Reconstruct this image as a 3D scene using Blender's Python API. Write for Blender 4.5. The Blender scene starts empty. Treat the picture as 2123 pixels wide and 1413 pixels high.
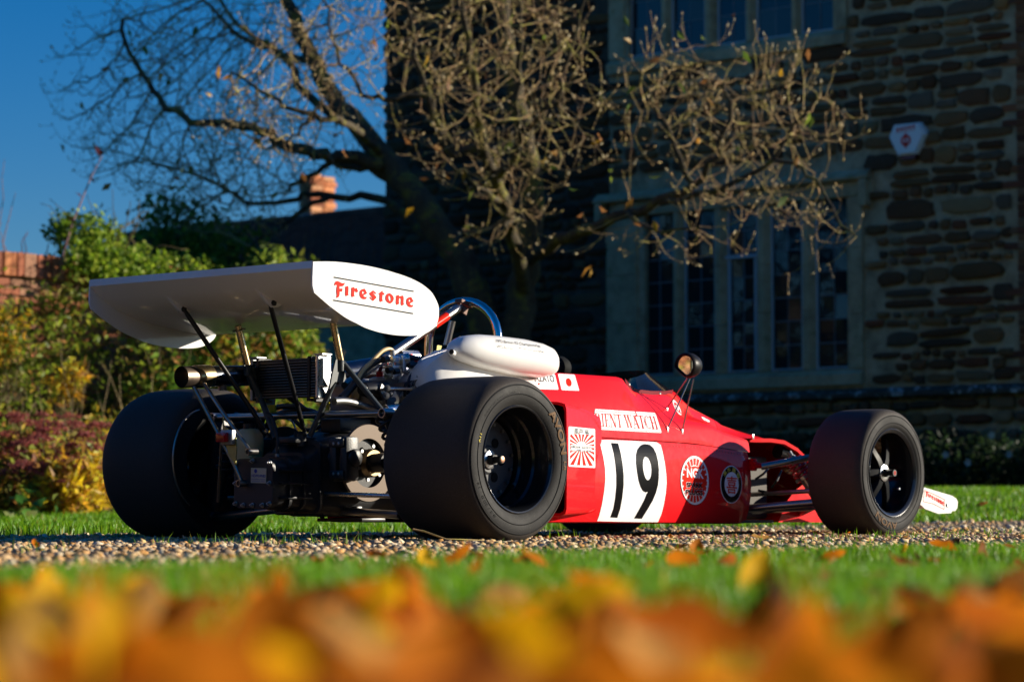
import bpy, bmesh, math, random
import numpy as np
from mathutils import Vector, Matrix, kdtree
from mathutils.geometry import tessellate_polygon

random.seed(7)
rng = np.random.default_rng(11)
S = bpy.context.scene
COL = S.collection

# ------------------------------------------------------------------ camera
F_PX, W_PX, H_PX = 5486.6, 2123.0, 1413.0
CAM = np.array([-6.7225, -6.5972, 0.1162])
YAW, PITCH = math.radians(40.436), math.radians(3.602)
cam_d = bpy.data.cameras.new('camera')
cam_o = bpy.data.objects.new('camera', cam_d)
COL.objects.link(cam_o)
cam_d.sensor_width = 36.0
cam_d.lens = 36.0 * F_PX / W_PX
cam_d.clip_start = 0.05
cam_d.clip_end = 3000
cam_o.location = CAM
cam_o.rotation_euler = (math.pi / 2 + PITCH, 0, YAW - math.pi / 2)
cam_d.dof.use_dof = True
cam_d.dof.focus_distance = 9.1
cam_d.dof.aperture_fstop = 4.2
cam_d.dof.aperture_blades = 9
S.camera = cam_o

# ------------------------------------------------------------------ light
SUN_AZ = math.radians(-38.0)      # direction towards the sun, measured from +X
SUN_EL = math.radians(15.0)
world = bpy.data.worlds.new('World')
S.world = world
world.use_nodes = True
wn = world.node_tree.nodes
wl = world.node_tree.links
sky = wn.new('ShaderNodeTexSky')
sky.sky_type = 'NISHITA'
sky.sun_disc = False
sky.sun_elevation = SUN_EL
sky.sun_rotation = math.pi / 2 - SUN_AZ
sky.altitude = 0
sky.air_density = 1.0
sky.dust_density = 0.2
sky.ozone_density = 6.0
hsv = wn.new('ShaderNodeHueSaturation')          # the whole sky a little deeper, as through a polariser
hsv.inputs['Saturation'].default_value = 1.25
hsv.inputs['Hue'].default_value = .508
wl.new(sky.outputs[0], hsv.inputs['Color'])
wl.new(hsv.outputs[0], wn['Background'].inputs[0])
wn['Background'].inputs[1].default_value = 0.068
sun_d = bpy.data.lights.new('sun', 'SUN')
sun_d.energy = 5.0
sun_d.angle = math.radians(0.53)
sun_d.color = (1.0, 0.90, 0.74)
sun_o = bpy.data.objects.new('sun', sun_d)
COL.objects.link(sun_o)
sdir = Vector((math.cos(SUN_EL) * math.cos(SUN_AZ), math.cos(SUN_EL) * math.sin(SUN_AZ), math.sin(SUN_EL)))
sun_o.rotation_euler = sdir.to_track_quat('Z', 'Y').to_euler()
sun_o.location = (10, -20, 15)
S.view_settings.view_transform = 'Standard'
S.view_settings.look = 'None'
S.view_settings.gamma = 1.0
S.view_settings.use_curve_mapping = False
S.view_settings.exposure = 0.7
S.render.engine = 'CYCLES'
S.cycles.use_denoising = True
S.cycles.max_bounces = 8
S.cycles.transparent_max_bounces = 8
S.cycles.caustics_reflective = False
S.cycles.caustics_refractive = False
S.cycles.sample_clamp_indirect = 6.0

# ------------------------------------------------------------------ camera-ray helper
_F = np.array([math.cos(PITCH) * math.cos(YAW), math.cos(PITCH) * math.sin(YAW), math.sin(PITCH)])
_R = np.array([math.sin(YAW), -math.cos(YAW), 0.0])
_U = np.cross(_R, _F)


def P(x, y, X=None, Y=None, Z=None):
    """The point of the plane X=, Y= or Z= that the photograph shows at pixel (x, y)."""
    d = _F + _R * (x - W_PX / 2) / F_PX - _U * (y - H_PX / 2) / F_PX
    if X is not None:
        t = (X - CAM[0]) / d[0]
    elif Y is not None:
        t = (Y - CAM[1]) / d[1]
    else:
        t = (Z - CAM[2]) / d[2]
    return CAM + t * d


def to_px(p):
    d = np.atleast_2d(p) - CAM
    z = d @ _F
    return np.c_[W_PX / 2 + F_PX * (d @ _R) / z, H_PX / 2 - F_PX * (d @ _U) / z, z]


# ------------------------------------------------------------------ object helpers
def tag(o, label=None, cat=None, group=None, kind=None):
    if label: o['label'] = label
    if cat: o['category'] = cat
    if group: o['group'] = group
    if kind: o['kind'] = kind
    return o


def empty(name, loc=(0, 0, 0), parent=None):
    o = bpy.data.objects.new(name, None)
    COL.objects.link(o)
    o.location = loc
    o.empty_display_size = 0.1
    if parent: o.parent = parent
    return o


class MB:
    """Collects shapes for ONE mesh object."""
    def __init__(self):
        self.v, self.f, self.m = [], [], []

    def add(self, vs, fs, mi=0):
        o = len(self.v)
        self.v.extend([tuple(map(float, p)) for p in vs])
        self.f.extend([tuple(i + o for i in f) for f in fs])
        self.m.extend([mi] * len(fs))
        return self

    def box(self, c, s, rot=None, bev=0.0, mi=0):
        hx, hy, hz = s[0] / 2, s[1] / 2, s[2] / 2
        b = min(bev, hx * .9, hy * .9, hz * .9)
        vs, fs = [], []
        if b <= 0:
            vs = [(x, y, z) for x in (-hx, hx) for y in (-hy, hy) for z in (-hz, hz)]
            fs = [(0, 1, 3, 2), (4, 6, 7, 5), (0, 4, 5, 1), (2, 3, 7, 6), (0, 2, 6, 4), (1, 5, 7, 3)]
        else:
            bm = bmesh.new()
            bmesh.ops.create_cube(bm, size=1.0)
            for v in bm.verts: v.co = Vector((v.co.x * s[0], v.co.y * s[1], v.co.z * s[2]))
            bmesh.ops.bevel(bm, geom=bm.edges[:], offset=b, segments=2, affect='EDGES', profile=0.6)
            bm.verts.index_update()
            vs = [tuple(v.co) for v in bm.verts]
            fs = [tuple(v.index for v in f.verts) for f in bm.faces]
            bm.free()
        R = rot if rot is not None else Matrix.Identity(3)
        c = Vector(c)
        return self.add([R @ Vector(p) + c for p in vs], fs, mi)

    def tube(self, pts, r, n=10, caps=True, mi=0, flat=None):
        pts = [Vector(p) for p in pts]
        rs = r if hasattr(r, '__len__') else [r] * len(pts)
        vs, fs = [], []
        T = []
        for i in range(len(pts)):
            a, b = pts[max(i - 1, 0)], pts[min(i + 1, len(pts) - 1)]
            t = (b - a)
            T.append(t.normalized() if t.length > 1e-9 else Vector((0, 0, 1)))
        up = Vector((0, 0, 1)) if abs(T[0].z) < .9 else Vector((1, 0, 0))
        u = T[0].cross(up).normalized()
        for i, p in enumerate(pts):
            u = (u - T[i] * u.dot(T[i])).normalized()
            w = T[i].cross(u)
            for k in range(n):
                a = 2 * math.pi * k / n
                vs.append(p + (u * math.cos(a) + w * math.sin(a)) * rs[i])
        for i in range(len(pts) - 1):
            for k in range(n):
                k2 = (k + 1) % n
                fs.append((i * n + k, i * n + k2, (i + 1) * n + k2, (i + 1) * n + k))
        if caps:
            fs.append(tuple(range(n - 1, -1, -1)))
            fs.append(tuple((len(pts) - 1) * n + k for k in range(n)))
        return self.add(vs, fs, mi)

    def lathe(self, prof, origin, axis, n=48, mi=0, closed=False, arc=None, ref=None):
        """prof = [(along, radius)] about the axis through origin."""
        A = Vector(axis).normalized()
        O = Vector(origin)
        up = Vector(ref) if ref else (Vector((0, 0, 1)) if abs(A.z) < .9 else Vector((1, 0, 0)))
        u = A.cross(up).normalized()
        w = A.cross(u)
        vs, fs = [], []
        full = arc is None
        cnt = n if full else n + 1
        for k in range(cnt):
            a = (2 * math.pi * k / n) if full else arc[0] + (arc[1] - arc[0]) * k / n
            d = u * math.cos(a) + w * math.sin(a)
            for (s, r) in prof: vs.append(O + A * s + d * r)
        m = len(prof)
        for k in range(n):
            k2 = (k + 1) % cnt
            for j in range(m - 1 + (1 if closed else 0)):
                j2 = (j + 1) % m
                if prof[j][1] < 1e-7 and prof[j2][1] < 1e-7: continue
                fs.append((k * m + j, k2 * m + j, k2 * m + j2, k * m + j2))
        return self.add(vs, fs, mi)

    def prism(self, poly, h0, h1, fn, mi=0):
        """poly (list of 2D points) extruded from h0 to h1; fn(a, b, h) -> 3D."""
        n = len(poly)
        vs = [fn(a, b, h0) for a, b in poly] + [fn(a, b, h1) for a, b in poly]
        fs = [tuple(range(n - 1, -1, -1)), tuple(range(n, 2 * n))]
        for i in range(n):
            j = (i + 1) % n
            fs.append((i, j, n + j, n + i))
        return self.add(vs, fs, mi)

    def loft(self, secs, mi=0, closed=True, caps=False):
        m = len(secs[0])
        vs = [p for s in secs for p in s]
        fs = []
        for i in range(len(secs) - 1):
            for k in range(m if closed else m - 1):
                k2 = (k + 1) % m
                fs.append((i * m + k, i * m + k2, (i + 1) * m + k2, (i + 1) * m + k))
        if caps:
            fs.append(tuple(range(m - 1, -1, -1)))
            fs.append(tuple((len(secs) - 1) * m + k for k in range(m)))
        return self.add(vs, fs, mi)

    def build(self, name, mats, parent=None, smooth=True, angle=40, clean=False):
        me = bpy.data.meshes.new(name)
        me.from_pydata(self.v, [], self.f)
        mats = mats if isinstance(mats, (list, tuple)) else [mats]
        for m in mats: me.materials.append(m)
        if len(mats) > 1:
            me.polygons.foreach_set('material_index', self.m)
        bm = bmesh.new()
        bm.from_mesh(me)
        if clean:
            bmesh.ops.remove_doubles(bm, verts=bm.verts[:], dist=1e-5)
        bmesh.ops.recalc_face_normals(bm, faces=bm.faces[:])
        if smooth:
            lim = math.radians(angle)
            for f in bm.faces: f.smooth = True
            for e in bm.edges:
                if len(e.link_faces) != 2 or e.calc_face_angle(0) > lim: e.smooth = False
        bm.to_mesh(me)
        bm.free()
        o = bpy.data.objects.new(name, me)
        COL.objects.link(o)
        if parent: o.parent = parent
        return o


def np_mesh(name, V, F, mat, colors=None, parent=None, smooth=False):
    """V (n,3), F (m,k) arrays -> object; colors (n,3) go to the point attribute 'tint'."""
    me = bpy.data.meshes.new(name)
    V = np.ascontiguousarray(V, dtype=np.float32)
    F = np.ascontiguousarray(F, dtype=np.int32)
    k = F.shape[1]
    me.vertices.add(len(V))
    me.vertices.foreach_set('co', V.ravel())
    me.loops.add(F.size)
    me.loops.foreach_set('vertex_index', F.ravel())
    me.polygons.add(len(F))
    me.polygons.foreach_set('loop_start', np.arange(0, F.size, k, dtype=np.int32))
    me.polygons.foreach_set('loop_total', np.full(len(F), k, dtype=np.int32))
    if smooth: me.polygons.foreach_set('use_smooth', np.ones(len(F), dtype=bool))
    me.update(calc_edges=True)
    if colors is not None:
        a = me.attributes.new('tint', 'FLOAT_COLOR', 'POINT')
        c = np.ones((len(V), 4), dtype=np.float32)
        c[:, :3] = colors
        a.data.foreach_set('color', c.ravel())
    for m in (mat if isinstance(mat, (list, tuple)) else [mat]): me.materials.append(m)
    o = bpy.data.objects.new(name, me)
    COL.objects.link(o)
    if parent: o.parent = parent
    return o


# ------------------------------------------------------------------ materials
def mat(name, col=(.5, .5, .5), rough=.5, metal=0.0, coat=0.0, spec=0.5, trans=0.0, ior=1.45, emit=None):
    m = bpy.data.materials.new(name)
    m.use_nodes = True
    b = m.node_tree.nodes['Principled BSDF']
    b.inputs['Base Color'].default_value = (*col, 1)
    b.inputs['Roughness'].default_value = rough
    b.inputs['Metallic'].default_value = metal
    b.inputs['Coat Weight'].default_value = coat
    b.inputs['Coat Roughness'].default_value = 0.04
    b.inputs['Specular IOR Level'].default_value = spec
    b.inputs['Transmission Weight'].default_value = trans
    b.inputs['IOR'].default_value = ior
    return m


def nd(m, t, **kw):
    n = m.node_tree.nodes.new(t)
    for k, v in kw.items(): setattr(n, k, v)
    return n


def lk(m, a, b): m.node_tree.links.new(a, b)


def bsdf(m): return m.node_tree.nodes['Principled BSDF']


def coords(m, scale=(1, 1, 1), out='Object'):
    tc = nd(m, 'ShaderNodeTexCoord')
    mp = nd(m, 'ShaderNodeMapping')
    mp.inputs['Scale'].default_value = scale
    lk(m, tc.outputs[out], mp.inputs[0])
    return mp.outputs[0]


def noise(m, scale, detail=6, rough=.6, vec=None):
    n = nd(m, 'ShaderNodeTexNoise')
    n.inputs['Scale'].default_value = scale
    n.inputs['Detail'].default_value = detail
    n.inputs['Roughness'].default_value = rough
    if vec is not None: lk(m, vec, n.inputs['Vector'])
    return n.outputs['Fac']


def ramp(m, fac, stops):
    r = nd(m, 'ShaderNodeValToRGB')
    e = r.color_ramp.elements
    while len(e) < len(stops): e.new(.5)
    for i, (p, c) in enumerate(stops):
        e[i].position = p
        e[i].color = (*c, 1) if len(c) == 3 else c
    lk(m, fac, r.inputs[0])
    return r.outputs[0]


def mix(m, fac, a, b, mode='MIX'):
    x = nd(m, 'ShaderNodeMix', data_type='RGBA', blend_type=mode)
    for sock, v in ((0, fac), (6, a), (7, b)):
        if isinstance(v, (int, float)): x.inputs[sock].default_value = v
        elif isinstance(v, (tuple, list)): x.inputs[sock].default_value = (*v, 1) if len(v) == 3 else v
        else: lk(m, v, x.inputs[sock])
    return x.outputs[2]


def bump(m, h, strength=.3, dist=.01):
    b = nd(m, 'ShaderNodeBump')
    b.inputs['Strength'].default_value = strength
    b.inputs['Distance'].default_value = dist
    lk(m, h, b.inputs['Height'])
    lk(m, b.outputs[0], bsdf(m).inputs['Normal'])


def base(m, sock): lk(m, sock, bsdf(m).inputs['Base Color'])


def roughmap(m, fac, lo, hi):
    r = nd(m, 'ShaderNodeMapRange')
    r.inputs[3].default_value = lo
    r.inputs[4].default_value = hi
    lk(m, fac, r.inputs[0])
    lk(m, r.outputs[0], bsdf(m).inputs['Roughness'])


def tint_attr(m):
    a = nd(m, 'ShaderNodeAttribute', attribute_name='tint')
    return a.outputs['Color']


def leaf_mat(name, col=None, trans=.45, rough=.5):
    """Leaf or blade: diffuse + translucent, colour from the attribute 'tint' or fixed."""
    m = bpy.data.materials.new(name)
    m.use_nodes = True
    nt = m.node_tree
    b = nt.nodes['Principled BSDF']
    b.inputs['Roughness'].default_value = rough
    b.inputs['Specular IOR Level'].default_value = .35
    t = nt.nodes.new('ShaderNodeBsdfTranslucent')
    x = nt.nodes.new('ShaderNodeMixShader')
    x.inputs[0].default_value = trans
    if col is None:
        c = tint_attr(m)
    else:
        v = coords(m)
        c = mix(m, noise(m, 60, 4, .6, v), tuple(k * .6 for k in col), tuple(min(1, k * 1.25) for k in col))
    lk(m, c, b.inputs['Base Color'])
    lk(m, c, t.inputs[0])
    lk(m, b.outputs[0], x.inputs[1])
    lk(m, t.outputs[0], x.inputs[2])
    lk(m, x.outputs[0], nt.nodes['Material Output'].inputs[0])
    return m


def metal_mat(name, col, rough, grime=.25):
    m = mat(name, col, rough, 1.0)
    v = coords(m)
    n = noise(m, 45, 5, .65, v)
    base(m, mix(m, n, tuple(k * (1 - grime) for k in col), col))
    roughmap(m, noise(m, 20, 4, .6, v), rough * .7, min(1, rough * 1.5))
    return m


def paint_mat(name, col, rough=.25, coat=.8, spec=.25):
    m = mat(name, col, rough, 0, coat, spec)
    v = coords(m)
    n = noise(m, 3.5, 5, .6, v)
    base(m, mix(m, n, tuple(k * .94 for k in col), tuple(min(1, k * 1.03) for k in col)))
    roughmap(m, noise(m, 26, 6, .7, v), rough * .8, rough * 1.4)
    return m


RED = paint_mat('red_paint', (.72, .003, .008), .55, .35, .08)
WHITE = paint_mat('white_paint', (.80, .79, .76), .4, .5)
BLACKP = mat('black_satin_paint', (.012, .012, .013), .35)
GREYP = mat('grey_frame_paint', (.045, .055, .06), .35)
CHROME = metal_mat('chrome', (.75, .74, .72), .06, .05)
STEEL = metal_mat('bare_steel', (.42, .40, .38), .28)
ALLOY = metal_mat('cast_alloy', (.36, .36, .36), .42)
BRIGHT = metal_mat('bright_alloy', (.72, .72, .72), .25, .12)
NICKEL = metal_mat('gold_nickel_tube', (.62, .47, .26), .25)
EXHAUST = metal_mat('exhaust_steel', (.33, .26, .21), .4, .55)
DARKMAG = mat('black_magnesium', (.016, .017, .019), .42)
bump(DARKMAG, noise(DARKMAG, 160, 4, .6, coords(DARKMAG)), .25, .002)
HOSE = mat('black_hose', (.014, .014, .016), .45)
BRAID = metal_mat('braided_hose', (.30, .30, .29), .4, .5)
DECALW = mat('white_vinyl', (.82, .82, .82), .25, spec=.1)
DECALR = mat('red_vinyl', (.75, .025, .012), .25, spec=.06)
DECALK = mat('black_vinyl', (.006, .006, .007), .22, spec=.06)
DECALY = mat('yellow_vinyl', (.62, .50, .02), .35, coat=.3)
DECALB = mat('blue_print', (.02, .04, .3), .4)
REDANO = metal_mat('red_anodised', (.55, .03, .03), .3, .2)
REDPL = mat('red_hose', (.45, .015, .015), .35)
LIGHTR = mat('red_lamp_lens', (.5, .006, .01), .15, coat=.5)
PLASTIC = mat('yellowed_plastic', (.62, .44, .20), .35)
BLUEAN = metal_mat('blue_anodised', (.06, .16, .35), .3, .2)
GLASSM = mat('mirror_glass', (.9, .9, .9), .02, 1.0)
SCREEN = mat('smoked_screen', (.005, .005, .008), .08, spec=.06)
bsdf(SCREEN).inputs['Alpha'].default_value = .86


def rubber_mat(name, scuff):
    m = mat(name, (.014, .0135, .013), .6)
    v = coords(m)
    n1 = noise(m, 9, 8, .7, v)
    n2 = noise(m, 130, 4, .7, v)
    d = mix(m, n1, (.008, .008, .008), scuff)
    base(m, mix(m, n2, d, tuple(k * 1.35 for k in scuff)))
    fl_ = ramp(m, noise(m, 310, 2, .5, v), [(.68, (0, 0, 0)), (.74, (1, 1, 1))])     # stone dust caught in the rubber
    d2 = m.node_tree.nodes['Principled BSDF'].inputs['Base Color'].links[0].from_socket
    base(m, mix(m, fl_, d2, (.12, .105, .085)))
    roughmap(m, n1, .5, .85)
    bump(m, n2, .25, .002)
    bsdf(m).inputs['Specular IOR Level'].default_value = .3
    return m


TREAD = rubber_mat('worn_tread_rubber', (.046, .038, .031))
WALLR = rubber_mat('sidewall_rubber', (.014, .0135, .013))
bsdf(WALLR).inputs['Specular IOR Level'].default_value = .22
BRONZE = mat('bronze_tyre_print', (.15, .085, .04), .6, spec=.1)
RIMK = mat('black_rim_paint', (.010, .011, .013), .22, coat=.4)
SPOKE = mat('dark_grey_magnesium', (.018, .019, .020), .35, spec=.04)
# ------------------------------------------------------------------ ground
def sstep(a, b, x):
    t = np.clip((np.asarray(x, float) - a) / (b - a), 0, 1)
    return t * t * (3 - 2 * t)


DR0, DR1 = -3.05, 1.55        # the gravel drive lies between these Y values


def gz(x, y):
    x, y = np.asarray(x, float), np.asarray(y, float)
    z = .245 * sstep(2, 14, x) * sstep(-.5, 5, y)
    z = z + .006 * np.clip(y - 1.5, 0, 3)
    z = z + .006 * np.sin(x * 1.7 + y * .8) * np.sin(y * 1.3 - x * .4) * sstep(.9, 3, abs(y + .2))
    return z


def axis_pts(lo, hi, c0, c1, fine):
    a = list(np.arange(c0, c1, fine))
    s = fine
    x = c1
    while x < hi:
        a.append(x); s *= 1.35; x += s
    a.append(hi)
    s, x, b = fine, c0 - fine, []
    while x > lo:
        b.append(x); s *= 1.35; x -= s
    b.append(lo)
    return np.array(sorted(b) + a)


def sheet(xs, ys, dz):
    X, Y = np.meshgrid(xs, ys, indexing='ij')
    V = np.c_[X.ravel(), Y.ravel(), (gz(X, Y) + dz).ravel()]
    ny = len(ys)
    i, j = np.meshgrid(np.arange(len(xs) - 1), np.arange(ny - 1), indexing='ij')
    a = (i * ny + j).ravel()
    return V, np.c_[a, a + ny, a + ny + 1, a + 1]


SOIL = mat('lawn_soil', (.05, .06, .015), .95, spec=.1)
v = coords(SOIL)
base(SOIL, ramp(SOIL, noise(SOIL, 6, 8, .7, v), [(.3, (.035, .025, .012)), (.5, (.035, .06, .012)), (.7, (.06, .10, .015))]))
bump(SOIL, noise(SOIL, 40, 6, .7, v), .6, .02)
V, F = sheet(axis_pts(-300, 600, -9, 24, .4), axis_pts(-300, 600, -9, 18, .4), 0)
tag(np_mesh('lawn', V, F, SOIL, smooth=True), 'mown green lawn on both sides of the gravel drive', kind='structure')

GRAV = mat('gravel_bed', (.25, .19, .13), .9, spec=.2)
v = coords(GRAV)
vo = nd(GRAV, 'ShaderNodeTexVoronoi')
vo.inputs['Scale'].default_value = 45
lk(GRAV, v, vo.inputs['Vector'])
base(GRAV, mix(GRAV, .6, ramp(GRAV, noise(GRAV, 30, 6, .7, v), [(.3, (.10, .07, .045)), (.55, (.26, .19, .12)), (.75, (.42, .34, .25))]), vo.outputs['Color'], 'SOFT_LIGHT'))
bump(GRAV, vo.outputs['Distance'], .8, .02)
V, F = sheet(axis_pts(-60, 60, -6, 18, .25), np.linspace(DR0 - .05, DR1 + .05, 24), .004)
tag(np_mesh('gravel_drive', V, F, GRAV, smooth=True), 'pale stony gravel drive that the racing car stands on', kind='structure')


def frustum_pts(n, r0, r1, power=1.0, half=12.5):
    """Random ground points seen by the camera and a little to each side of it."""
    u = rng.random(n)
    r = (r0 ** (1 + power) + u * (r1 ** (1 + power) - r0 ** (1 + power))) ** (1 / (1 + power))
    a = YAW + np.radians((rng.random(n) * 2 - 1) * half)
    # a step to the side keeps the strips covered: jitter across the view
    s = (rng.random(n) * 2 - 1) * .35
    return np.c_[CAM[0] + r * np.cos(a) + s * math.sin(YAW), CAM[1] + r * np.sin(a) - s * math.cos(YAW)]


# --- gravel stones: deformed icosahedra
def ico():
    t = (1 + 5 ** .5) / 2
    v = np.array([(-1, t, 0), (1, t, 0), (-1, -t, 0), (1, -t, 0), (0, -1, t), (0, 1, t), (0, -1, -t), (0, 1, -t), (t, 0, -1), (t, 0, 1), (-t, 0, -1), (-t, 0, 1)], float)
    v /= np.linalg.norm(v[0])
    f = np.array([(0, 11, 5), (0, 5, 1), (0, 1, 7), (0, 7, 10), (0, 10, 11), (1, 5, 9), (5, 11, 4), (11, 10, 2), (10, 7, 6), (7, 1, 8), (3, 9, 4), (3, 4, 2), (3, 2, 6), (3, 6, 8), (3, 8, 9), (4, 9, 5), (2, 4, 11), (6, 2, 10), (8, 6, 7), (9, 8, 1)])
    return v, f


ICO_V, ICO_F = ico()


def rand_rot(n):
    q = rng.normal(size=(n, 4))
    q /= np.linalg.norm(q, axis=1, keepdims=True)
    w, x, y, z = q.T
    return np.stack([np.stack([1 - 2 * (y * y + z * z), 2 * (x * y - z * w), 2 * (x * z + y * w)], -1),
                     np.stack([2 * (x * y + z * w), 1 - 2 * (x * x + z * z), 2 * (y * z - x * w)], -1),
                     np.stack([2 * (x * z - y * w), 2 * (y * z + x * w), 1 - 2 * (x * x + y * y)], -1)], 1)


def edge_wob(x):
    return .10 * np.sin(x * 2.1) + .07 * np.sin(x * 5.3 + 1) + .04 * np.sin(x * 11.7 + 2)


def stones(n, r0, r1, smin, smax, power):
    p = frustum_pts(n * 3, r0, r1, power)
    w = edge_wob(p[:, 0])
    fade = rng.normal(0, .09, len(p))
    k = (p[:, 1] > DR0 + w + fade) & (p[:, 1] < DR1 + .5 * w + fade)
    p = p[k][:n]
    n = len(p)
    s = smin + (smax - smin) * rng.random(n) ** 2.2
    V = ICO_V[None] * (1 + .62 * (rng.random((n, 12, 1)) - .5))
    V = V * (s[:, None, None] * (.65 + .7 * rng.random((n, 1, 3))))
    V = np.einsum('nij,nkj->nki', rand_rot(n), V)
    V[:, :, 2] *= .75
    V += np.c_[p, gz(p[:, 0], p[:, 1]) - .008 + s * (.25 + .5 * rng.random(n))][:, None, :]
    pal = np.array([(.62, .44, .24), (.70, .56, .38), (.46, .27, .12), (.58, .31, .10), (.38, .29, .20), (.76, .65, .48), (.66, .42, .19), (.24, .16, .09)])
    c = pal[rng.choice(8, n, p=[.22, .17, .15, .12, .10, .08, .11, .05])] * (.62 + .5 * rng.random((n, 1)))
    return V.reshape(-1, 3), (ICO_F[None] + 12 * np.arange(n)[:, None, None]).reshape(-1, 3), np.repeat(c, 12, 0)


def join(parts):
    V, F, C, o = [], [], [], 0
    for v, f, c in parts:
        V.append(v); F.append(f + o); C.append(c); o += len(v)
    return np.vstack(V), np.vstack(F), np.vstack(C)


STONE = mat('gravel_stone', (.4, .3, .2), .75, spec=.3)
v = coords(STONE)
base(STONE, mix(STONE, .75, tint_attr(STONE), ramp(STONE, noise(STONE, 90, 5, .7, v), [(.3, (.25, .22, .2)), (.7, (.95, .88, .78))]), 'OVERLAY'))
V, F, C = join([stones(70000, 3.6, 12.5, .0048, .017, .6), stones(16000, 12.0, 26, .008, .020, .7)])
tag(np_mesh('gravel_stones', V, F, STONE, C), 'loose tan and white flint stones of the drive', kind='stuff')


# --- grass blades
def blades(p, h, wd, lean=.55, col=None, z0=None):
    n = len(p)
    h = h * (.55 + .8 * rng.random(n))
    wd = wd * (.7 + .6 * rng.random(n))
    a = rng.random(n) * 2 * np.pi
    b = rng.random(n) * 2 * np.pi
    ln = lean * rng.random(n) * h
    z = gz(p[:, 0], p[:, 1]) if z0 is None else z0
    side = np.c_[np.cos(a), np.sin(a), 0 * a] * (wd / 2)[:, None]
    ld = np.c_[np.cos(b), np.sin(b), 0 * b] * ln[:, None]
    B = np.c_[p, z - .004]
    up = np.c_[0 * a, 0 * a, h]
    V = np.stack([B - side, B + side, B + up * .55 + ld * .35 - side * .8, B + up * .55 + ld * .35 + side * .8, B + up * np.sqrt(1 - .3 * lean) + ld], 1)
    f = np.array([(0, 1, 3), (0, 3, 2), (2, 3, 4)])
    F = (f[None] + 5 * np.arange(n)[:, None, None]).reshape(-1, 3)
    base_c = np.array([(.13, .31, .006), (.17, .36, .008), (.085, .24, .006), (.24, .38, .010), (.34, .28, .05)])
    c = base_c[rng.choice(5, n, p=[.36, .30, .20, .11, .03])] * (.75 + .5 * rng.random((n, 1)))
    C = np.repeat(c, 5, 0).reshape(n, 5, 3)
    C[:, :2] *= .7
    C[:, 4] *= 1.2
    return V.reshape(-1, 3), F, C.reshape(-1, 3)


GRASS = leaf_mat('grass_blade', None, .4, .45)


def lawn_pts(n, r0, r1, power, cond, half=12.5):
    p = frustum_pts(n, r0, r1, power, half)
    return p[cond(p)]


def on_front(p):
    w = edge_wob(p[:, 0]) + rng.normal(0, .13, len(p))
    return p[:, 1] < DR0 + w


def on_back(p):
    w = .5 * edge_wob(p[:, 0]) + rng.normal(0, .08, len(p))
    return (p[:, 1] > DR1 + w) & (p[:, 0] < 15.6) & (p[:, 1] < 9.5)


def in_drive(p):
    return (p[:, 1] > DR0) & (p[:, 1] < DR1) & (np.sin(p[:, 0] * 3.1 + p[:, 1] * 2.3) + np.sin(p[:, 0] * 1.3 - p[:, 1] * 4.1) > 1.15)


gp = []
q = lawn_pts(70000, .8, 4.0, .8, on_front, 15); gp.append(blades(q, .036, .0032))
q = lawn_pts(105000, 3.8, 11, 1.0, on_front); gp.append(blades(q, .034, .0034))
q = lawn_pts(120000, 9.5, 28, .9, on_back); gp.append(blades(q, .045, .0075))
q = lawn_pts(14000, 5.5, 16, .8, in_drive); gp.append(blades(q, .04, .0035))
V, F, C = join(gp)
tag(np_mesh('grass', V, F, GRASS, C), 'short bright green grass of the lawns', kind='stuff')
# ------------------------------------------------------------------ the stone house (facade faces -X)
HX, HY0, HY1, HZ = 16.5, 6.35, 15.25, 7.2     # facade plane, right corner, left corner, eaves

MORTAR = mat('lime_mortar', (.26, .215, .16), .95, spec=.15)
v = coords(MORTAR)
base(MORTAR, ramp(MORTAR, noise(MORTAR, 5, 8, .7, v), [(.3, (.24, .17, .10)), (.5, (.45, .335, .20)), (.7, (.58, .45, .29))]))
bump(MORTAR, noise(MORTAR, 35, 6, .7, v), .7, .02)


# dark masonry left of the window: deep shade also put into its colours
MORTARD = mat('shade_tinted_mortar', (.10, .085, .065), .95, spec=.1)
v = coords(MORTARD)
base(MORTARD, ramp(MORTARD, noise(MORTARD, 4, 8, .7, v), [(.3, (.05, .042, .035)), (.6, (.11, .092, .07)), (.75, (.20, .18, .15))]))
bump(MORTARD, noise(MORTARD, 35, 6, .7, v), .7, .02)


def stone_mat(name):
    m = mat(name, (.1, .07, .05), .9, spec=.2)
    v = coords(m)
    oi = nd(m, 'ShaderNodeObjectInfo')
    at = tint_attr(m)
    c = mix(m, 1.0, oi.outputs['Color'], at, 'MULTIPLY')
    n = noise(m, 9, 8, .7, v)
    c = mix(m, n, mix(m, 1.0, c, (.55, .5, .45), 'MULTIPLY'), mix(m, 1.0, c, (1.5, 1.4, 1.3), 'MULTIPLY'))
    lich = ramp(m, noise(m, 14, 7, .75, v), [(.60, (0, 0, 0)), (.68, (1, 1, 1))])
    c = mix(m, mix(m, 1.0, lich, (.4, .4, .4), 'MULTIPLY'), c, (.36, .36, .33))
    base(m, c)
    bump(m, noise(m, 40, 8, .7, v), .8, .02)
    return m


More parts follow.
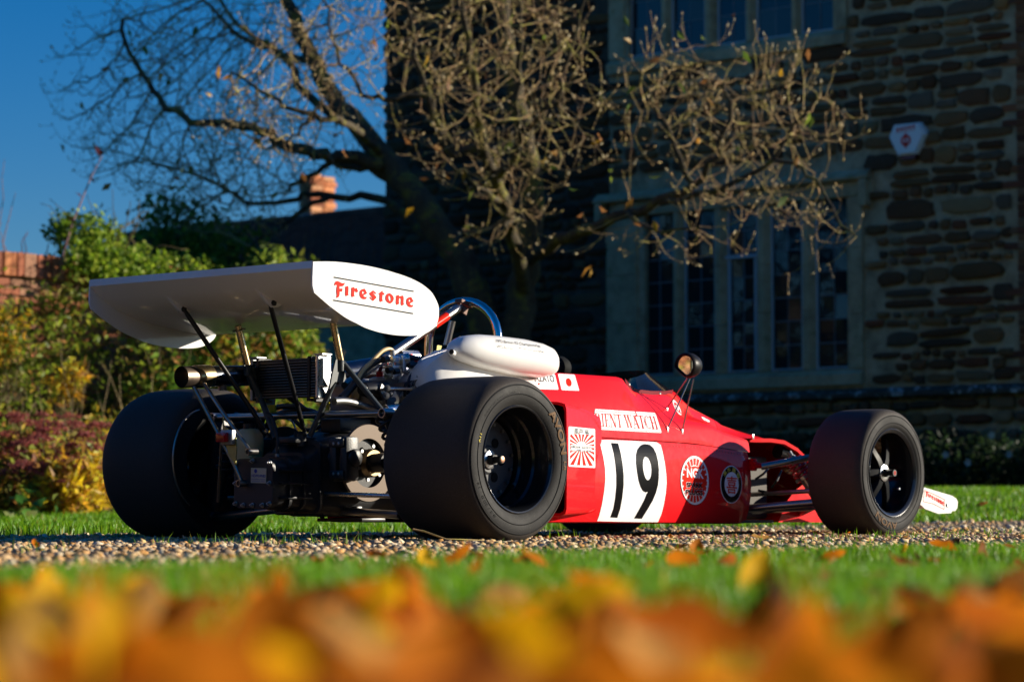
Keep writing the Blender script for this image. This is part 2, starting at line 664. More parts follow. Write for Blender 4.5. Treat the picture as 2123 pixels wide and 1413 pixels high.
STONEM = stone_mat('rubble_stone')
FREEST = mat('dressed_freestone', (.30, .265, .20), .9, spec=.2)
v = coords(FREEST)
n1 = noise(FREEST, 3, 8, .7, v)
c = ramp(FREEST, n1, [(.3, (.24, .17, .10)), (.5, (.44, .33, .19)), (.7, (.54, .42, .26))])
c = mix(FREEST, ramp(FREEST, noise(FREEST, 7, 8, .75, v), [(.55, (0, 0, 0)), (.72, (1, 1, 1))]), c, (.20, .17, .05))
base(FREEST, c)
bump(FREEST, noise(FREEST, 50, 6, .7, v), .4, .01)
LICHEN = mat('lichened_stone', (.10, .09, .075), .95, spec=.15)
v = coords(LICHEN)
c = ramp(LICHEN, noise(LICHEN, 6, 8, .7, v), [(.3, (.05, .042, .034)), (.7, (.13, .115, .09))])
c = mix(LICHEN, ramp(LICHEN, noise(LICHEN, 11, 6, .7, v), [(.56, (0, 0, 0)), (.60, (1, 1, 1))]), c, (.60, .60, .56))
base(LICHEN, c)
bump(LICHEN, noise(LICHEN, 30, 8, .7, v), .9, .03)
BRICKM = mat('old_red_brick', (.3, .12, .06), .9, spec=.2)
v = coords(BRICKM)
oi = nd(BRICKM, 'ShaderNodeObjectInfo')
c = mix(BRICKM, 1.0, oi.outputs['Color'], tint_attr(BRICKM), 'MULTIPLY')
n = noise(BRICKM, 20, 8, .7, v)
base(BRICKM, mix(BRICKM, n, mix(BRICKM, 1.0, c, (.6, .55, .5), 'MULTIPLY'), mix(BRICKM, 1.0, c, (1.35, 1.35, 1.35), 'MULTIPLY')))
bump(BRICKM, noise(BRICKM, 70, 6, .7, v), .6, .01)
ROOFM = mat('mossy_clay_tile', (.09, .05, .035), .9, spec=.2)
v = coords(ROOFM)
base(ROOFM, ramp(ROOFM, noise(ROOFM, 4, 8, .75, v), [(.3, (.035, .025, .02)), (.5, (.10, .05, .035)), (.62, (.14, .07, .05)), (.75, (.08, .08, .04))]))
bump(ROOFM, noise(ROOFM, 30, 6, .7, v), .6, .02)
LEADM = mat('lead_came', (.16, .17, .18), .6, .1)
WFRAME = mat('weathered_grey_frame', (.45, .48, .50), .6)
PANE = mat('old_window_glass', (.02, .022, .025), .03, spec=.5)
v = coords(PANE)
bump(PANE, noise(PANE, 6, 3, .5, v), .06, .01)
CURT = mat('pale_curtain', (.28, .27, .26), .9)
DARKIN = mat('dark_room', (.012, .010, .009), .9)

house = empty('manor_house', (HX, (HY0 + HY1) / 2, 0))
tag(house, 'old rubble stone manor house with tall mullioned windows, in shade', 'house')
HO = Vector((HX, (HY0 + HY1) / 2, 0))


def hmesh(mb, name, mats, parent, off=HO, **k):
    mb.v = [(a - off[0], b - off[1], c - off[2]) for a, b, c in mb.v]
    return mb.build(name, mats, parent, **k)


# window openings on the facade, from the photograph (Y right edge .. left edge, z low .. high)
def fac(x, y): return P(x, y, X=HX)[1:]


lo_r, lo_l = fac(1757, 600)[0], fac(1336, 600)[0]
lo_b, lo_t = fac(1650, 768)[1], fac(1650, 418)[1]
up_r, up_l = fac(1727, 40)[0], fac(1303, 40)[0]
up_b = fac(1600, 80)[1]
up_t = up_b + 1.55
openings = [(lo_r, lo_l, lo_b, lo_t), (up_r, up_l, up_b, up_t)]

# wall core: boxes round the openings
ys = sorted({HY0 + .05, HY1 - .05, 11.75, 11.95, lo_r, lo_l, up_r, up_l})
zs = sorted({-.3, HZ, lo_b, lo_t, up_b, up_t})
mb = MB()
for i in range(len(ys) - 1):
    for j in range(len(zs) - 1):
        cy, cz = (ys[i] + ys[i + 1]) / 2, (zs[j] + zs[j + 1]) / 2
        if any(a < cy < b and c < cz < d for a, b, c, d in openings): continue
        # outer face only: wall front 0.45 m deep
        a, b, c, d = ys[i], ys[i + 1], zs[j], zs[j + 1]
        mb.add([(HX, a, c), (HX, b, c), (HX, b, d), (HX, a, d)], [(0, 1, 2, 3)])
for a, b, c, d in openings:   # reveals
    for (y0, z0, y1, z1) in ((a, c, b, c), (b, c, b, d), (b, d, a, d), (a, d, a, c)):
        mb.add([(HX, y0, z0), (HX, y1, z1), (HX + .35, y1, z1), (HX + .35, y0, z0)], [(0, 1, 2, 3)])
# side and back walls
Y0, Y1, XB = HY0 + .05, HY1 - .05, HX + 6.2
for q in ([(HX, Y0), (XB, Y0)], [(XB, Y0), (XB, Y1)], [(XB, Y1), (HX, Y1)]):
    (x0, y0), (x1, y1) = q
    mb.add([(x0, y0, -.3), (x1, y1, -.3), (x1, y1, HZ), (x0, y0, HZ)], [(0, 1, 2, 3)])
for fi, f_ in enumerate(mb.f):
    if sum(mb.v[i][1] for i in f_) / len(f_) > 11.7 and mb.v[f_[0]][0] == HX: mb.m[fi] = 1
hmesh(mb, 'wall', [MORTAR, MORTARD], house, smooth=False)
mb = MB()
xm = (HX + XB) / 2
mb.add([(HX - .25, Y0 - .2, HZ - .1), (HX - .25, Y1 + .2, HZ - .1), (xm, Y1 + .2, HZ + 3.2), (xm, Y0 - .2, HZ + 3.2), (XB + .25, Y0 - .2, HZ - .1), (XB + .25, Y1 + .2, HZ - .1)],
       [(0, 1, 2, 3), (3, 2, 5, 4), (0, 3, 4), (1, 5, 2)])
hmesh(mb, 'roof', ROOFM, house, smooth=False)

# dark rooms behind the windows
for a, b, c, d in openings:
    mb = MB()
    x0, x1 = HX + .36, HX + 2.0
    mb.add([(x0, a - .3, c - .3), (x0, b + .3, c - .3), (x0, b + .3, d + .3), (x0, a - .3, d + .3),
            (x1, a - .3, c - .3), (x1, b + .3, c - .3), (x1, b + .3, d + .3), (x1, a - .3, d + .3)],
           [(4, 5, 6, 7), (0, 1, 5, 4), (1, 2, 6, 5), (2, 3, 7, 6), (3, 0, 4, 7)])
    hmesh(mb, 'dark_room', DARKIN, house, smooth=False)


def window(name, lights, zb, zt, rows, cols, jr, jl, hood=False, casement=None, curtains=()):
    """lights = [(y right, y left)] between the mullions; stone frame stands 3 cm proud of the rubble."""
    w = empty(name, parent=house)
    tag(w, name.replace('_', ' '))
    del w['label']
    ymin, ymax = lights[-1][0], lights[0][1]
    xf = HX - .028
    edges = [ymax + jl] + [e for l in lights for e in (l[1], l[0])] + [ymin - jr]
    for k in range(0, len(edges), 2):
        ya, yb = edges[k], edges[k + 1]
        nm = 'jamb' if k in (0, len(edges) - 2) else 'mullion'
        cy, wd = (ya + yb) / 2, ya - yb
        mb = MB()
        ch = min(.04, wd * .26)
        if nm == 'mullion':
            prof = [(HX + .16, cy + wd / 2), (HX + .045, cy + wd / 2), (xf + .01, cy + wd / 2 - ch), (xf, cy + wd / 2 - ch - .01), (xf, cy - wd / 2 + ch + .01), (xf + .01, cy - wd / 2 + ch), (HX + .045, cy - wd / 2), (HX + .16, cy - wd / 2)]
        elif k == 0:
            prof = [(HX + .16, ya), (xf, ya), (xf, yb + ch), (HX + .045, yb), (HX + .16, yb)]
        else:
            prof = [(HX + .16, ya), (HX + .045, ya), (xf, ya - ch), (xf, yb), (HX + .16, yb)]
        # built of stacked blocks, joints left open
        zc = [zb]
        while zc[-1] < zt - .25: zc.append(min(zt, zc[-1] + random.uniform(.5, .8)))
        zc[-1] = zt
        for z0, z1 in zip(zc, zc[1:]):
            mb.prism(prof, z0 + .003, z1 - .003, lambda a, b, h: (a, b, h))
        hmesh(mb, nm, FREEST, w, smooth=False)
    mb = MB()
    mb.prism([(HX + .3, zb + .02), (HX - .005, zb - .005), (HX - .075, zb - .06), (HX - .075, zb - .17), (HX + .3, zb - .17)], ymin - jr, ymax + jl, lambda a, b, h: (a, h, b))
    hmesh(mb, 'sill', FREEST, w, smooth=False)
    mb = MB()
    mb.box((HX + .05, (ymin + ymax) / 2, zt + .08), (.17, ymax - ymin + jl + jr, .16), bev=.012)
    hmesh(mb, 'lintel', FREEST, w, smooth=False)
    if hood:
        mb = MB()
        mb.prism([(HX + .1, zt + .165), (HX - .12, zt + .165), (HX - .13, zt + .19), (HX - .05, zt + .27), (HX + .1, zt + .28)], ymin - jr - .12, ymax + jl + .12, lambda a, b, h: (a, h, b))
        for yy in (ymin - jr - .06, ymax + jl + .06):
            mb.box((HX - .05, yy, zt + .02), (.14, .09, .28), bev=.01)
        hmesh(mb, 'hood_mould', FREEST, w, smooth=False)
    xg = HX + .075
    for li, (yr, yl) in enumerate(lights):
        z1 = zt
        mbf, mbl = MB(), MB()
        fw = .018
        for q in ((yr + fw / 2, (zb + z1) / 2, fw, z1 - zb), (yl - fw / 2, (zb + z1) / 2, fw, z1 - zb)):
            mbf.box((xg - .01, q[0], q[1]), (.03, q[2], q[3]))
        mbf.box((xg - .01, (yr + yl) / 2, zb + .022), (.03, yl - yr - 2 * fw, .014))
        if casement == li:
            zz = zb + (z1 - zb) * .70
            mbf.box((xg - .025, (yr + yl) / 2, zz), (.06, yl - yr + .04, .035), bev=.006)
            mbf.box((xg - .022, yr + .03, (zb + zz) / 2), (.03, .025, zz - zb - .04))
            mbf.box((xg - .022, yl - .03, (zb + zz) / 2), (.03, .025, zz - zb - .04))
        hmesh(mbf, 'light_frame', WFRAME, w, smooth=False)
        pw, ph = (yl - yr - 2 * fw) / cols, (z1 - zb - .03) / rows
        for r in range(rows):
            for c_ in range(cols):
                y0, z0 = yr + fw + c_ * pw, zb + .03 + r * ph
                mb = MB()
                t1, t2 = random.gauss(0, .0035), random.gauss(0, .0035)
                g = .004
                mb.add([(xg + t1, y0 + g, z0 + g), (xg - t1, y0 + pw - g, z0 + g), (xg - t1 + t2, y0 + pw - g, z0 + ph - g), (xg + t1 + t2, y0 + g, z0 + ph - g)], [(0, 1, 2, 3)])
                hmesh(mb, 'pane', PANE, w, smooth=False)
        for r in range(1, rows): mbl.box((xg, (yr + yl) / 2, zb + .03 + r * ph), (.012, yl - yr - 2 * fw, .012))
        for c_ in range(1, cols): mbl.box((xg + .001, yr + fw + c_ * pw, (zb + z1) / 2), (.011, .012, z1 - zb - .03))
        hmesh(mbl, 'lead_came', LEADM, w, smooth=False)
    return w


def yl_(xs_, y): return [P(x, y, X=HX + (.07 if i % 2 == 0 else -.02))[1] for i, x in enumerate(xs_)]


e = yl_([1336, 1391, 1422, 1476, 1511, 1564, 1601, 1657, 1694, 1757], 600)
window('mullioned_window', [(e[i + 1], e[i]) for i in range(0, 10, 2)], lo_b, lo_t, 7, 2, .19, .46, hood=True, casement=2)
e = yl_([1309, 1366, 1395, 1455, 1490, 1541, 1571, 1636, 1664, 1727], 40)
window('mullioned_window', [(e[i + 1], e[i]) for i in range(0, 10, 2)], up_b, up_t, 5, 2, .17, .25)

# string course on top of the plinth, and the plinth stones below it
PL_T = fac(1950, 800)[1]
PL_B = fac(1950, 824)[1]
mb = MB()
y = HY0 - .03
while y < HY1:
    w_ = min(random.uniform(.55, .95), HY1 - y)
    mb.prism([(HX + .05, PL_T + .02), (HX - .03, PL_T), (HX - .13, PL_T - .05), (HX - .13, PL_B + .03), (HX - .07, PL_B), (HX + .05, PL_B)], y + .004, y + w_ - .004, lambda a, b, h: (a, h, b))
    y += w_
hmesh(mb, 'string_course', LICHEN, house, smooth=False)


# rubble stones: coursed layout over the facade
def slab_mesh(i):
    """A unit stone: rounded irregular block, outer face towards -X."""
    r = random.Random(100 + i)
    n = 11
    pts = []
    for k in range(n):
        a = 2 * math.pi * (k + r.uniform(-.25, .25)) / n
        c_, s_ = math.cos(a), math.sin(a)
        ex_ = r.choice((4.0, 7.0, 12.0))
        q = (abs(c_) ** ex_ + abs(s_) ** ex_) ** (-1 / ex_)
        pts.append((.5 * q * c_ * r.uniform(.86, 1.02), .5 * q * s_ * r.uniform(.82, 1.04)))
    vs = [(.5, a, b) for a, b in pts] + [(-.30 + r.uniform(-.12, .10), a * .97, b * .97) for a, b in pts] + [(-.46 + r.uniform(-.12, .12), a * .84, b * .80) for a, b in pts] + [(-.5, r.uniform(-.1, .1), r.uniform(-.1, .1))]
    fs = []
    for k in range(n):
        k2 = (k + 1) % n
        fs += [(k, k2, n + k2, n + k), (n + k, n + k2, 2 * n + k2, 2 * n + k), (2 * n + k, 2 * n + k2, 3 * n)]
    return np.array(vs), fs


SLABS = []
for i in range(14):
    vs, fs = slab_mesh(i)
    me = bpy.data.meshes.new('stone')
    me.from_pydata([tuple(q) for q in vs], [], fs)
    at_ = me.attributes.new('tint', 'FLOAT_COLOR', 'POINT')
    at_.data.foreach_set('color', np.ones(len(vs) * 4, dtype=np.float32))
    me.materials.append(STONEM)
    for p_ in me.polygons: p_.use_smooth = True
    SLABS.append((me, vs, fs))

keep_out = [(lo_r - .22, lo_l + .49, lo_b - .18, lo_t + .37), (up_r - .20, up_l + .28, up_b - .18, up_t + .24)]
layout = []
z = .05
row = 0
while z < HZ - .1:
    low = z < PL_B
    hgt = random.choice([.10, .13, .16, .19, .22]) if not low else random.choice([.12, .16, .20])
    if z < PL_B < z + hgt + .03: hgt = max(.06, PL_B - z - .01)
    if PL_B - .005 <= z < PL_T: z = PL_T + .02; continue
    y = HY0 + (.36 if row % 2 else .27) if z > PL_T else HY0 + .05
    while y < HY1 - .08:
        wd = min(hgt * random.choice((random.uniform(.8, 1.6), random.uniform(1.5, 3.6))), .66)
        wd = max(wd, .12)
        if y + wd > HY1 - .02: wd = HY1 - .02 - y
        h2 = hgt * random.uniform(.72, 1.0)
        layout.append((y + wd / 2, z + hgt / 2 + random.uniform(-.016, .016), wd - random.uniform(.008, .04), h2 - .012))
        # sometimes split a tall stone into two thin ones
        if hgt > .17 and random.random() < .28:
            a = layout.pop()
            layout.append((a[0], z + hgt * .25, a[2], hgt * .42))
            layout.append((a[0] + random.uniform(-.02, .02), z + hgt * .74, a[2] * .95, hgt * .40))
        y += wd
    z += hgt
    row += 1


def clear(s):
    cy, cz, w_, h_ = s
    return not any(a - w_ * .35 < cy < b + w_ * .35 and c - h_ * .4 < cz < d + h_ * .4 for a, b, c, d in keep_out)


layout = [s for s in layout if clear(s) and s[2] > .05 and s[3] > .03]
STPAL = [(.15, .075, .038), (.20, .11, .05), (.11, .07, .045), (.22, .145, .08), (.28, .16, .07), (.17, .125, .085), (.30, .21, .11), (.16, .06, .03)]


def stone_tone(cz, cy):
    c = STPAL[random.choices(range(8), [.2, .2, .15, .12, .08, .1, .05, .10])[0]]
    k = random.uniform(.75, 1.3) * (.55 if cy > 11.8 else 1.0)  # left part darkened: deep shade put into the stone colour
    return tuple(a * k for a in c)


items = []
for (cy, cz, w_, h_) in layout:
    px = to_px((HX, cy, cz))[0]
    vis = -20 < px[0] < 2150 and -20 < px[1] < 1030
    items.append((w_ * h_ / px[2] ** 2 if vis else 0, cy, cz, w_, h_))
items.sort(reverse=True)
rest = []
for k, (sc, cy, cz, w_, h_) in enumerate(items):
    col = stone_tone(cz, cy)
    si = random.randrange(14)
    sgn = random.choice((-1, 1))
    dep = random.uniform(.07, .11)
    xo = HX + (.0 if cz > PL_T else -.03) + random.uniform(-.008, .006)
    if sc > 0 and k < 300:
        o = bpy.data.objects.new('stone', SLABS[si][0])
        COL.objects.link(o)
        o.parent = house
        o.location = (xo - HO.x, cy - HO.y, cz - HO.z)
        o.scale = (dep, w_ * 1.04, h_ * 1.04)
        o.rotation_euler = (random.gauss(0, .03), 0, 0)
        if random.random() < .5: o.scale.y *= -1; o.scale.z *= -1
        o.color = (*col, 1)
    else:
        rest.append((xo, cy, cz, dep, w_ * 1.04, h_ * 1.04, si, col))


def join_slabs(rest, off):
    V, F, C, o = [], [], [], 0
    for (x, y, z_, d, w_, h_, si, col) in rest:
        me, vs, fs = SLABS[si]
        V.append(vs * (d, w_, h_) + (x - off[0], y - off[1], z_ - off[2]))
        F.extend([tuple(i + o for i in f) for f in fs])
        C.append(np.tile(col, (len(vs), 1)))
        o += len(vs)
    me = bpy.data.meshes.new('rubble_stones')
    me.from_pydata(np.vstack(V).tolist(), [], F)
    a = me.attributes.new('tint', 'FLOAT_COLOR', 'POINT')
    c = np.ones((o, 4), dtype=np.float32)
    c[:, :3] = np.vstack(C)
    a.data.foreach_set('color', c.ravel())
    me.materials.append(STONEM)
    for p_ in me.polygons: p_.use_smooth = True
    return me


o = bpy.data.objects.new('rubble_stones', join_slabs(rest, HO))
COL.objects.link(o)
o.parent = house
tag(o, kind='stuff')

# bricks -------------------------------------------------------------
BR_ME = {}


def brick_mesh(key, size):
    if key not in BR_ME:
        for i in range(3):
            mb = MB()
            mb.box((0, 0, 0), size, bev=.006)
            me = bpy.data.meshes.new('brick')
            vs = [(a + random.gauss(0, .0012), b + random.gauss(0, .0012), c + random.gauss(0, .0012)) for a, b, c in mb.v]
            me.from_pydata(vs, [], mb.f)
            at_ = me.attributes.new('tint', 'FLOAT_COLOR', 'POINT')
            at_.data.foreach_set('color', np.ones(len(vs) * 4, dtype=np.float32))
            me.materials.append(BRICKM)
            BR_ME.setdefault(key, []).append(me)
    return random.choice(BR_ME[key])


BRPAL = [(.42, .16, .075), (.48, .20, .09), (.32, .115, .065), (.50, .26, .14), (.36, .19, .12), (.26, .10, .06)]


def brick(key, size, loc, parent, off, rot=(0, 0, 0), tone=1.0):
    o = bpy.data.objects.new('brick', brick_mesh(key, size))
    COL.objects.link(o)
    o.parent = parent
    o.location = (loc[0] - off[0] + random.gauss(0, .003), loc[1] - off[1] + random.gauss(0, .002), loc[2] - off[2] + random.gauss(0, .0015))
    o.rotation_euler = (rot[0] + random.gauss(0, .012), rot[1] + random.gauss(0, .012), rot[2] + random.gauss(0, .012))
    c = random.choice(BRPAL)
    k = tone * random.uniform(.75, 1.25)
    o.color = (c[0] * k, c[1] * k, c[2] * k, 1)
    return o


# brick quoins at the right corner of the house
z = PL_T + .06
r = 0
while z < 5.6:
    if (r // 4) % 2 == 0:
        for yy in (HY0 + .107, HY0 + .225 + (.05 if r % 2 else -.0)):
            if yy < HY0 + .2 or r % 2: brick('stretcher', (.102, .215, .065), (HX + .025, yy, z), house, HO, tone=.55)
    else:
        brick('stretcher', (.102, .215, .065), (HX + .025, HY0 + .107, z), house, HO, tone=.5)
    z += .077
    r += 1

# alarm box on the wall ------------------------------------------------
ac = P(1883, 287, X=HX - .08)
alarm = empty('alarm_box', tuple(ac))
tag(alarm, 'white hexagonal burglar alarm box with red emblem on the stone wall', 'alarm box')
ABOX = mat('white_alarm_plastic', (.80, .79, .77), .4)
alarm.scale = (1.3, 1.3, 1.3)
hexa = [(-.165, .02), (-.12, .115), (.12, .115), (.165, .02), (.085, -.13), (-.085, -.13)]
mb = MB()
mb.prism(hexa, .07, -.01, lambda a, b, h: (h, -a, b))
mb.prism([(a * .92, b * .92) for a, b in hexa], -.01, -.035, lambda a, b, h: (h, -a, b))
mb.build('case', ABOX, alarm, smooth=False)
mb = MB()
mb.prism([(-.075, -.128), (.075, -.128), (.06, -.165), (-.06, -.165)], .06, -.005, lambda a, b, h: (h, -a, b))
mb.build('strobe_lens', mat('dark_red_lens', (.12, .01, .012), .3), alarm, smooth=False)
mb = MB()
for k in range(24):       # ring emblem with a bar through it
    a0, a1 = 2 * math.pi * k / 24, 2 * math.pi * (k + 1) / 24
    mb.add([(-.0375, -(r_ * math.cos(a)), r_ * math.sin(a) - .02) for a, r_ in ((a0, .028), (a1, .028), (a1, .046), (a0, .046))], [(0, 1, 2, 3)])
mb.add([(-.038, -a, b) for a, b in ((-.009, -.08), (.009, -.08), (.009, .04), (-.009, .04))], [(0, 1, 2, 3)])
mb.add([(-.038, -a, b) for a, b in ((-.03, -.05), (.03, -.05), (.03, -.038), (-.03, -.038))], [(0, 1, 2, 3)])
for k in range(5):
    mb.add([(-.0375, -(-.085 + k * .036 + d[0]), .062 + k * .003 + d[1]) for d in ((0, 0), (.024, 0), (.024, .022), (0, .022))], [(0, 1, 2, 3)])
mb.add([(-.0375, -a, b) for a, b in ((-.09, .048), (.09, .058), (.09, .063), (-.09, .053))], [(0, 1, 2, 3)])
mb.build('emblem', DECALR, alarm, smooth=False)

# ------------------------------------------------------------------ low wing behind the house, with its chimney
WX = 18.4
RX = 20.6
rz = P(700, 449, X=RX)[2]
ez = P(700, 560, X=WX)[2]
wing = empty('outbuilding', (WX, 19, 0))
tag(wing, 'low dark outbuilding with mossy tiled roof left of the house', 'outbuilding')
WO = Vector((WX, 19, 0))
mb = MB()
mb.add([(WX, 15.1, -.3), (WX, 24.5, -.3), (WX, 24.5, ez), (WX, 15.1, ez), (RX + 2.2, 24.5, -.3), (RX + 2.2, 24.5, ez), (RX, 24.5, rz - .05), (RX, 15.1, rz - .05)],
       [(0, 1, 2, 3), (1, 4, 5, 6, 2)])
hmesh(mb, 'wall', MORTAR, wing, WO, smooth=False)
rows = 26
V, F = [], []
for r in range(rows):
    t0, t1 = r / rows, (r + 1) / rows
    x0, z0 = WX - .25 + (RX - WX + .25) * t0, ez - .1 + (rz - ez + .1) * t0
    x1, z1 = WX - .25 + (RX - WX + .25) * t1, ez - .1 + (rz - ez + .1) * t1
    y = 14.9 + (.09 if r % 2 else 0)
    while y < 24.6:
        b = len(V)
        l = random.uniform(.0, .012)
        V += [(x0 - .012, y + .004, z0 + .02 + l), (x0 - .012, y + .168, z0 + .02 + random.uniform(0, .01)), (x1, y + .168, z1 + .006), (x1, y + .004, z1 + .006),
              (x0 - .012, y + .004, z0 - .01), (x0 - .012, y + .168, z0 - .01)]
        F += [(b, b + 1, b + 2, b + 3), (b + 4, b + 5, b + 1, b)]
        y += .172
mb = MB()
mb.add(V, F)
mb.add([(RX, 14.9, rz), (RX, 24.6, rz), (RX + 2.4, 24.6, ez), (RX + 2.4, 14.9, ez)], [(0, 1, 2, 3)])
mb.tube([(RX, 14.9, rz - .02), (RX, 24.6, rz - .02)], .11, 8)
o = hmesh(mb, 'roof', ROOFM, wing, WO, smooth=False)
tag(o, kind='stuff')
# chimney: brick stack on the ridge
ca = P(620, 440, X=RX)
cb = P(646, 440, X=RX)
chx, chy = RX, cb[1]
chw = abs(ca[1] - cb[1])
chd = .50
ctop = P(646, 366, X=RX)[2]
chim = MB()
chim.box((chx + chd / 2, chy + chw / 2, (ctop + rz) / 2 - .3), (chd - .03, chw - .03, ctop - rz + .6))
chim.box((chx + chd / 2, chy + chw / 2, rz - .0), (chd + .12, chw + .12, .16), mi=1)
chim.tube([(chx + .2, chy + chw / 2, ctop - .02), (chx + .2, chy + chw / 2, ctop + .09)], [.09, .075], 10)
chim_o = hmesh(chim, 'chimney', [MORTAR, mat('lead_flashing', (.30, .32, .35), .5)], wing, WO, smooth=False)
z, r = rz - .15, 0
while z < ctop:
    o2 = .012 if z > ctop - .16 else 0
    for k in range(2):
        yb = chy + (.06 if r % 2 else -.02) + k * .225
        wl = .2
        brick('chimney_brick', (.10, chw * .46, .065), (chx + .045 - o2, chy + chw * (.25 + .5 * k), z), chim_o, WO, tone=.9)
        brick('chimney_side', (chd * .46, .10, .065), (chx + chd * (.25 + .5 * k) + (.02 if r % 2 else -.02), chy + .045 - o2, z), chim_o, WO, tone=1.25)
    z += .077
    r += 1

# ------------------------------------------------------------------ brick garden wall on the left (faces -Y)
GY = 11.5
gtop = P(85, 528, Y=GY)[2]
GX1 = 11.2
gw = empty('garden_wall', (8, GY, 0))
tag(gw, 'sunlit red brick garden wall with brick coping behind the climbing plants', 'wall')
GO = Vector((8, GY, 0))
mb = MB()
mb.box((-3.9, GY + .13, gtop / 2 - .2), (30.2, .20, gtop + .1))
hmesh(mb, 'wall_core', MORTAR, gw, GO, smooth=False)
cand = []
r = 0
z = gtop - .215 - .045
while z > -.05:
    x = GX1 - .11 - (.1125 if r % 2 else 0)
    while x > -18:
        cand.append((x, z, r)); x -= .225
    z -= .077
    r += 1
cop = []
x = GX1 - .05
while x > -18:
    cop.append(x); x -= .0755


def inframe(x, z_):
    p_ = to_px((x, GY, z_))[0]
    return -30 < p_[0] < 470 and p_[1] > 400


n_done = 0
rest_b = []
for x in cop:
    if inframe(x, gtop) and n_done < 130:
        brick('coping_brick', (.066, .29, .205), (x, GY + .10, gtop - .105), gw, GO, tone=1.1); n_done += 1
    else: rest_b.append(((x, GY + .10, gtop - .105), (.066, .29, .205)))
for (x, z_, r_) in cand:
    if inframe(x, z_) and n_done < 298:
        brick('stretcher_x', (.215, .10, .066), (x, GY + .06, z_), gw, GO); n_done += 1
    else: rest_b.append(((x, GY + .06, z_), (.215, .10, .066)))
V, F, C = [], [], []
bf = [(0, 1, 3, 2), (4, 6, 7, 5), (0, 4, 5, 1), (2, 3, 7, 6), (0, 2, 6, 4), (1, 5, 7, 3)]
for k, (c0, s0) in enumerate(rest_b):
    o0 = len(V)
    for a in (-.5, .5):
        for b in (-.5, .5):
            for d in (-.5, .5):
                V.append((c0[0] + a * s0[0] - GO.x + random.gauss(0, .002), c0[1] + b * s0[1] - GO.y + random.gauss(0, .002), c0[2] + d * s0[2]))
    F += [tuple(i + o0 for i in f) for f in bf]
    bc = random.choice(BRPAL)
    kk = random.uniform(.75, 1.25)
    C += [tuple(a * kk for a in bc)] * 8
o = np_mesh('wall_bricks', np.array(V), np.array(F), BRICKM, np.array(C), gw)
tag(o, kind='stuff')
# ------------------------------------------------------------------ plants
LEAFM = leaf_mat('garden_leaf', None, .48, .5)
BARK = mat('mossy_bark', (.06, .05, .03), .95, spec=.15)
v = coords(BARK)
c = ramp(BARK, noise(BARK, 5, 8, .7, v), [(.35, (.055, .042, .030)), (.52, (.09, .075, .05)), (.60, (.17, .155, .04)), (.72, (.24, .22, .05))])
base(BARK, c)
bump(BARK, noise(BARK, 30, 8, .7, v), .8, .02)
TWIG = mat('twig_bark', (.15, .105, .07), .85, spec=.2)
v = coords(TWIG)
base(TWIG, ramp(TWIG, noise(TWIG, 4, 6, .7, v), [(.35, (.28, .15, .08)), (.5, (.42, .29, .14)), (.62, (.46, .40, .10)), (.75, (.52, .48, .11))]))
STEMM = mat('plant_stem', (.16, .12, .06), .85, spec=.2)


def leaf_cloud(pts, size, pal, wts=None, up=.4, aspect=.5, out=None, jitter=.35):
    """Folded four-point leaves at pts."""
    n = len(pts)
    s = size * (1 - jitter + 2 * jitter * rng.random(n))
    d = rng.normal(size=(n, 3))
    if out is not None: d += out
    d /= np.linalg.norm(d, axis=1, keepdims=True)
    nn = rng.normal(size=(n, 3)) + np.array([0, 0, up * 2])
    side = np.cross(d, nn)
    side /= np.linalg.norm(side, axis=1, keepdims=True) + 1e-9
    nrm = np.cross(side, d)
    L, Wd = s[:, None], (s * aspect)[:, None]
    tip = pts + d * L - nrm * L * .12
    mid = pts + d * L * .45
    lf = mid + side * Wd * .5 + nrm * Wd * .18
    rt = mid - side * Wd * .5 + nrm * Wd * .18
    V = np.stack([pts, lf, tip, rt, mid], 1)
    f = np.array([(0, 4, 1), (4, 2, 1), (0, 3, 4), (4, 3, 2)])
    F = (f[None] + 5 * np.arange(n)[:, None, None]).reshape(-1, 3)
    pal = np.array(pal)
    c = pal[rng.choice(len(pal), n, p=wts)] * (.65 + .7 * rng.random((n, 1)))
    return V.reshape(-1, 3), F, np.repeat(c, 5, 0)


def plant(name, loc, label, cat, group=None):
    o = empty(name, loc)
    tag(o, label, cat, group)
    return o


def rel(V, o): return np.asarray(V) - np.array(o.location)


def add_foliage(root, parts, name='foliage'):
    V, F, C = join(parts)
    f = np_mesh(name, rel(V, root), F, LEAFM, C, root)
    tag(f, kind='stuff')
    return f


def add_stems(root, lines, r, name='stem', m=None, n=5):
    mb = MB()
    for ln in lines:
        k = len(ln)
        mb.tube([tuple(np.array(q) - np.array(root.location)) for q in ln], [r * (1 - .6 * i / max(1, k - 1)) for i in range(k)], n, caps=False)
    o = mb.build(name, m or STEMM, root)
    tag(o, kind='stuff')
    return o


def wander(p, d, n, step, wob, trop=0.0):
    p = np.array(p, float)
    d = np.array(d, float)
    d /= np.linalg.norm(d)
    out = [p.copy()]
    for _ in range(n):
        d = d + rng.normal(0, wob, 3) + np.array([0, 0, trop])
        d /= np.linalg.norm(d)
        p = p + d * step
        out.append(p.copy())
    return out


GREENS = [(.24, .33, .03), (.31, .40, .04), (.16, .24, .025), (.38, .38, .05), (.11, .16, .025)]
MIXED = GREENS + [(.42, .28, .05), (.48, .22, .06), (.38, .34, .10)]
MW = [.22, .22, .16, .14, .08, .08, .04, .06]

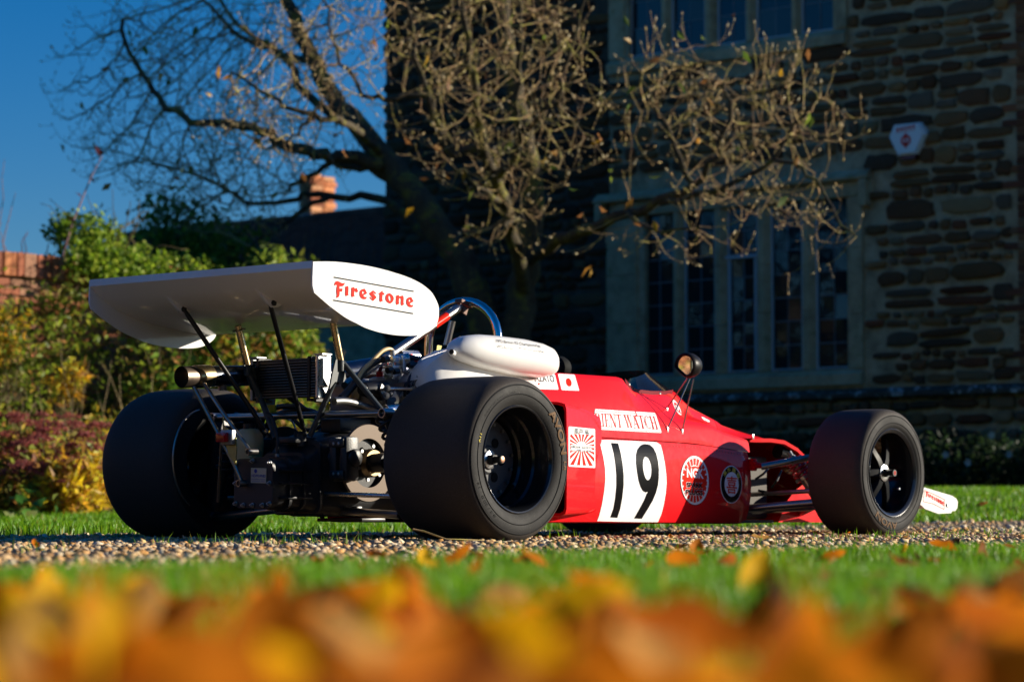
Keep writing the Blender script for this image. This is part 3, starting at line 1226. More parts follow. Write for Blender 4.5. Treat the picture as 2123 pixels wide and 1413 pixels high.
# climbers against the garden wall
clx = [-17, -13.5, -10, -6.5, -3, .5, 3.2, 5.3, 7.1, 8.8, 10.4]
for i, (x0, x1) in enumerate(zip(clx, clx[1:])):
    near = x0 >= 3
    lab = 'tangled climbing rose with small green leaves over the brick wall'
    if near: lab = ['dense green climber at the left picture edge on the wall', 'leggy climbing rose with tall straw stems before the wall', 'thin climber leaving most of the brick wall bare', 'green climber on the wall behind the white wing'][min(3, [j for j, a in enumerate(clx) if a >= 3].index(i))]
    root = plant('climbing_plant', ((x0 + x1) / 2, GY - .15, 0), lab, 'climber', 'climbing plants on the garden wall')
    lines, pts = [], []
    ns = int((x1 - x0) * (9 if near else 3))
    for s in range(ns):
        ln = wander((rng.uniform(x0, x1), GY - .12 - .5 * rng.random(), 0), (rng.normal(0, .35), .12, 1), int(rng.integers(8, 17)), .15, .16, .03)
        ln = [np.array([q[0], min(q[1], GY - .04), q[2]]) for q in ln]
        lines.append(ln)
        for q in ln[2:]:
            if rng.random() < (.75 if near else .6):
                k = int(rng.integers(22, 60)) if near else int(rng.integers(6, 14))
                pts.append(np.array(q) + rng.normal(0, (.15, .12, .12), (k, 3)) - np.array([0, .22, 0]) * rng.random((k, 1)))
    if near:   # a dense face of leaf clumps up to just under the coping
        m_ = int((x1 - x0) * 2.0 * 44)
        cc = np.c_[rng.uniform(x0, x1, m_), GY - .06 - .16 * rng.random(m_) ** 1.5, .15 + 1.95 * rng.random(m_)]
        gap = (np.sin(cc[:, 0] * 5.1 + 1.3) * np.sin(cc[:, 2] * 4.3 + cc[:, 0] * 2.1) > .62)
        cc = cc[~gap]
        pts += [q + rng.normal(0, (.09, .05, .08), (24, 3)) for q in cc]
    pts = np.vstack(pts)
    pts[:, 1] = np.minimum(pts[:, 1], GY - .02)
    if i == 8:    # thin where the bricks show
        pts = pts[rng.random(len(pts)) < np.where(pts[:, 2] > 2.0, .35, .9)]
    if i == 9:
        pts = pts[rng.random(len(pts)) < np.where(pts[:, 2] > 1.3, .40, .75)]
    add_stems(root, lines, .008 if near else .012)
    add_foliage(root, [leaf_cloud(pts, .062 if near else .09, MIXED, MW, .3, .5, out=np.array([.3, -.7, .2]))])

# bright lime shrub that hangs over the wall top
def blob(px_, py_, Y, rx, ry, rz, n):
    c = P(px_, py_, Y=Y)
    q = rng.normal(size=(n, 3))
    q /= np.linalg.norm(q, axis=1, keepdims=True)
    q *= (rng.random((n, 1)) ** .45)
    return c + q * (rx, ry, rz)


def clumpy(center, rad, ncl, per, spread):
    """Leaf points in clumps spread through an ellipsoid: uneven outline with gaps."""
    q = rng.normal(size=(ncl, 3))
    q /= np.linalg.norm(q, axis=1, keepdims=True)
    q = np.array(center) + q * (rng.random((ncl, 1)) ** .4) * np.array(rad)
    return np.vstack([c_ + rng.normal(0, spread * rng.uniform(.5, 1.3), (per, 3)) for c_ in q])


LIME = [(.27, .40, .025), (.18, .31, .025), (.36, .44, .05), (.10, .18, .02)]
root = plant('lime_shrub', tuple(P(240, 560, Y=GY + .2)), 'bright lime green shrub sprawling over the top of the brick wall', 'shrub')
pts = np.vstack([clumpy(P(x, y, Y=GY + .1), (r, .22, r * .8), n, 26, .05) + np.array([0, .10, 0]) for x, y, r, n in ((180, 478, .26, 20), (215, 512, .34, 36), (262, 545, .36, 40), (300, 572, .34, 34), (200, 560, .28, 18), (152, 470, .12, 7), (335, 590, .24, 18), (340, 630, .3, 20), (410, 640, .3, 20))])
pts = np.vstack([pts] + [clumpy(P(x, y, Y=GY - .16), (.26, .10, .20), 22, 24, .05) for x, y in ((185, 545), (225, 556), (268, 566), (310, 575), (352, 583), (395, 590), (440, 596))])
add_foliage(root, [leaf_cloud(pts, .06, LIME, None, .5, .6)])
lines = [wander(P(x, y, Y=GY + .1), (rng.normal(0, .5), rng.normal(0, .3), 1), 9, .09, .25) for x, y in ((230, 560), (260, 570), (200, 555), (290, 580), (245, 565)) for _ in range(4)]
add_stems(root, lines, .007)

# shrub in front of the wall end, bright leaves behind the exhaust
SHR = [(.17, .33, .03), (.24, .40, .04), (.10, .19, .02), (.42, .36, .04), (.48, .22, .06)]
for (x, y, r, hz, lab, pal) in ((505, 800, .85, .8, 'glossy bright green shrub with orange leaf tints behind the exhaust pipe', SHR), (350, 850, .38, .42, 'bushy green shrub growing between the wall and the rear wheel', SHR), (575, 660, .40, .75, 'dark green shrub growing up past the wall end', GREENS)):
    c_ = P(x, y, Y=GY - .9)
    root = plant('garden_shrub', (c_[0], c_[1], 0), lab, 'shrub', 'shrubs by the garden wall')
    pts = clumpy(c_, (r, .5, hz), int(260 * r), 24, .075)
    pts = pts[pts[:, 2] > .05]
    add_foliage(root, [leaf_cloud(pts, .085, pal, None, .4, .5, out=np.array([.2, -.3, .1]))])
    add_stems(root, [wander((c_[0] + rng.normal(0, .15), c_[1] + rng.normal(0, .1), 0), (rng.normal(0, .5), rng.normal(0, .3), 1), 11, .15, .15) for _ in range(22)], .012)
# taller dark tops rising left of the outbuilding (in shade)
for (x, y, r, hz, lab) in ((360, 500, .55, .55, 'leafy sapling rising above the wall under the bare branches'), (470, 545, .6, .5, 'rounded dark evergreen beside the outbuilding roof')):
    c_ = P(x, y, X=12.3)
    root = plant('garden_shrub', (c_[0], c_[1], 0), lab, 'shrub', 'shrubs by the garden wall')
    pts = clumpy(c_, (r * .7, r, hz), 75, 22, .09)
    pts2 = clumpy(c_ - np.array([0, 0, 1.0]), (.5, .75, .9), 150, 22, .09)
    add_foliage(root, [leaf_cloud(pts, .09, GREENS + [(.13, .16, .03)], None, .4, .5), leaf_cloud(pts2, .09, GREENS, None, .4, .5)])
    add_stems(root, [wander((c_[0] + rng.normal(0, .12), c_[1] + rng.normal(0, .12), 0), (rng.normal(0, .2), rng.normal(0, .2), 1), 17, .16, .1) for _ in range(14)], .014)

# border in front of the wall: sedums, yellow-leaved clumps, big green leaves, straw stems
SED_H = [(.34, .07, .065), (.42, .11, .10), (.26, .06, .045), (.46, .17, .13)]
SED_L = [(.45, .38, .04), (.26, .32, .05), (.55, .38, .04), (.34, .15, .07)]


def sedum(px_, py_top, Y, hw, lab):
    c_ = P(px_, py_top, Y=Y)
    root = plant('sedum', (c_[0], c_[1], float(gz(c_[0], c_[1]))), lab, 'perennial', 'sedums in the border')
    lines, heads, lv = [], [], []
    for k in range(34):
        b = np.array([c_[0] + rng.normal(0, hw * .3), c_[1] + rng.normal(0, hw * .25), 0])
        t = np.array([c_[0] + rng.normal(0, hw), c_[1] + rng.normal(0, hw * .6), c_[2] * rng.uniform(.62, 1.02)])
        lines.append([b, (b + t) / 2 + rng.normal(0, .03, 3), t])
        a = rng.random((170, 1)) * 2 * np.pi
        rr = np.sqrt(rng.random((170, 1))) * rng.uniform(.05, .10)
        heads.append(t + np.c_[rr * np.cos(a), rr * np.sin(a), .03 - 2.2 * rr ** 2 + rng.normal(0, .008, (170, 1))])
        for u in np.linspace(.25, .9, 7):
            lv.append(b + (t - b) * u + rng.normal(0, .035, (4, 3)))
    add_stems(root, lines, .005)
    f = add_foliage(root, [leaf_cloud(np.vstack(heads), .016, SED_H, None, 1.2, .9)], 'flower_heads')
    add_foliage(root, [leaf_cloud(np.vstack(lv), .075, SED_L, None, .4, .5)])


sedum(60, 868, 8.6, .22, 'dark red sedum at the left edge of the border')
sedum(165, 888, 8.0, .30, 'large rust red sedum clump left of the rear wheel')
sedum(130, 960, 7.5, .22, 'low pinkish sedum before the larger red clump')
sedum(225, 930, 8.4, .22, 'dark sedum half hidden behind the far rear tyre')

YEL = [(.75, .55, .02), (.66, .46, .03), (.50, .46, .04), (.72, .38, .03), (.34, .18, .05)]
for (x, y, Y, r, hz, n, lab) in ((155, 1010, 7.3, .26, .20, 60, 'clump of bright yellow autumn leaves low in the border'), (225, 1005, 7.5, .20, .22, 40, 'yellow leaved perennial close beside the far rear tyre'), (20, 705, 10.6, .18, .3, 20, 'small patch of yellow leaves on the climber at picture edge'), (140, 790, 9.6, .14, .12, 14, 'yellow leaf spray above the red sedum')):
    c_ = P(x, y, Y=Y)
    root = plant('yellow_perennial', (c_[0], c_[1], float(gz(c_[0], c_[1]))), lab, 'perennial', 'yellow leaved plants in the border')
    pts = clumpy(c_, (r, .2, hz), n, 16, .04)
    pts[:, 2] = np.maximum(pts[:, 2], root.location.z + .01)
    add_foliage(root, [leaf_cloud(pts, .085, YEL, None, .2, .32, out=np.array([0, -.2, .3]))])
    add_stems(root, [[(c_[0] + rng.normal(0, .06), c_[1] + rng.normal(0, .06), root.location.z if Y < 9 else c_[2] - .5), tuple(pts[rng.integers(len(pts))])] for _ in range(22)], .004)

BIG = [(.07, .20, .03), (.05, .15, .03), (.10, .24, .04), (.18, .22, .04)]
c_ = P(70, 1062, Y=6.9)
root = plant('bergenia', (c_[0], c_[1], float(gz(c_[0], c_[1]))), 'low plant with big rounded green leaves at the border edge', 'perennial')
V, F, C = leaf_cloud(np.vstack([P(x, y, Y=6.9 + rng.uniform(-.2, .2)) + rng.normal(0, (.05, .05, .02), (3, 3)) for x, y in ((20, 1075), (50, 1060), (75, 1040), (100, 1070), (130, 1080), (60, 1085), (5, 1050), (40, 1030))]), .10, BIG, None, 1.2, .95)
for k in range(len(V) // 5):
    o = np_mesh('leaf', rel(V[k * 5:k * 5 + 5], root), F[:4], LEAFM, C[k * 5:k * 5 + 5], root)
# filler greenery low in the border (cannot be counted)
pts = np.vstack([clumpy(P(x, y, Y=Y), (.5, .35, .22), 46, 18, .06) for x, y, Y in ((10, 990, 8.8), (90, 1000, 8.6), (170, 980, 9.2), (260, 990, 9.0), (60, 930, 9.6), (190, 900, 9.9), (300, 960, 9.4), (350, 980, 9.2), (-60, 980, 9))])
pts = pts[pts[:, 2] > gz(pts[:, 0], pts[:, 1])]
V, F, C = leaf_cloud(pts, .065, MIXED + YEL[:2], None, .4, .42)
tag(np_mesh('border_undergrowth', V, F, LEAFM, C), 'mixed low autumn greenery filling the border', kind='stuff')
# straw stems
root = plant('dry_perennial', tuple(P(100, 1060, Y=9.4)), 'tall dry straw coloured flower stems in the border', 'perennial')
add_stems(root, [wander(P(rng.uniform(-30, 330), 1045, Y=rng.uniform(8.8, 10.6)), (rng.normal(0, .12), rng.normal(0, .1), 1), int(rng.integers(6, 12)), .12, .07) for _ in range(22)], .006, m=mat('straw_stem', (.30, .22, .10), .8))
# unseen tree belt added to cut low sky light; reflects in windows, paint, mirror
ang = np.radians(rng.uniform(72, 288, 900))
rad_ = rng.uniform(24, 32, 900)
cen = np.c_[2 + rad_ * np.cos(ang), rad_ * np.sin(ang), rng.uniform(.3, 6.0, 900) * (.75 + .25 * np.sin(ang * 9))]
cen = cen[(cen[:, 1] > 12.5) | (cen[:, 0] < -14) | (cen[:, 1] < -14)]
pts = np.vstack([c_ + rng.normal(0, .75, (22, 3)) for c_ in cen])
V, F, C = leaf_cloud(pts, .85, [(.05, .075, .02), (.07, .09, .025), (.09, .07, .03), (.035, .05, .018)], None, .3, .7)
tag(np_mesh('sky_blocking_treeline', V, F, LEAFM, C), 'unseen dark tree belt added behind the viewpoint to cut sky light', kind='stuff')
# two long rose canes against the sky
root = plant('rose_cane', tuple(P(130, 530, Y=GY + .1)), 'single long red rose cane rising above the wall into the sky', 'climber')
add_stems(root, [[P(x, y, Y=GY + .1) for x, y in ((120, 580), (133, 520), (150, 462), (172, 408), (190, 365), (212, 322))]], .012, m=mat('red_cane', (.13, .03, .04), .6))
add_foliage(root, [leaf_cloud(np.array([P(x, y, Y=GY + .1) for x, y in ((212, 322), (188, 368), (152, 460), (206, 325), (170, 410))]), .10, [(.12, .03, .03)], None, .2, .4)])
root = plant('rose_cane', tuple(P(60, 520, Y=GY + .2)), 'faint thin bare canes above the wall at the left edge', 'climber')
add_stems(root, [[P(x + dx * k + rng.normal(0, 3), 530 - k * h, Y=GY + .2) for k in range(6)] for x, dx, h in ((10, -2, 14), (38, 4, 10), (52, 0, 9), (88, 6, 9), (108, 9, 8), (-8, 3, 40), (2, 6, 26))], .006, m=mat('red_cane_dim', (.13, .04, .05), .6))

# ------------------------------------------------------------------ bed under the house windows, white flowers, all in shade
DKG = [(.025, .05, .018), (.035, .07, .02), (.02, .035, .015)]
fl = mat('white_petal', (.45, .47, .47), .6)
y = 5.2
i = 0
labs = ['low dark green bush with white flowers at the right picture edge', 'second dark bush with white flowers from the right edge', 'dark flowering bush right behind the front wheel', 'dark bush under the right end of the mullioned window', 'dark bush under the middle of the mullioned window', 'dark bush under the left end of the mullioned window', 'dark bush at the foot of the magnolia tree', 'last dark bush by the left corner of the house']
while y < 14.5 and i < 8:
    wd = 1.15
    cx = HX - .62
    root = plant('flowering_bush', (cx, y + wd / 2, float(gz(cx, y))), labs[i], 'bush', 'dark bushes along the house wall')
    z0 = root.location.z
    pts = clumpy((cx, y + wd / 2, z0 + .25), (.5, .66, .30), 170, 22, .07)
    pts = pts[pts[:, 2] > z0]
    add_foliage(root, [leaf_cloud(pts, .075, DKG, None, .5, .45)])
    mbp = None
    for k in range(4 if i < 3 else 2):
        fc = np.array([cx - .42 + rng.normal(0, .08), y + rng.uniform(.05, wd), z0 + rng.uniform(.28, .56)])
        mb = MB()
        for q in range(5):
            a = 2 * math.pi * q / 5
            u = Vector((-.3, math.cos(a), math.sin(a)))
            w_ = Vector((0, -math.sin(a), math.cos(a)))
            c0 = Vector(fc) - root.location
            mb.add([c0, c0 + u * .028 + w_ * .014, c0 + u * .04, c0 + u * .028 - w_ * .014], [(0, 1, 2, 3)])
        mb.build('flower', fl, root, smooth=False)
    y += wd
    i += 1

# ------------------------------------------------------------------ the magnolia
tree_c = P(1050, 1040, X=12.7)
tree = plant('magnolia_tree', (tree_c[0], tree_c[1], 0), 'spreading bare magnolia tree with pale buds in front of the house', 'tree')
TO = np.array(tree.location)


def limb(pp): return [np.array(P(x, y, X=X)) for x, y, X in pp]


LIMBS = [
    ([(1020, 1040, 12.7), (1015, 800, 12.65), (990, 640, 12.6), (955, 550, 12.5), (890, 440, 12.35), (835, 372, 12.25), (790, 318, 12.15), (735, 258, 12.05), (695, 210, 12), (655, 140, 11.9), (620, 70, 11.8), (600, 0, 11.7), (585, -90, 11.6)], .20, .05),
    ([(1040, 1040, 12.8), (1060, 800, 12.8), (1075, 640, 12.8), (1095, 520, 12.7), (1105, 400, 12.6), (1090, 300, 12.4), (1060, 170, 12.2), (1045, 40, 12), (1035, -90, 12)], .19, .06),
    ([(812, 345, 12.2), (760, 335, 12.0), (705, 325, 11.8), (655, 318, 11.6), (605, 305, 11.4), (560, 285, 11.3), (520, 268, 11.2), (455, 257, 11), (400, 250, 10.9), (345, 220, 10.8), (305, 170, 10.7), (270, 110, 10.6), (255, 40, 10.6)], .08, .020),
    ([(735, 258, 12.05), (690, 235, 12), (640, 195, 12.1), (600, 130, 12.2), (560, 95, 12.2), (490, 45, 12.2), (440, -20, 12.2)], .06, .018),
    ([(695, 210, 12), (640, 130, 11.9), (600, 118, 11.8), (540, 95, 11.7), (480, 60, 11.6), (420, 0, 11.5)], .055, .016),
    ([(930, 500, 12.45), (850, 410, 12.4), (790, 358, 12.3), (735, 348, 12.2), (690, 346, 12.1), (640, 365, 12.0), (600, 395, 12.0)], .065, .018),
    ([(950, 560, 12.5), (880, 470, 12.6), (820, 430, 12.6), (770, 405, 12.6), (700, 408, 12.5), (640, 398, 12.3), (590, 415, 12.2), (530, 425, 12.1), (470, 395, 12)], .062, .018),
    ([(700, 408, 12.5), (650, 420, 12.3), (610, 455, 12.2), (570, 480, 12.1), (520, 510, 12)], .035, .010),
    ([(1095, 540, 12.7), (1160, 495, 12.4), (1230, 470, 12.1), (1300, 440, 11.9), (1370, 420, 11.8), (1440, 385, 11.7), (1490, 320, 11.6), (1510, 240, 11.6), (1500, 170, 11.5)], .07, .015),
    ([(1370, 420, 11.8), (1440, 405, 11.6), (1530, 375, 11.5), (1600, 330, 11.5), (1650, 260, 11.5), (1690, 190, 11.4)], .035, .010),
    ([(1440, 385, 11.7), (1400, 300, 11.6), (1360, 220, 11.5), (1330, 150, 11.5)], .03, .009),
    ([(1600, 330, 11.5), (1660, 345, 11.4), (1700, 390, 11.3), (1735, 450, 11.2), (1775, 490, 11.2)], .02, .007),
    ([(1300, 440, 11.9), (1340, 470, 11.4), (1400, 480, 11.2), (1450, 470, 11.1)], .025, .008),
    ([(1085, 600, 12.75), (1060, 480, 12), (1040, 420, 11.4), (1020, 360, 11), (1000, 300, 10.7), (985, 220, 10.4), (970, 130, 10.2), (960, 30, 10), (950, -60, 9.9)], .08, .02),
    ([(1020, 360, 11), (1060, 340, 10.7), (1075, 280, 10.4), (1070, 180, 10.2), (1080, 80, 10.1), (1075, -40, 10)], .05, .014),
    ([(1075, 280, 10.4), (1130, 230, 10.3), (1170, 150, 10.2), (1200, 60, 10.1), (1220, -30, 10)], .03, .010),
    ([(1000, 300, 10.7), (940, 320, 10.5), (900, 240, 10.3), (870, 150, 10.2), (850, 50, 10.1), (835, -40, 10)], .045, .012),
    ([(940, 320, 10.5), (880, 205, 10.2), (820, 208, 10.0), (770, 200, 9.9), (720, 150, 9.8), (690, 80, 9.7), (670, 0, 9.7)], .035, .010),
    ([(1040, 420, 11.4), (1010, 400, 10.8), (960, 360, 10.5), (930, 330, 10.4)], .03, .010),
    ([(1060, 480, 12), (1070, 450, 11.3), (1040, 470, 11), (1060, 440, 10.9), (1110, 460, 10.8)], .025, .008),
    ([(790, 318, 12.15), (745, 270, 11), (700, 250, 10), (650, 240, 9.6), (590, 215, 9.4), (540, 190, 9.3), (480, 150, 9.2)], .045, .010),
    ([(650, 240, 9.6), (625, 265, 9.5), (600, 290, 9.4), (550, 310, 9.4)], .02, .008),
]
limb_pts = []


def smooth_line(pp, sub=3):
    out = []
    n = len(pp)
    for i in range(n - 1):
        p0, p1, p2, p3 = pp[max(i - 1, 0)], pp[i], pp[i + 1], pp[min(i + 2, n - 1)]
        for k in range(sub):
            t = k / sub
            out.append(.5 * ((2 * p1) + (-p0 + p2) * t + (2 * p0 - 5 * p1 + 4 * p2 - p3) * t * t + (-p0 + 3 * p1 - 3 * p2 + p3) * t ** 3))
    out.append(pp[-1])
    return out


for k, (pp, r0, r1) in enumerate(LIMBS):
    ln = smooth_line(limb(pp))
    ln = [q + (rng.normal(0, .018, 3) if 0 < i < len(ln) - 1 else 0) for i, q in enumerate(ln)]
    n = len(ln)
    rr = [r0 + (r1 - r0) * (i / (n - 1)) ** .8 for i in range(n)]
    if k == 0: ln[0][2] = -.05
    mb = MB()
    mb.tube([tuple(q - TO) for q in ln], rr, 10 if r0 > .06 else 7)
    mb.build('trunk' if k < 2 else 'limb', BARK, tree, angle=80)
    start = 9 if k < 2 else 1
    for i, q in enumerate(ln):
        if i >= start: limb_pts.append((q, rr[i]))

# attraction clouds for the twigs
CLOUDS = [  # px, py, X, half sizes (x depth, px width, px height), n
    (1500, 235, 11.7, .55, 235, 150, 900), (1380, 190, 11.6, .4, 110, 110, 260), (1640, 260, 11.5, .4, 120, 130, 330), (1720, 480, 11.2, .25, 75, 75, 80), (1400, 490, 11.3, .3, 140, 60, 170), (1260, 480, 11.3, .25, 50, 40, 45),
    (1560, 400, 11.5, .4, 190, 60, 260),
    (1080, 170, 10.3, .7, 160, 230, 900), (920, 150, 10.2, .6, 130, 200, 620), (1010, 360, 10.7, .5, 110, 80, 330), (1050, 470, 10.9, .3, 80, 60, 120), (1180, 190, 10.3, .4, 90, 180, 260),
    (760, 90, 9.9, .5, 120, 130, 430), (640, 150, 9.6, .5, 150, 120, 420), (560, 240, 9.5, .5, 130, 110, 300),
    (270, 190, 10.9, .6, 160, 180, 620), (450, 150, 11.6, .8, 180, 170, 700), (400, 330, 11.3, .7, 220, 90, 620), (560, 330, 11.7, .6, 160, 90, 420), (480, 430, 12.0, .5, 170, 80, 360), (600, 60, 11.9, .6, 160, 130, 420), (230, 330, 11.0, .4, 80, 60, 120), (340, 60, 11.2, .6, 150, 90, 260), (720, 300, 12.0, .4, 70, 80, 120),
]
att = []
for (x, y, X, dx, wx, wy, n) in CLOUDS:
    n = int(n * (.58 if x > 700 else 1.0))
    q = rng.normal(size=(n, 3))
    q /= np.linalg.norm(q, axis=1, keepdims=True)
    q *= rng.random((n, 1)) ** .4
    for a in np.vstack([q, q[rng.random(n) < (.45 if x > 700 else .0)] * rng.uniform(.7, 1.08, (1, 1))]): att.append(P(x + a[1] * wx, y + a[2] * wy, X=X + a[0] * dx))
att = np.array(att)
nodes = [q.copy() for q, r in limb_pts]
parent_i = [-1] * len(nodes)
nchild = [0] * len(nodes)
alive = np.ones(len(att), bool)
STEP, KILL, INF = .10, .16, 1.6
new_from = 0
near_i = np.full(len(att), -1)
near_d = np.full(len(att), 1e9)
for it in range(60):
    N = np.array(nodes[new_from:])
    if len(N) == 0: break
    kd = kdtree.KDTree(len(N))
    for i, q in enumerate(N): kd.insert(q, i)
    kd.balance()
    for a in np.nonzero(alive)[0]:
        co, i, d = kd.find(att[a])
        if d < near_d[a]:
            near_d[a], near_i[a] = d, i + new_from
    alive &= near_d > KILL
    act = np.nonzero(alive & (near_d < INF))[0]
    if len(act) == 0: break
    acc = {}
    for a in act:
        d = att[a] - nodes[near_i[a]]
        acc.setdefault(near_i[a], []).append(d / (np.linalg.norm(d) + 1e-9))
    new_from = len(nodes)
    for i, ds in acc.items():
        if nchild[i] >= (2 if parent_i[i] >= 0 else 3): continue
        d = np.mean(ds, 0) + rng.normal(0, .12, 3) + np.array([0, 0, .10])
        if parent_i[i] >= 0:
            m_ = nodes[i] - nodes[parent_i[i]]
            d = d + (.55 if nchild[i] == 0 else .1) * m_ / (np.linalg.norm(m_) + 1e-9)
        d /= np.linalg.norm(d) + 1e-9
        nodes.append(nodes[i] + d * STEP)
        parent_i.append(i)
        nchild.append(0)
        nchild[i] += 1
nodes = np.array(nodes)
n0 = len(limb_pts)
rad = np.full(len(nodes), 0.0)
child = [[] for _ in nodes]
for i in range(n0, len(nodes)): child[parent_i[i]].append(i)
for i in range(len(nodes) - 1, n0 - 1, -1):
    rad[i] = (.0050 if to_px(nodes[i])[0][0] < 700 else .0036) if not child[i] else min(.028, (sum(rad[c] ** 2.5 for c in child[i])) ** (1 / 2.5))
tv, tf = [], []
bud_p, bud_d = [], []


def seg(p, q, r0, r1, n=4):
    d = q - p
    L = np.linalg.norm(d)
    if L < 1e-6: return
    d /= L
    u = np.cross(d, (0, 0, 1) if abs(d[2]) < .9 else (1, 0, 0))
    u /= np.linalg.norm(u)
    w = np.cross(d, u)
    o = len(tv)
    for (c, r) in ((p, r0), (q, r1)):
        for k in range(n):
            a = 2 * math.pi * k / n
            tv.append(c + r * (u * math.cos(a) + w * math.sin(a)))
    for k in range(n):
        tf.append((o + k, o + (k + 1) % n, o + n + (k + 1) % n, o + n + k))


def spur(p, d, L, r, level):
    """A short shoot that curves upwards, with side shoots and a bud at each tip."""
    n = max(2, int(L / .05))
    d = d / np.linalg.norm(d)
    for k in range(n):
        d = d + rng.normal(0, .10, 3) + np.array([0, 0, .13])
        d /= np.linalg.norm(d)
        q = p + d * (L / n)
        seg(p, q, r * (1 - .5 * k / n), r * (1 - .5 * (k + 1) / n), 3)
        if level > 0 and rng.random() < .5:
            sd = d * .5 + rng.normal(0, .6, 3)
            spur(q, sd, L * rng.uniform(.3, .55), r * .75, level - 1)
        p = q
    bud_p.append(p)
    bud_d.append(d + np.array([0, 0, .3]))


for i in range(n0, len(nodes)):
    pi_ = parent_i[i]
    seg(nodes[pi_], nodes[i], rad[i] * (1.15 if pi_ >= n0 else 1.4), rad[i])
    d = nodes[i] - nodes[pi_]
    d /= np.linalg.norm(d)
    if not child[i]:
        spur(nodes[i], d, rng.uniform(.14, .36), .0038, 1)
    if rng.random() < .24:
        spur(nodes[i], d * .5 + rng.normal(0, .5, 3), rng.uniform(.07, .26), .0034, 1)
tw = np_mesh('twigs', np.array(tv) - TO, np.array(tf), TWIG, None, tree)
tag(tw, kind='stuff')
bud_p, bud_d = np.array(bud_p), np.array(bud_d)
bud_d /= np.linalg.norm(bud_d, axis=1, keepdims=True)
nb = len(bud_p)
u = np.cross(bud_d, rng.normal(size=(nb, 3)))
u /= np.linalg.norm(u, axis=1, keepdims=True)
w_ = np.cross(bud_d, u)
L = rng.uniform(.026, .056, (nb, 1))
R_ = L * .17
V = np.stack([bud_p - bud_d * L * .1, bud_p + bud_d * L * .4 + u * R_, bud_p + bud_d * L * .4 + w_ * R_, bud_p + bud_d * L * .4 - u * R_, bud_p + bud_d * L * .4 - w_ * R_, bud_p + bud_d * L], 1)
f = np.array([(0, 2, 1), (0, 3, 2), (0, 4, 3), (0, 1, 4), (1, 2, 5), (2, 3, 5), (3, 4, 5), (4, 1, 5)])
F = (f[None] + 6 * np.arange(nb)[:, None, None]).reshape(-1, 3)
bc = np.array([(.74, .55, .27), (.62, .42, .17), (.82, .68, .40), (.54, .42, .14)])[rng.choice(4, nb)] * (.7 + .6 * rng.random((nb, 1)))
BUD = leaf_mat('downy_bud', None, .2, .7)
b_o = np_mesh('buds', V.reshape(-1, 3) - TO, F, BUD, np.repeat(bc, 6, 0), tree, smooth=True)
tag(b_o, kind='stuff')
# last leaves on the tree
rl = random.Random(5)
LP = [(1355, 455, 11.1), (1330, 470, 11.1), (1228, 550, 11.2), (790, 38, 9.8), (800, 60, 9.8), (545, 285, 9.5), (505, 215, 9.5), (485, 160, 9.4), (355, 135, 11), (370, 150, 11), (440, 200, 10), (455, 165, 10), (350, 160, 11), (265, 60, 10.8), (258, 480, 11.5), (265, 490, 11.5), (505, 390, 11.8), (460, 335, 11.6), (1270, 350, 11.3), (1265, 365, 11.3), (1460, 80, 11.4), (1372, 120, 11.3), (1360, 265, 11.3), (960, 470, 11.6), (940, 520, 12), (1210, 440, 11.8), (890, 460, 12), (520, 190, 9.4), (560, 80, 11), (420, 140, 10.8), (480, 60, 11), (600, 250, 9.6), (640, 230, 9.6), (395, 340, 11.2), (300, 95, 10.9), (340, 45, 11), (1225, 555, 11.2), (960, 350, 10.5), (1155, 310, 10.5), (1320, 180, 11.4), (870, 370, 11.5), (900, 560, 12), (985, 390, 10.6)]
LP += [(int(rl.uniform(120, 1750)), int(rl.uniform(20, 430)), rl.uniform(9.4, 11.6)) for _ in range(70)]
LP = [q for q in LP if (q[0] < 1700 and q[1] < 560)]
TL = [(.50, .28, .02), (.42, .20, .03), (.20, .26, .03), (.30, .13, .04), (.10, .16, .02)]
for (x, y, X) in LP:
    V, F, C = leaf_cloud(np.array([P(x, y, X=X)]), .11, [TL[rng.integers(5)]], None, .1, .45, out=np.array([0, 0, -1.2]))
    np_mesh('leaf', V - TO, F, LEAFM, C, tree)
# ------------------------------------------------------------------ the racing car: origin under the rear axle, nose towards +X
car = empty('race_car', (0, 0, 0))
tag(car, 'red single seat vintage racing car number 19 with white rear wing, on the gravel', 'racing car')
RR, WR, RF, WF = .2807, .391, .2608, .265
YR, YF, WB = .711, .69, 2.44
ZR, ZF = RR - .004, RF - .004


def part(name, parent=None): return empty(name, (0, 0, 0), parent or car)


def lerp_tab(tab):
    xs = [t[0] for t in tab]
    ysn = [t[1] for t in tab]
    return lambda x: float(np.interp(x, xs, ysn))


# ---- flat lettering ------------------------------------------------------------
def font_polys(txt, bold=0.0, shear=0.0, spacing=1.0):
    """Text as a triangulated flat mesh: verts (n,2) scaled to width 1 x height 1 box, faces."""
    cu = bpy.data.curves.new('txt', 'FONT')
    cu.body = txt
    cu.size = 1
    cu.offset = bold
    cu.shear = shear
    cu.space_character = spacing
    cu.resolution_u = 4
    ob = bpy.data.objects.new('txt', cu)
    COL.objects.link(ob)
    dg = bpy.context.evaluated_depsgraph_get()
    dg.update()
    me = ob.evaluated_get(dg).to_mesh()
    vs = np.array([tuple(q.co)[:2] for q in me.vertices])
    fs = [tuple(p.vertices) for p in me.polygons]
    ob.evaluated_get(dg).to_mesh_clear()
    bpy.data.objects.remove(ob)
    bpy.data.curves.remove(cu)
    lo, hi = vs.min(0), vs.max(0)
    return (vs - lo) / (hi - lo), fs


def fill(outer, holes=()):
    loops = [[Vector((a, b, 0)) for a, b in l] for l in [outer, *holes]]
    pts = [q for l in loops for q in l]
    return np.array([(q.x, q.y) for q in pts]), [tuple(t) for t in tessellate_polygon(loops)]


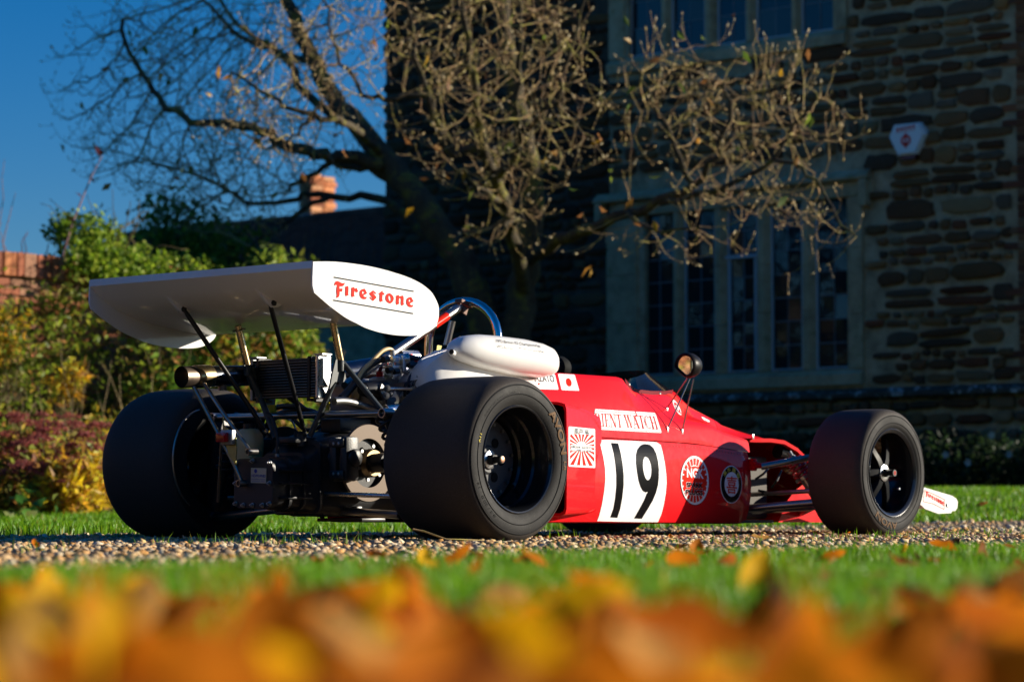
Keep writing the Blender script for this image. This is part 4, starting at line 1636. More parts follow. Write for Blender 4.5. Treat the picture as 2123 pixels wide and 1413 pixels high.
def densify(vs, fs, du, dv):
    """Cut a flat mesh along a grid so that it can follow a curved surface."""
    bm = bmesh.new()
    bv = [bm.verts.new((a, b, 0)) for a, b in vs]
    for f in fs:
        try: bm.faces.new([bv[i] for i in f])
        except ValueError: pass
    lo, hi = np.min(vs, 0), np.max(vs, 0)
    for ax, st in ((0, du), (1, dv)):
        if not st: continue
        k = lo[ax] + st
        while k < hi[ax] - 1e-6:
            no = (1, 0, 0) if ax == 0 else (0, 1, 0)
            bmesh.ops.bisect_plane(bm, geom=bm.verts[:] + bm.edges[:] + bm.faces[:], plane_co=Vector(no) * k, plane_no=no)
            k += st
    bm.verts.index_update()
    V = np.array([(q.co.x, q.co.y) for q in bm.verts])
    F = [tuple(q.index for q in f.verts) for f in bm.faces]
    bm.free()
    return V, F


def quad(vs, tl, tr, br, bl):
    """Unit-box coordinates (v up) into the quad given by its four corners."""
    tl, tr, br, bl = map(np.array, (tl, tr, br, bl))
    u, v_ = vs[:, 0:1], vs[:, 1:2]
    return (1 - u) * (1 - v_) * bl + u * (1 - v_) * br + (1 - u) * v_ * tl + u * v_ * tr


def sheet_obj(name, V3, F, m, parent, stack=False):
    mb = MB()
    if stack:   # overlapping strokes each a hair above the last
        V3 = [(q[0], q[1] - (i // 4) * 2.5e-5, q[2]) for i, q in enumerate(V3)]
    mb.add(V3, F)
    return mb.build(name, m, parent, smooth=False)


# blackletter word traced as outlines (photo pixels x 15.295 from (688, 574)); second loop = hole
GL = [
    ([(75, 278), (95, 200), (120, 150), (160, 128), (200, 130), (250, 155), (300, 185), (345, 195), (385, 190), (415, 178), (408, 215), (390, 255), (360, 285), (325, 300), (285, 298), (248, 285), (243, 330), (250, 380), (275, 365), (310, 362), (348, 380), (335, 420), (318, 475), (290, 460), (250, 462), (252, 520), (245, 575), (225, 625), (195, 652), (160, 660), (138, 655), (155, 620), (162, 570), (155, 510), (150, 450), (153, 390), (160, 330), (180, 265), (160, 250), (120, 255)], []),
    ([(415, 315), (505, 278), (525, 300), (532, 350), (530, 420), (525, 500), (525, 545), (540, 570), (460, 610), (440, 590), (428, 550), (430, 480), (435, 410), (435, 345)], []),
    ([(610, 350), (700, 313), (718, 345), (722, 375), (790, 342), (840, 460), (780, 495), (745, 440), (722, 425), (715, 480), (712, 550), (718, 585), (735, 600), (650, 642), (630, 615), (618, 570), (622, 500), (626, 420), (626, 375)], []),
    ([(1050, 370), (1125, 520), (1000, 585), (1015, 610), (1045, 630), (1080, 632), (1113, 622), (1095, 690), (1060, 702), (1020, 704), (970, 690), (925, 655), (895, 600), (885, 540), (888, 480), (905, 430), (945, 395), (1000, 374)], [(1000, 432), (1040, 505), (970, 542), (962, 510), (968, 470)]),
    ([(1190, 515), (1312, 423), (1415, 518), (1390, 543), (1330, 487), (1308, 488), (1318, 515), (1425, 648), (1308, 762), (1193, 645), (1216, 624), (1295, 700), (1312, 690), (1195, 530)], []),
    ([(1480, 535), (1615, 428), (1615, 493), (1668, 505), (1665, 568), (1612, 561), (1605, 653), (1605, 713), (1623, 758), (1547, 795), (1527, 773), (1515, 723), (1518, 633), (1522, 548)], []),
    ([(1830, 508), (1895, 548), (1945, 603), (1970, 673), (1955, 743), (1915, 803), (1850, 845), (1775, 803), (1725, 753), (1703, 683), (1715, 603), (1745, 553), (1785, 521)], [(1825, 578), (1860, 623), (1880, 683), (1875, 743), (1855, 775), (1825, 743), (1805, 693), (1798, 643), (1807, 603)]),
    ([(2030, 603), (2115, 563), (2145, 616), (2245, 583), (2275, 623), (2283, 683), (2277, 773), (2280, 838), (2298, 868), (2225, 910), (2200, 878), (2193, 833), (2200, 753), (2200, 703), (2180, 668), (2155, 663), (2137, 683), (2130, 753), (2130, 813), (2147, 843), (2070, 885), (2045, 853), (2037, 813), (2043, 713), (2047, 628)], []),
    ([(2520, 633), (2597, 773), (2475, 843), (2490, 868), (2520, 891), (2555, 888), (2585, 875), (2565, 948), (2530, 958), (2490, 955), (2440, 938), (2395, 893), (2370, 833), (2367, 763), (2380, 698), (2420, 658), (2475, 635)], [(2473, 693), (2512, 756), (2448, 795), (2443, 753), (2453, 718)]),
]


def word_polys():
    vs, fs = [], []
    for outer, hole in GL:
        v_, f_ = fill(outer, [hole] if hole else [])
        o = len(vs)
        vs += [(688 + a / 15.295, 574 + b / 15.295) for a, b in v_]
        fs += [tuple(i + o for i in f) for f in f_]
    return np.array(vs), fs


def word_unit():
    """The same word levelled into the unit box."""
    vs, fs = word_polys()
    u = np.c_[vs[:, 0], -(vs[:, 1] - .165 * (vs[:, 0] - 690))]
    lo, hi = u.min(0), u.max(0)
    return (u - lo) / (hi - lo), fs


SERIF = {  # narrow roman capitals: thick stems, hair lines, serifs (boxes: x0,y0,x1,y1 or slanted 4 points)
    'I': ([(.16, 0, .28, 1), (.04, 0, .40, .04), (.04, .96, .40, 1)], .44),
    'E': ([(.12, 0, .24, 1), (.02, 0, .62, .04), (.02, .96, .60, 1), (.24, .48, .48, .52), (.58, 0, .62, .24), (.56, .78, .60, 1), (.45, .38, .48, .62)], .68),
    'N': ([(.12, 0, .16, 1), (.66, 0, .70, 1), [(.10, 1), (.24, 1), (.72, 0), (.58, 0)], (.0, .96, .2, 1), (.54, .96, .82, 1), (.02, 0, .28, .04)], .86),
    'T': ([(.30, 0, .42, 1), (.02, .96, .70, 1), (.02, .74, .06, 1), (.66, .74, .70, 1), (.18, 0, .54, .04)], .74),
    'W': ([[(.06, 1), (.20, 1), (.38, 0), (.30, 0)], [(.34, 0), (.38, 0), (.56, 1), (.52, 1)], [(.46, 1), (.60, 1), (.78, 0), (.70, 0)], [(.74, 0), (.78, 0), (.98, 1), (.94, 1)], (.0, .96, .28, 1), (.42, .96, .68, 1), (.84, .96, 1.04, 1)], 1.06),
    'A': ([[(.08, 0), (.12, 0), (.40, 1), (.34, 1)], [(.30, 1), (.42, 1), (.70, 0), (.56, 0)], (.20, .30, .55, .34), (.0, 0, .22, .04), (.46, 0, .80, .04)], .80),
    'H': ([(.12, 0, .24, 1), (.58, 0, .70, 1), (.24, .48, .58, .52), (.02, 0, .34, .04), (.02, .96, .34, 1), (.48, 0, .80, .04), (.48, .96, .80, 1)], .84),
    'R': ([(.12, 0, .24, 1), (.02, 0, .34, .04), (.02, .96, .5, 1), (.24, .48, .46, .52), (.50, .56, .62, .92), [(.36, .5), (.50, .5), (.78, 0), (.64, 0)], [(.46, 1), (.50, .98), (.62, .9), (.52, .9)], [(.46, .48), (.52, .56), (.62, .58), (.52, .5)]], .78),
    'O': ([], .84), 'C': ([], .72), ' ': ([], .30),
}


def serif(word):
    vs, fs, x = [], [], 0
    for ch in word:
        shp, adv = SERIF[ch]
        for s in shp:
            q = [(s[0], s[1]), (s[2], s[1]), (s[2], s[3]), (s[0], s[3])] if isinstance(s, tuple) else s
            o = len(vs)
            vs += [(a + x, b) for a, b in q]
            fs.append((o, o + 1, o + 2, o + 3))
        if ch in 'OC':
            n, a0, a1 = (28, 0, 2 * math.pi) if ch == 'O' else (24, .75, 2 * math.pi - .75)
            o = len(vs)
            for k in range(n + 1):
                a = a0 + (a1 - a0) * k / n
                t = .03 + .09 * abs(math.cos(a)) ** 1.5 * (1 if ch == 'O' or math.cos(a) < 0 else .3)
                vs += [(x + .38 + .34 * math.cos(a), .5 + .5 * math.sin(a)), (x + .38 + (.34 - t) * math.cos(a), .5 + (.5 - .045) * math.sin(a))]
                if k: fs.append((o + 2 * k - 2, o + 2 * k, o + 2 * k + 1, o + 2 * k - 1))
            if ch == 'C':
                o = len(vs)
                vs += [(x + .60, .70), (x + .64, .70), (x + .64, 1.0), (x + .60, .88)]
                fs.append((o, o + 1, o + 2, o + 3))
        x += adv
    vs = np.array(vs)
    return vs / np.array([x, 1.0]), fs


# ---- wheels -----------------------------------------------------------------------
def rot_text_on_tyre(wheel, txt, a0, a1, r0, r1, s_at, m, out_sign, name='lettering', bold=.01):
    """Letters round the sidewall, tops outwards, clockwise from angle a0 to a1 (seen from outside)."""
    vs, fs = font_polys(txt, bold)
    vs, fs = densify(vs, fs, .06, 0)
    ang = np.radians(a0 + (a1 - a0) * vs[:, 0])
    r = r0 + (r1 - r0) * vs[:, 1]
    V = np.c_[r * np.cos(ang), [out_sign * s_at(q) for q in r], r * np.sin(ang)]
    return sheet_obj(name, V, fs, m, wheel)


GREYC = mat('grey_wheel_centre', (.075, .077, .08), .5)


def make_wheel(x, side, front):
    """side -1 = right hand side (nearest), +1 = left."""
    R, w, yc, zc = (RF, WF, YF, ZF) if front else (RR, WR, YR, ZR)
    wh = empty('wheel', (x, side * yc, zc), car)
    h = w / 2
    ax = (0, side, 0)
    O = (0, 0, 0)
    rb = .172
    half = [(0, R), (.35 * h, R * .9985), (.62 * h, R * .994), (.78 * h, R * .983), (.88 * h, R * .962), (.945 * h, R * .93), (.975 * h, R * .90)]
    wall = [(.975 * h, R * .90), (.992 * h, R * .86), (1.0 * h, R * .80), (.99 * h, R * .74), (.965 * h, .187), (.93 * h, .180), (.90 * h, rb)]
    tread = [(-a, b) for a, b in reversed(half)] + half[1:]
    mb = MB()
    mb.lathe(tread, O, ax, 96, 0)
    mb.lathe(wall, O, ax, 96, 1)
    mb.lathe([(-a, b) for a, b in wall], O, ax, 96, 1)
    # fine moulded rings on the sidewall
    for rr_, s_ in ((R * .885, .985), (R * .775, .998)):
        mb.lathe([(s_ * h, rr_ + .0022), (s_ * h + .0018, rr_), (s_ * h, rr_ - .0022)], O, ax, 96, 1)
    mb.build('tyre', [TREAD, WALLR], wh, angle=50, clean=True)
    sw = lambda r: float(np.interp(r, [.172, .180, .187, R * .74, R * .80, R * .86, R * .90, R * .93], [.90 * h, .93 * h, .965 * h, .99 * h, 1.0 * h, .992 * h, .975 * h, .945 * h])) + .0022
    mb = MB()
    if front:
        prof = [(.885 * h, rb), (.955 * h, .1795), (.965 * h, .177), (.955 * h, .1725), (.90 * h, .163), (.80 * h, .160), (.40 * h, .158), (-.3 * h, .150), (-.85 * h, .160), (-.93 * h, .176), (-.90 * h, rb)]
    else:
        prof = [(.885 * h, rb), (.955 * h, .181), (.965 * h, .1785), (.955 * h, .174), (.90 * h, .168), (.86 * h, .1665), (.80 * h, .164), (.62 * h, .162), (.58 * h, .156), (.34 * h, .154), (.30 * h, .148), (.12 * h, .146), (-.3 * h, .146), (-.5 * h, .156), (-.85 * h, .163), (-.94 * h, .177), (-.90 * h, rb)]
    mb.lathe(prof, O, ax, 72)
    mb.build('rim', RIMK, wh, angle=30)
    if front:
        s0 = .93 * h - .055
        for k in range(6):
            a = math.radians(60 * k)
            mb = MB()
            u = Vector((math.cos(a), 0, math.sin(a)))
            t = Vector((-math.sin(a), 0, math.cos(a)))
            secs = []
            for r, wd, s in ((.02, .017, s0 + .012), (.06, .0155, s0 + .010), (.11, .0135, s0 - .004), (.158, .013, s0 - .022)):
                c = u * r + Vector((0, side * s, 0))
                n_ = Vector((0, side, 0))
                secs.append([c + t * wd + n_ * -.001, c + t * (wd - .003) + n_ * .003, c - t * (wd - .003) + n_ * .003, c - t * wd + n_ * -.001, c - t * wd * .7 - n_ * .022, c + t * wd * .7 - n_ * .022])
            mb.loft(secs, caps=True)
            mb.build('spoke', SPOKE, wh, angle=30)
        mb = MB()
        mb.lathe([(s0 - .03, 0), (s0 - .03, .045), (s0 + .012, .036), (s0 + .014, 0)], O, ax, 32)
        mb.build('hub', SPOKE, wh)
        mb = MB()
        mb.lathe([(s0 + .013, .034), (s0 + .018, .034), (s0 + .019, .032), (s0 + .019, .014), (s0 + .013, .014)], O, ax, 40)
        mb.build('hub_washer', BRIGHT, wh)
        mb = MB()
        mb.lathe([(s0 + .018, .019), (s0 + .034, .017), (s0 + .034, .012), (s0 + .060, .0115), (s0 + .061, .0)], O, ax, 6)
        mb.lathe([(s0 + .058, .0135), (s0 + .066, .0135), (s0 + .066, 0)], O, ax, 20)
        mb.build('hub_nut', BLACKP, wh, angle=25)
        mb = MB()
        mb.lathe([(s0 + .0663, .0075), (s0 + .0668, .0075), (s0 + .0668, .0045), (s0 + .0663, .0045)], O, ax, 20)
        mb.build('stub_end', DECALR, wh)
        a = math.radians(-28)
        b0 = Vector((.135 * math.cos(a), side * (s0 - .018), .135 * math.sin(a)))
        mb = MB()
        mb.tube([b0, b0 + Vector((-.004, side * .024, 0))], .0052, 10)
        mb.tube([b0 + Vector((-.004, side * .024, 0)), b0 + Vector((-.006, side * .036, 0))], .0046, 10, mi=1)
        mb.build('valve', [BLACKP, BRIGHT], wh)
    else:
        s0 = .93 * h - .132
        mb = MB()
        mb.lathe([(s0 - .03, .146), (s0 - .006, .140), (s0 - .004, .108), (s0, .104), (s0 + .002, .05), (s0 + .008, .042), (s0 + .008, 0)], O, ax, 56)
        mb.build('wheel_centre', GREYC if side < 0 else RIMK, wh, angle=30)
        hb = MB()
        for k in range(6):
            a = math.radians(58 + 60 * k)
            c = (.066 * math.cos(a), 0, .066 * math.sin(a))
            hb.lathe([(s0 + .0022, .0165), (s0 + .0045, .0165), (s0 + .0045, .0145), (s0 + .003, .0135), (s0 + .003, 0)], c, ax, 20)
        hb.build('drive_hole', mat('hole_black', (.002, .002, .002), .9) if 'hole_black' not in bpy.data.materials else bpy.data.materials['hole_black'], wh)
        bb = MB()
        for k in range(16):
            a = math.radians(22.5 * k + 8)
            c = (.122 * math.cos(a), 0, .122 * math.sin(a))
            bb.lathe([(s0 - .006, .0062), (s0 + .006, .0062), (s0 + .006, 0)], c, ax, 6)
        o = bb.build('rim_bolts', STEEL, wh, angle=25)
        mb = MB()
        mb.lathe([(s0 + .007, .032), (s0 + .013, .032), (s0 + .014, .030), (s0 + .014, .012), (s0 + .007, .012)], O, ax, 40)
        mb.build('hub_washer', BRIGHT, wh)
        mb = MB()
        mb.lathe([(s0 + .013, .020), (s0 + .034, .018), (s0 + .034, .013), (s0 + .052, .012), (s0 + .053, .0)], O, ax, 6)
        mb.lathe([(s0 + .050, .0125), (s0 + .066, .0125), (s0 + .067, .0)], O, ax, 20)
        mb.build('hub_nut', BLACKP, wh, angle=25)
        mb = MB()
        mb.lathe([(s0 + .0672, .0105), (s0 + .0675, .010), (s0 + .0675, 0)], O, ax, 20)
        mb.build('stub_end', mat('copper_end', (.42, .22, .14), .4, .8) if 'copper_end' not in bpy.data.materials else bpy.data.materials['copper_end'], wh)
        a = math.radians(-38)
        b0 = Vector((.150 * math.cos(a), side * (s0 + .01), .150 * math.sin(a)))
        mb = MB()
        mb.tube([b0, b0 + Vector((-.014, side * .012, .008)), b0 + Vector((-.020, side * .026, .012))], .006, 10)
        mb.build('valve', BLACKP, wh)
    if side < 0:
        if front:
            rot_text_on_tyre(wh, 'AVON', 274, 230, .199, .226, sw, BRONZE, side)
        else:
            rot_text_on_tyre(wh, 'AVON', 47, 5, .212, .243, sw, BRONZE, side, bold=.03)
            rot_text_on_tyre(wh, 'LR', -1, -9, .226, .240, sw, BRONZE, side)
            mb = MB()
            rot_text_on_tyre(wh, 'A11', 166, 158, .212, .221, sw, DECALY, side)
            rot_text_on_tyre(wh, 'FOR RACING PURPOSES ONLY', 142, 96, .2225, .2295, sw, SPOKE, side, bold=0)
            rot_text_on_tyre(wh, '9.2 / 20.0 - 13', 236, 200, .2225, .2315, sw, SPOKE, side, bold=0)
    return wh


for x, f in ((0, False), (WB, True)):
    for s in (-1, 1): make_wheel(x, s, f)

# ---- body surface -----------------------------------------------------------------
w0 = lerp_tab([(.3, .42), (.8, .408), (1.05, .397), (1.5, .352), (2.0, .298), (2.2, .275)])
zb_ = lerp_tab([(.3, .066), (1.0, .064), (2.2, .054)])
zs_ = lerp_tab([(.3, .392), (1.05, .381), (1.75, .371), (2.2, .343)])
EDGE = [(.45, .30, .617), (.94, .29, .619), (1.31, .286, .6175), (1.345, .283, .613), (1.375, .278, .598), (1.42, .266, .579), (1.48, .25, .569), (1.58, .23, .567), (1.70, .20, .570), (1.79, .17, .575), (1.86, .135, .582), (1.92, .105, .586), (1.96, .10, .565), (2.03, .10, .528), (2.12, .10, .502), (2.2, .10, .479)]
wt_ = lerp_tab([(a, b) for a, b, c in EDGE])
zt_ = lerp_tab([(a, c) for a, b, c in EDGE])
kn_ = lerp_tab([(1.55, 0), (2.2, 1)])


def cowl_f(X, t):
    s = min(1, max(0, (t - .36) / .26))
    hat = .04 * min(1, t / .36) + .80 * s * s * (3 - 2 * s) + .16 * max(0, (t - .5) / .5)
    k = kn_(X)
    return (1 - k) * t ** 1.7 + k * hat


def body_w(X, z):
    """Half width of the body (tub side below the seam, cowl above it)."""
    if z <= zs_(X):
        return w0(X) + .036 * (1 - min(1, abs((z - .215) / .17)) ** 2.2)
    t = min(1, (z - zs_(X)) / (zt_(X) - zs_(X)))
    return w0(X) + .003 - (w0(X) + .003 - wt_(X)) * cowl_f(X, t)


def on_body(px_, py_, off=.0):
    y = -.38
    for _ in range(25):
        q = P(px_, py_, Y=y)
        y = y * .4 - .6 * (body_w(q[0], q[2]) + off)
    q = P(px_, py_, Y=y)
    return q


# tub: riveted side panels and floor
xs = [.45, .62, .8, .95, 1.05, 1.2, 1.35, 1.5, 1.65, 1.8, 1.95, 2.08, 2.155]
for s in (-1, 1):
    mb = MB()
    secs = []
    for X in xs:
        z0, z1 = zb_(X), zs_(X) - .0035
        sec = [(X, s * (w0(X) - .045), z0 - .004), (X, s * (w0(X) - .02), z0 - .003)]
        for k in range(15):
            z = z0 + (z1 - z0) * k / 14
            sec.append((X, s * body_w(X, z), z))
        sec.append((X, s * (w0(X) - .015), z1))
        secs.append(sec)
    # rolled front edge
    X = 2.160
    secs.append([(X, q[1] - s * .006, q[2]) for q in secs[-1]])
    secs.append([(X - .01, q[1] - s * .014, q[2]) for q in secs[-1]])
    mb.loft(secs, closed=False)
    mb.build('side_panel', RED, car, angle=50)
mb = MB()
mb.loft([[(X, -w0(X) + .02, zb_(X) - .003), (X, w0(X) - .02, zb_(X) - .003)] for X in xs], closed=False)
mb.build('floor_panel', STEEL, car)
# rivets along the seam
mb = MB()
for k in range(46):
    X = 1.06 + k * .0235
    z = zs_(X) - .017
    y = -body_w(X, z)
    mb.lathe([(.0004, .0032), (.0014, .0022), (.0017, 0)], (X, y + .0002, z), (0, -1, 0), 7)
o = mb.build('rivets', mat('dark_red_rivet', (.25, .005, .01), .5), car)

# cowl: cockpit surround and scuttle
mb = MB()
secs = []
cx = sorted(set([.45, .6, .8] + [e_[0] for e_ in EDGE if e_[0] > .45] + [1.1, 1.2, 1.65, 2.16]))
for X in cx:
    z0, z1 = zs_(X), zt_(X)
    half = [(w0(X) - .012, z0 + .0005), (w0(X) + .003, z0 + .0005)]
    for k in range(1, 15):
        z = z0 + (z1 - z0) * k / 14
        half.append((body_w(X, z), z))
    w, = (wt_(X),)
    if X < 1.93:
        half += [(w - .006, z1 + .003), (w - .016, z1 + .002), (w - .022, z1 - .01), (w - .026, z1 - .09), (w - .026, z1 - .19)]
    else:
        half += [(w * .8, z1 + .006), (w * .6, z1 + .010), (w * .4, z1 + .012), (w * .2, z1 + .013), (0.0, z1 + .0135)]
    secs.append(half)
for s in (-1, 1):
    mb2 = MB()
    mb2.loft([[(X, s * a, b) for a, b in sec] for X, sec in zip(cx, secs)], closed=False)
    mb.v += [tuple(q) for q in mb2.v]
    o_ = len(mb.v) - len(mb2.v)
    mb.f += [tuple(i + o_ for i in f) for f in mb2.f]
    mb.m += mb2.m
mb.build('cowl', RED, car, angle=55, clean=True)

# cockpit inside: seat back, headrest, dash
mb = MB()
mb.box((1.0, 0, .33), (.04, .46, .50), bev=.015)
mb.box((1.45, 0, .09), (1.0, .54, .02))
mb.build('seat', BLACKP, car)
mb = MB()
mb.lathe([(0, 0), (.004, .03), (.015, .044), (.04, .048), (.06, .04)], tuple(P(1149, 762, Y=.10)), (1, 0, 0), 28)
mb.build('headrest', mat('headrest_vinyl', (.01, .01, .01), .7, spec=.1), car)

# nose cone ------------------------------------------------------------------------
nose = part('nose_cone')
TOPN = [(2.203, .2785, .402, .4925), (2.25, .280, .402, .473), (2.35, .281, .404, .454), (2.45, .280, .398, .438), (2.55, .277, .368, .408), (2.64, .272, .322, .365), (2.72, .266, .285, .325), (2.85, .26, .235, .27), (3.0, .25, .19, .222), (3.15, .235, .155, .18), (3.27, .20, .125, .14), (3.31, .16, .11, .115)]
for s in (-1, 1):
    mb = MB()
    secs = []
    for (X, w, ze, zr) in TOPN:
        h = min(1, max(0, (2.62 - X) / .40))          # hollow flanks near the cowl, rounded towards the tip
        zt1, zb1 = zr - .0135, ze - .058
        sec = [(X, s * (w - .014), ze - .020), (X, s * (w - .001), ze - .016), (X, s * w, ze - .001)]
        for k in range(11):
            t = .42 + .58 * k / 10
            q = min(1, max(0, (t - .36) / .26))
            hat = .04 + .80 * q * q * (3 - 2 * q) + .16 * max(0, (t - .5) / .5)
            f = h * hat + (1 - h) * ((t - .42) / .58) ** 1.6
            zz = h * (zb1 + t * (zt1 - zb1)) + (1 - h) * (ze + (t - .42) / .58 * (zt1 - ze))
            sec.append((X, s * (w - (w - .10) * f), zz))
        sec += [(X, s * .08, zr - .0075), (X, s * .06, zr - .0035), (X, s * .04, zr - .0015), (X, 0, zr)]
        secs.append(sec)
    mb.loft(secs, closed=False)
    # front lower flank, in front of the suspension
    low = [(2.40, .056), (2.46, .14), (2.53, .19), (2.62, .225), (2.70, .262), (2.72, .27), (2.85, .222), (3.0, .178), (3.15, .143), (3.27, .115), (3.31, .10), (3.31, .075), (3.25, .06), (2.9, .054)]
    wl = lerp_tab([(a, b) for a, b, c, d in TOPN])
    va, fa = densify(np.array(low), [tuple(range(len(low)))], .12, .05)
    mb.add([(a, s * (wl(a) - .0), b) for a, b in va], fa)
    mb.build('nose_panel', RED, nose, angle=50)
mb = MB()
mb.add([(2.4, -.28, .056), (3.25, -.2, .06), (3.25, .2, .06), (2.4, .28, .056)], [(0, 1, 2, 3)])
mb.add([(3.25, -.2, .06), (3.31, -.16, .075), (3.31, .16, .075), (3.25, .2, .06), (3.31, -.16, .112), (3.31, .16, .112)], [(0, 1, 2, 3), (1, 4, 5, 2)])
mb.build('nose_floor', RED, nose)
mb = MB()   # catch on the joint of nose and cowl
c = P(1561, 905, Y=-.285)
mb.box(tuple(c), (.012, .006, .022), bev=.002)
mb.build('nose_catch', BRIGHT, nose)

# front wing planes with white end plates
for s in (-1, 1):
    mb = MB()
    prof = [(3.24, .128), (3.21, .117), (3.14, .112), (3.08, .114), (3.02, .124), (3.06, .132), (3.14, .135), (3.22, .135)]
    mb.prism(prof, .20, .592, lambda a, b, h: (a, s * h, b))
    w_ = mb.build('front_wing', WHITE, car, smooth=False)
    ep = [(1900, 1005), (1913, 1009), (1973, 1027), (1982, 1033), (1985, 1040), (1984, 1052), (1980, 1058), (1973, 1059), (1971, 1063), (1944, 1064), (1917, 1054), (1909, 1046), (1880, 1040), (1868, 1010)]
    pl = [(q[0], q[2]) for q in (P(x, y, Y=-.60) for x, y in ep)]
    mb = MB()
    mb.prism(pl, .596, .602, lambda a, b, h: (a, s * h, b))
    ef = mb.build('wing_end_plate', WHITE, car, smooth=False)
    if s < 0:
        vs, fs = word_unit()
        co = [P(x, y, Y=-.6035) for x, y in ((1920, 1017), (1957, 1035), (1958, 1051), (1919, 1029))]
        sheet_obj('lettering', quad(vs, *co), fs, DECALR, ef)
        mb = MB()
        fr = [P(x, y, Y=-.6035) for x, y in ((1917, 1015.5), (1936, 1023.5), (1959, 1035), (1957.5, 1055), (1935, 1043.5), (1914.5, 1039))]
        mb.tube([tuple(q) for q in fr + fr[:1]], .0009, 4, caps=False)
        mb.build('border_line', DECALR, ef)
        mb = MB()
        mb.lathe([(0, .009), (.004, .009), (.005, .006), (.004, .004), (.004, 0)], tuple(P(1964, 1046, Y=-.602)), (0, -1, 0), 16)
        mb.build('fixing_bolt', STEEL, ef)

# front bulkhead and suspension ---------------------------------------------------
mb = MB()
mb.box((2.12, 0, .215), (.012, .545, .33), bev=.003)
mb.box((2.30, 0, .20), (.36, .34, .26), bev=.01)
mb.box((2.20, -.24, .06), (.30, .10, .012))
mb.box((2.20, .24, .06), (.30, .10, .012))
mb.build('front_bulkhead', mat('dull_grey_bulkhead', (.11, .10, .09), .6, spec=.2), car, smooth=False)
for s in (-1, 1):
    def Q(x, y, Y): return Vector(P(x, y, Y=-abs(Y))) * 1 if s < 0 else Vector((1, -1, 1)) * Vector(P(x, y, Y=-abs(Y)))
    mb = MB()
    a, b = Q(1578, 967, .33), Q(1700, 944, .50)
    mb.tube([a, b], .0145, 12)
    mb.tube([Vector((2.62, s * .26, .27)), b], .0145, 12)
    mb.build('upper_arm', STEEL, car)
    mb = MB()
    a = Q(1560, 963, .312)
    mb.box(tuple(a + Vector((.0, 0, 0))), (.03, .03, .05), bev=.006)
    mb.tube([a + Vector((.01, 0, 0)), Q(1582, 966, .335)], [.016, .010], 10)
    mb.lathe([(0, .011), (.006, .011), (.007, 0)], tuple(a + Vector((-.006, s * .016, .004))), (0, s, 0), 8)
    mb.build('arm_bracket', RED, car)
    mb = MB()
    mb.tube([Q(1552, 1053, .25), Q(1700, 1040, .52)], .016, 12)
    mb.tube([Q(1560, 1060, .2), Q(1700, 1050, .52)], .012, 12)
    mb.tube([Vector((2.62, s * .22, .085)), Q(1702, 1042, .54)], .014, 12)
    mb.tube([Vector((2.30, s * .2, .17)), Vector((2.36, s * .58, .19))], .010, 10)
    mb.build('lower_arm', STEEL, car)
    mb = MB()
    mb.tube([Vector((WB, s * .55, .12)), Vector((WB, s * .56, .40))], [.028, .022], 12)
    mb.lathe([(0, .0), (0, .12), (.012, .12), (.012, 0)], (WB, s * .50, ZF), (0, s, 0), 36)
    mb.tube([(WB, s * .5, ZF), (WB, s * YF, ZF)], .03, 14)
    mb.build('upright', ALLOY, car)
    top, bot = Q(1641, 946, .36), Q(1690, 1026, .44)
    d = bot - top
    mb = MB()
    mb.tube([top, top + d * .55], .016, 12)
    mb.tube([top + d * .55, bot], .022, 14)
    mb.tube([top + d * .5, top + d * .58], .040, 20)
    mb.tube([top - d * .12, top], .012, 10)
    mb.build('damper', STEEL, car)
    mb = MB()
    hel = []
    dn = d.normalized()
    u = dn.cross(Vector((0, 0, 1))).normalized()
    v2 = dn.cross(u)
    for k in range(6 * 18 + 1):
        a = 2 * math.pi * k / 18
        hel.append(top + d * (.02 + .58 * k / 108) + (u * math.cos(a) + v2 * math.sin(a)) * .034)
    mb.tube(hel, .0062, 8)
    mb.build('coil_spring', mat('red_spring', (.42, .012, .015), .3, coat=.5) if 'red_spring' not in bpy.data.materials else bpy.data.materials['red_spring'], car, angle=80)
mb = MB()
mb.lathe([(0, 0), (0, .03), (.05, .03), (.06, .02), (.09, .02)], tuple(P(1612, 935, Y=-.22)), (1, -.1, -.1), 18)
mb.build('fluid_canister', BLACKP, car)
mb = MB()
for a, b in (((1566, 993), (1600, 962)), ((1572, 1016), (1622, 1018)), ((1600, 1010), (1620, 975))):
    mb.tube([P(*a, Y=-.26), P((a[0] + b[0]) / 2, (a[1] + b[1]) / 2 + 4, Y=-.29), P(*b, Y=-.26)], .005, 8)
mb.build('brake_line', HOSE, car)

# side pods (radiator ducts) -------------------------------------------------------
PODX = [.675, .70, .78, .88, .97, 1.03, 1.062]


def pod_y(X): return float(np.interp(X, [.675, 1.062], [.552, .4045]))


pzt = lerp_tab([(.675, .4975), (.88, .488), (1.0, .474), (1.062, .462)])
pzb = lerp_tab([(.675, .088), (1.0, .0955), (1.062, .097)])


def pod_sec(X, s, ins=0.0):
    yo, zt, zb = pod_y(X) - ins, pzt(X) - ins, pzb(X) + ins
    r = .022
    pts = [(.30, zt + .006), (yo - .09, zt + .004), (yo - .04, zt + .001), (yo - r, zt - .003), (yo - r * .3, zt - r * .38), (yo, zt - r * 1.25)]
    pts += [(yo + .002, zt + (zb - zt) * k / 6) for k in range(2, 5)]
    pts += [(yo, zb + r), (yo - r * .3, zb + r * .3), (yo - r, zb), (yo - .05, zb), (.30, zb)]
    return [(X, s * a, b) for a, b in pts]


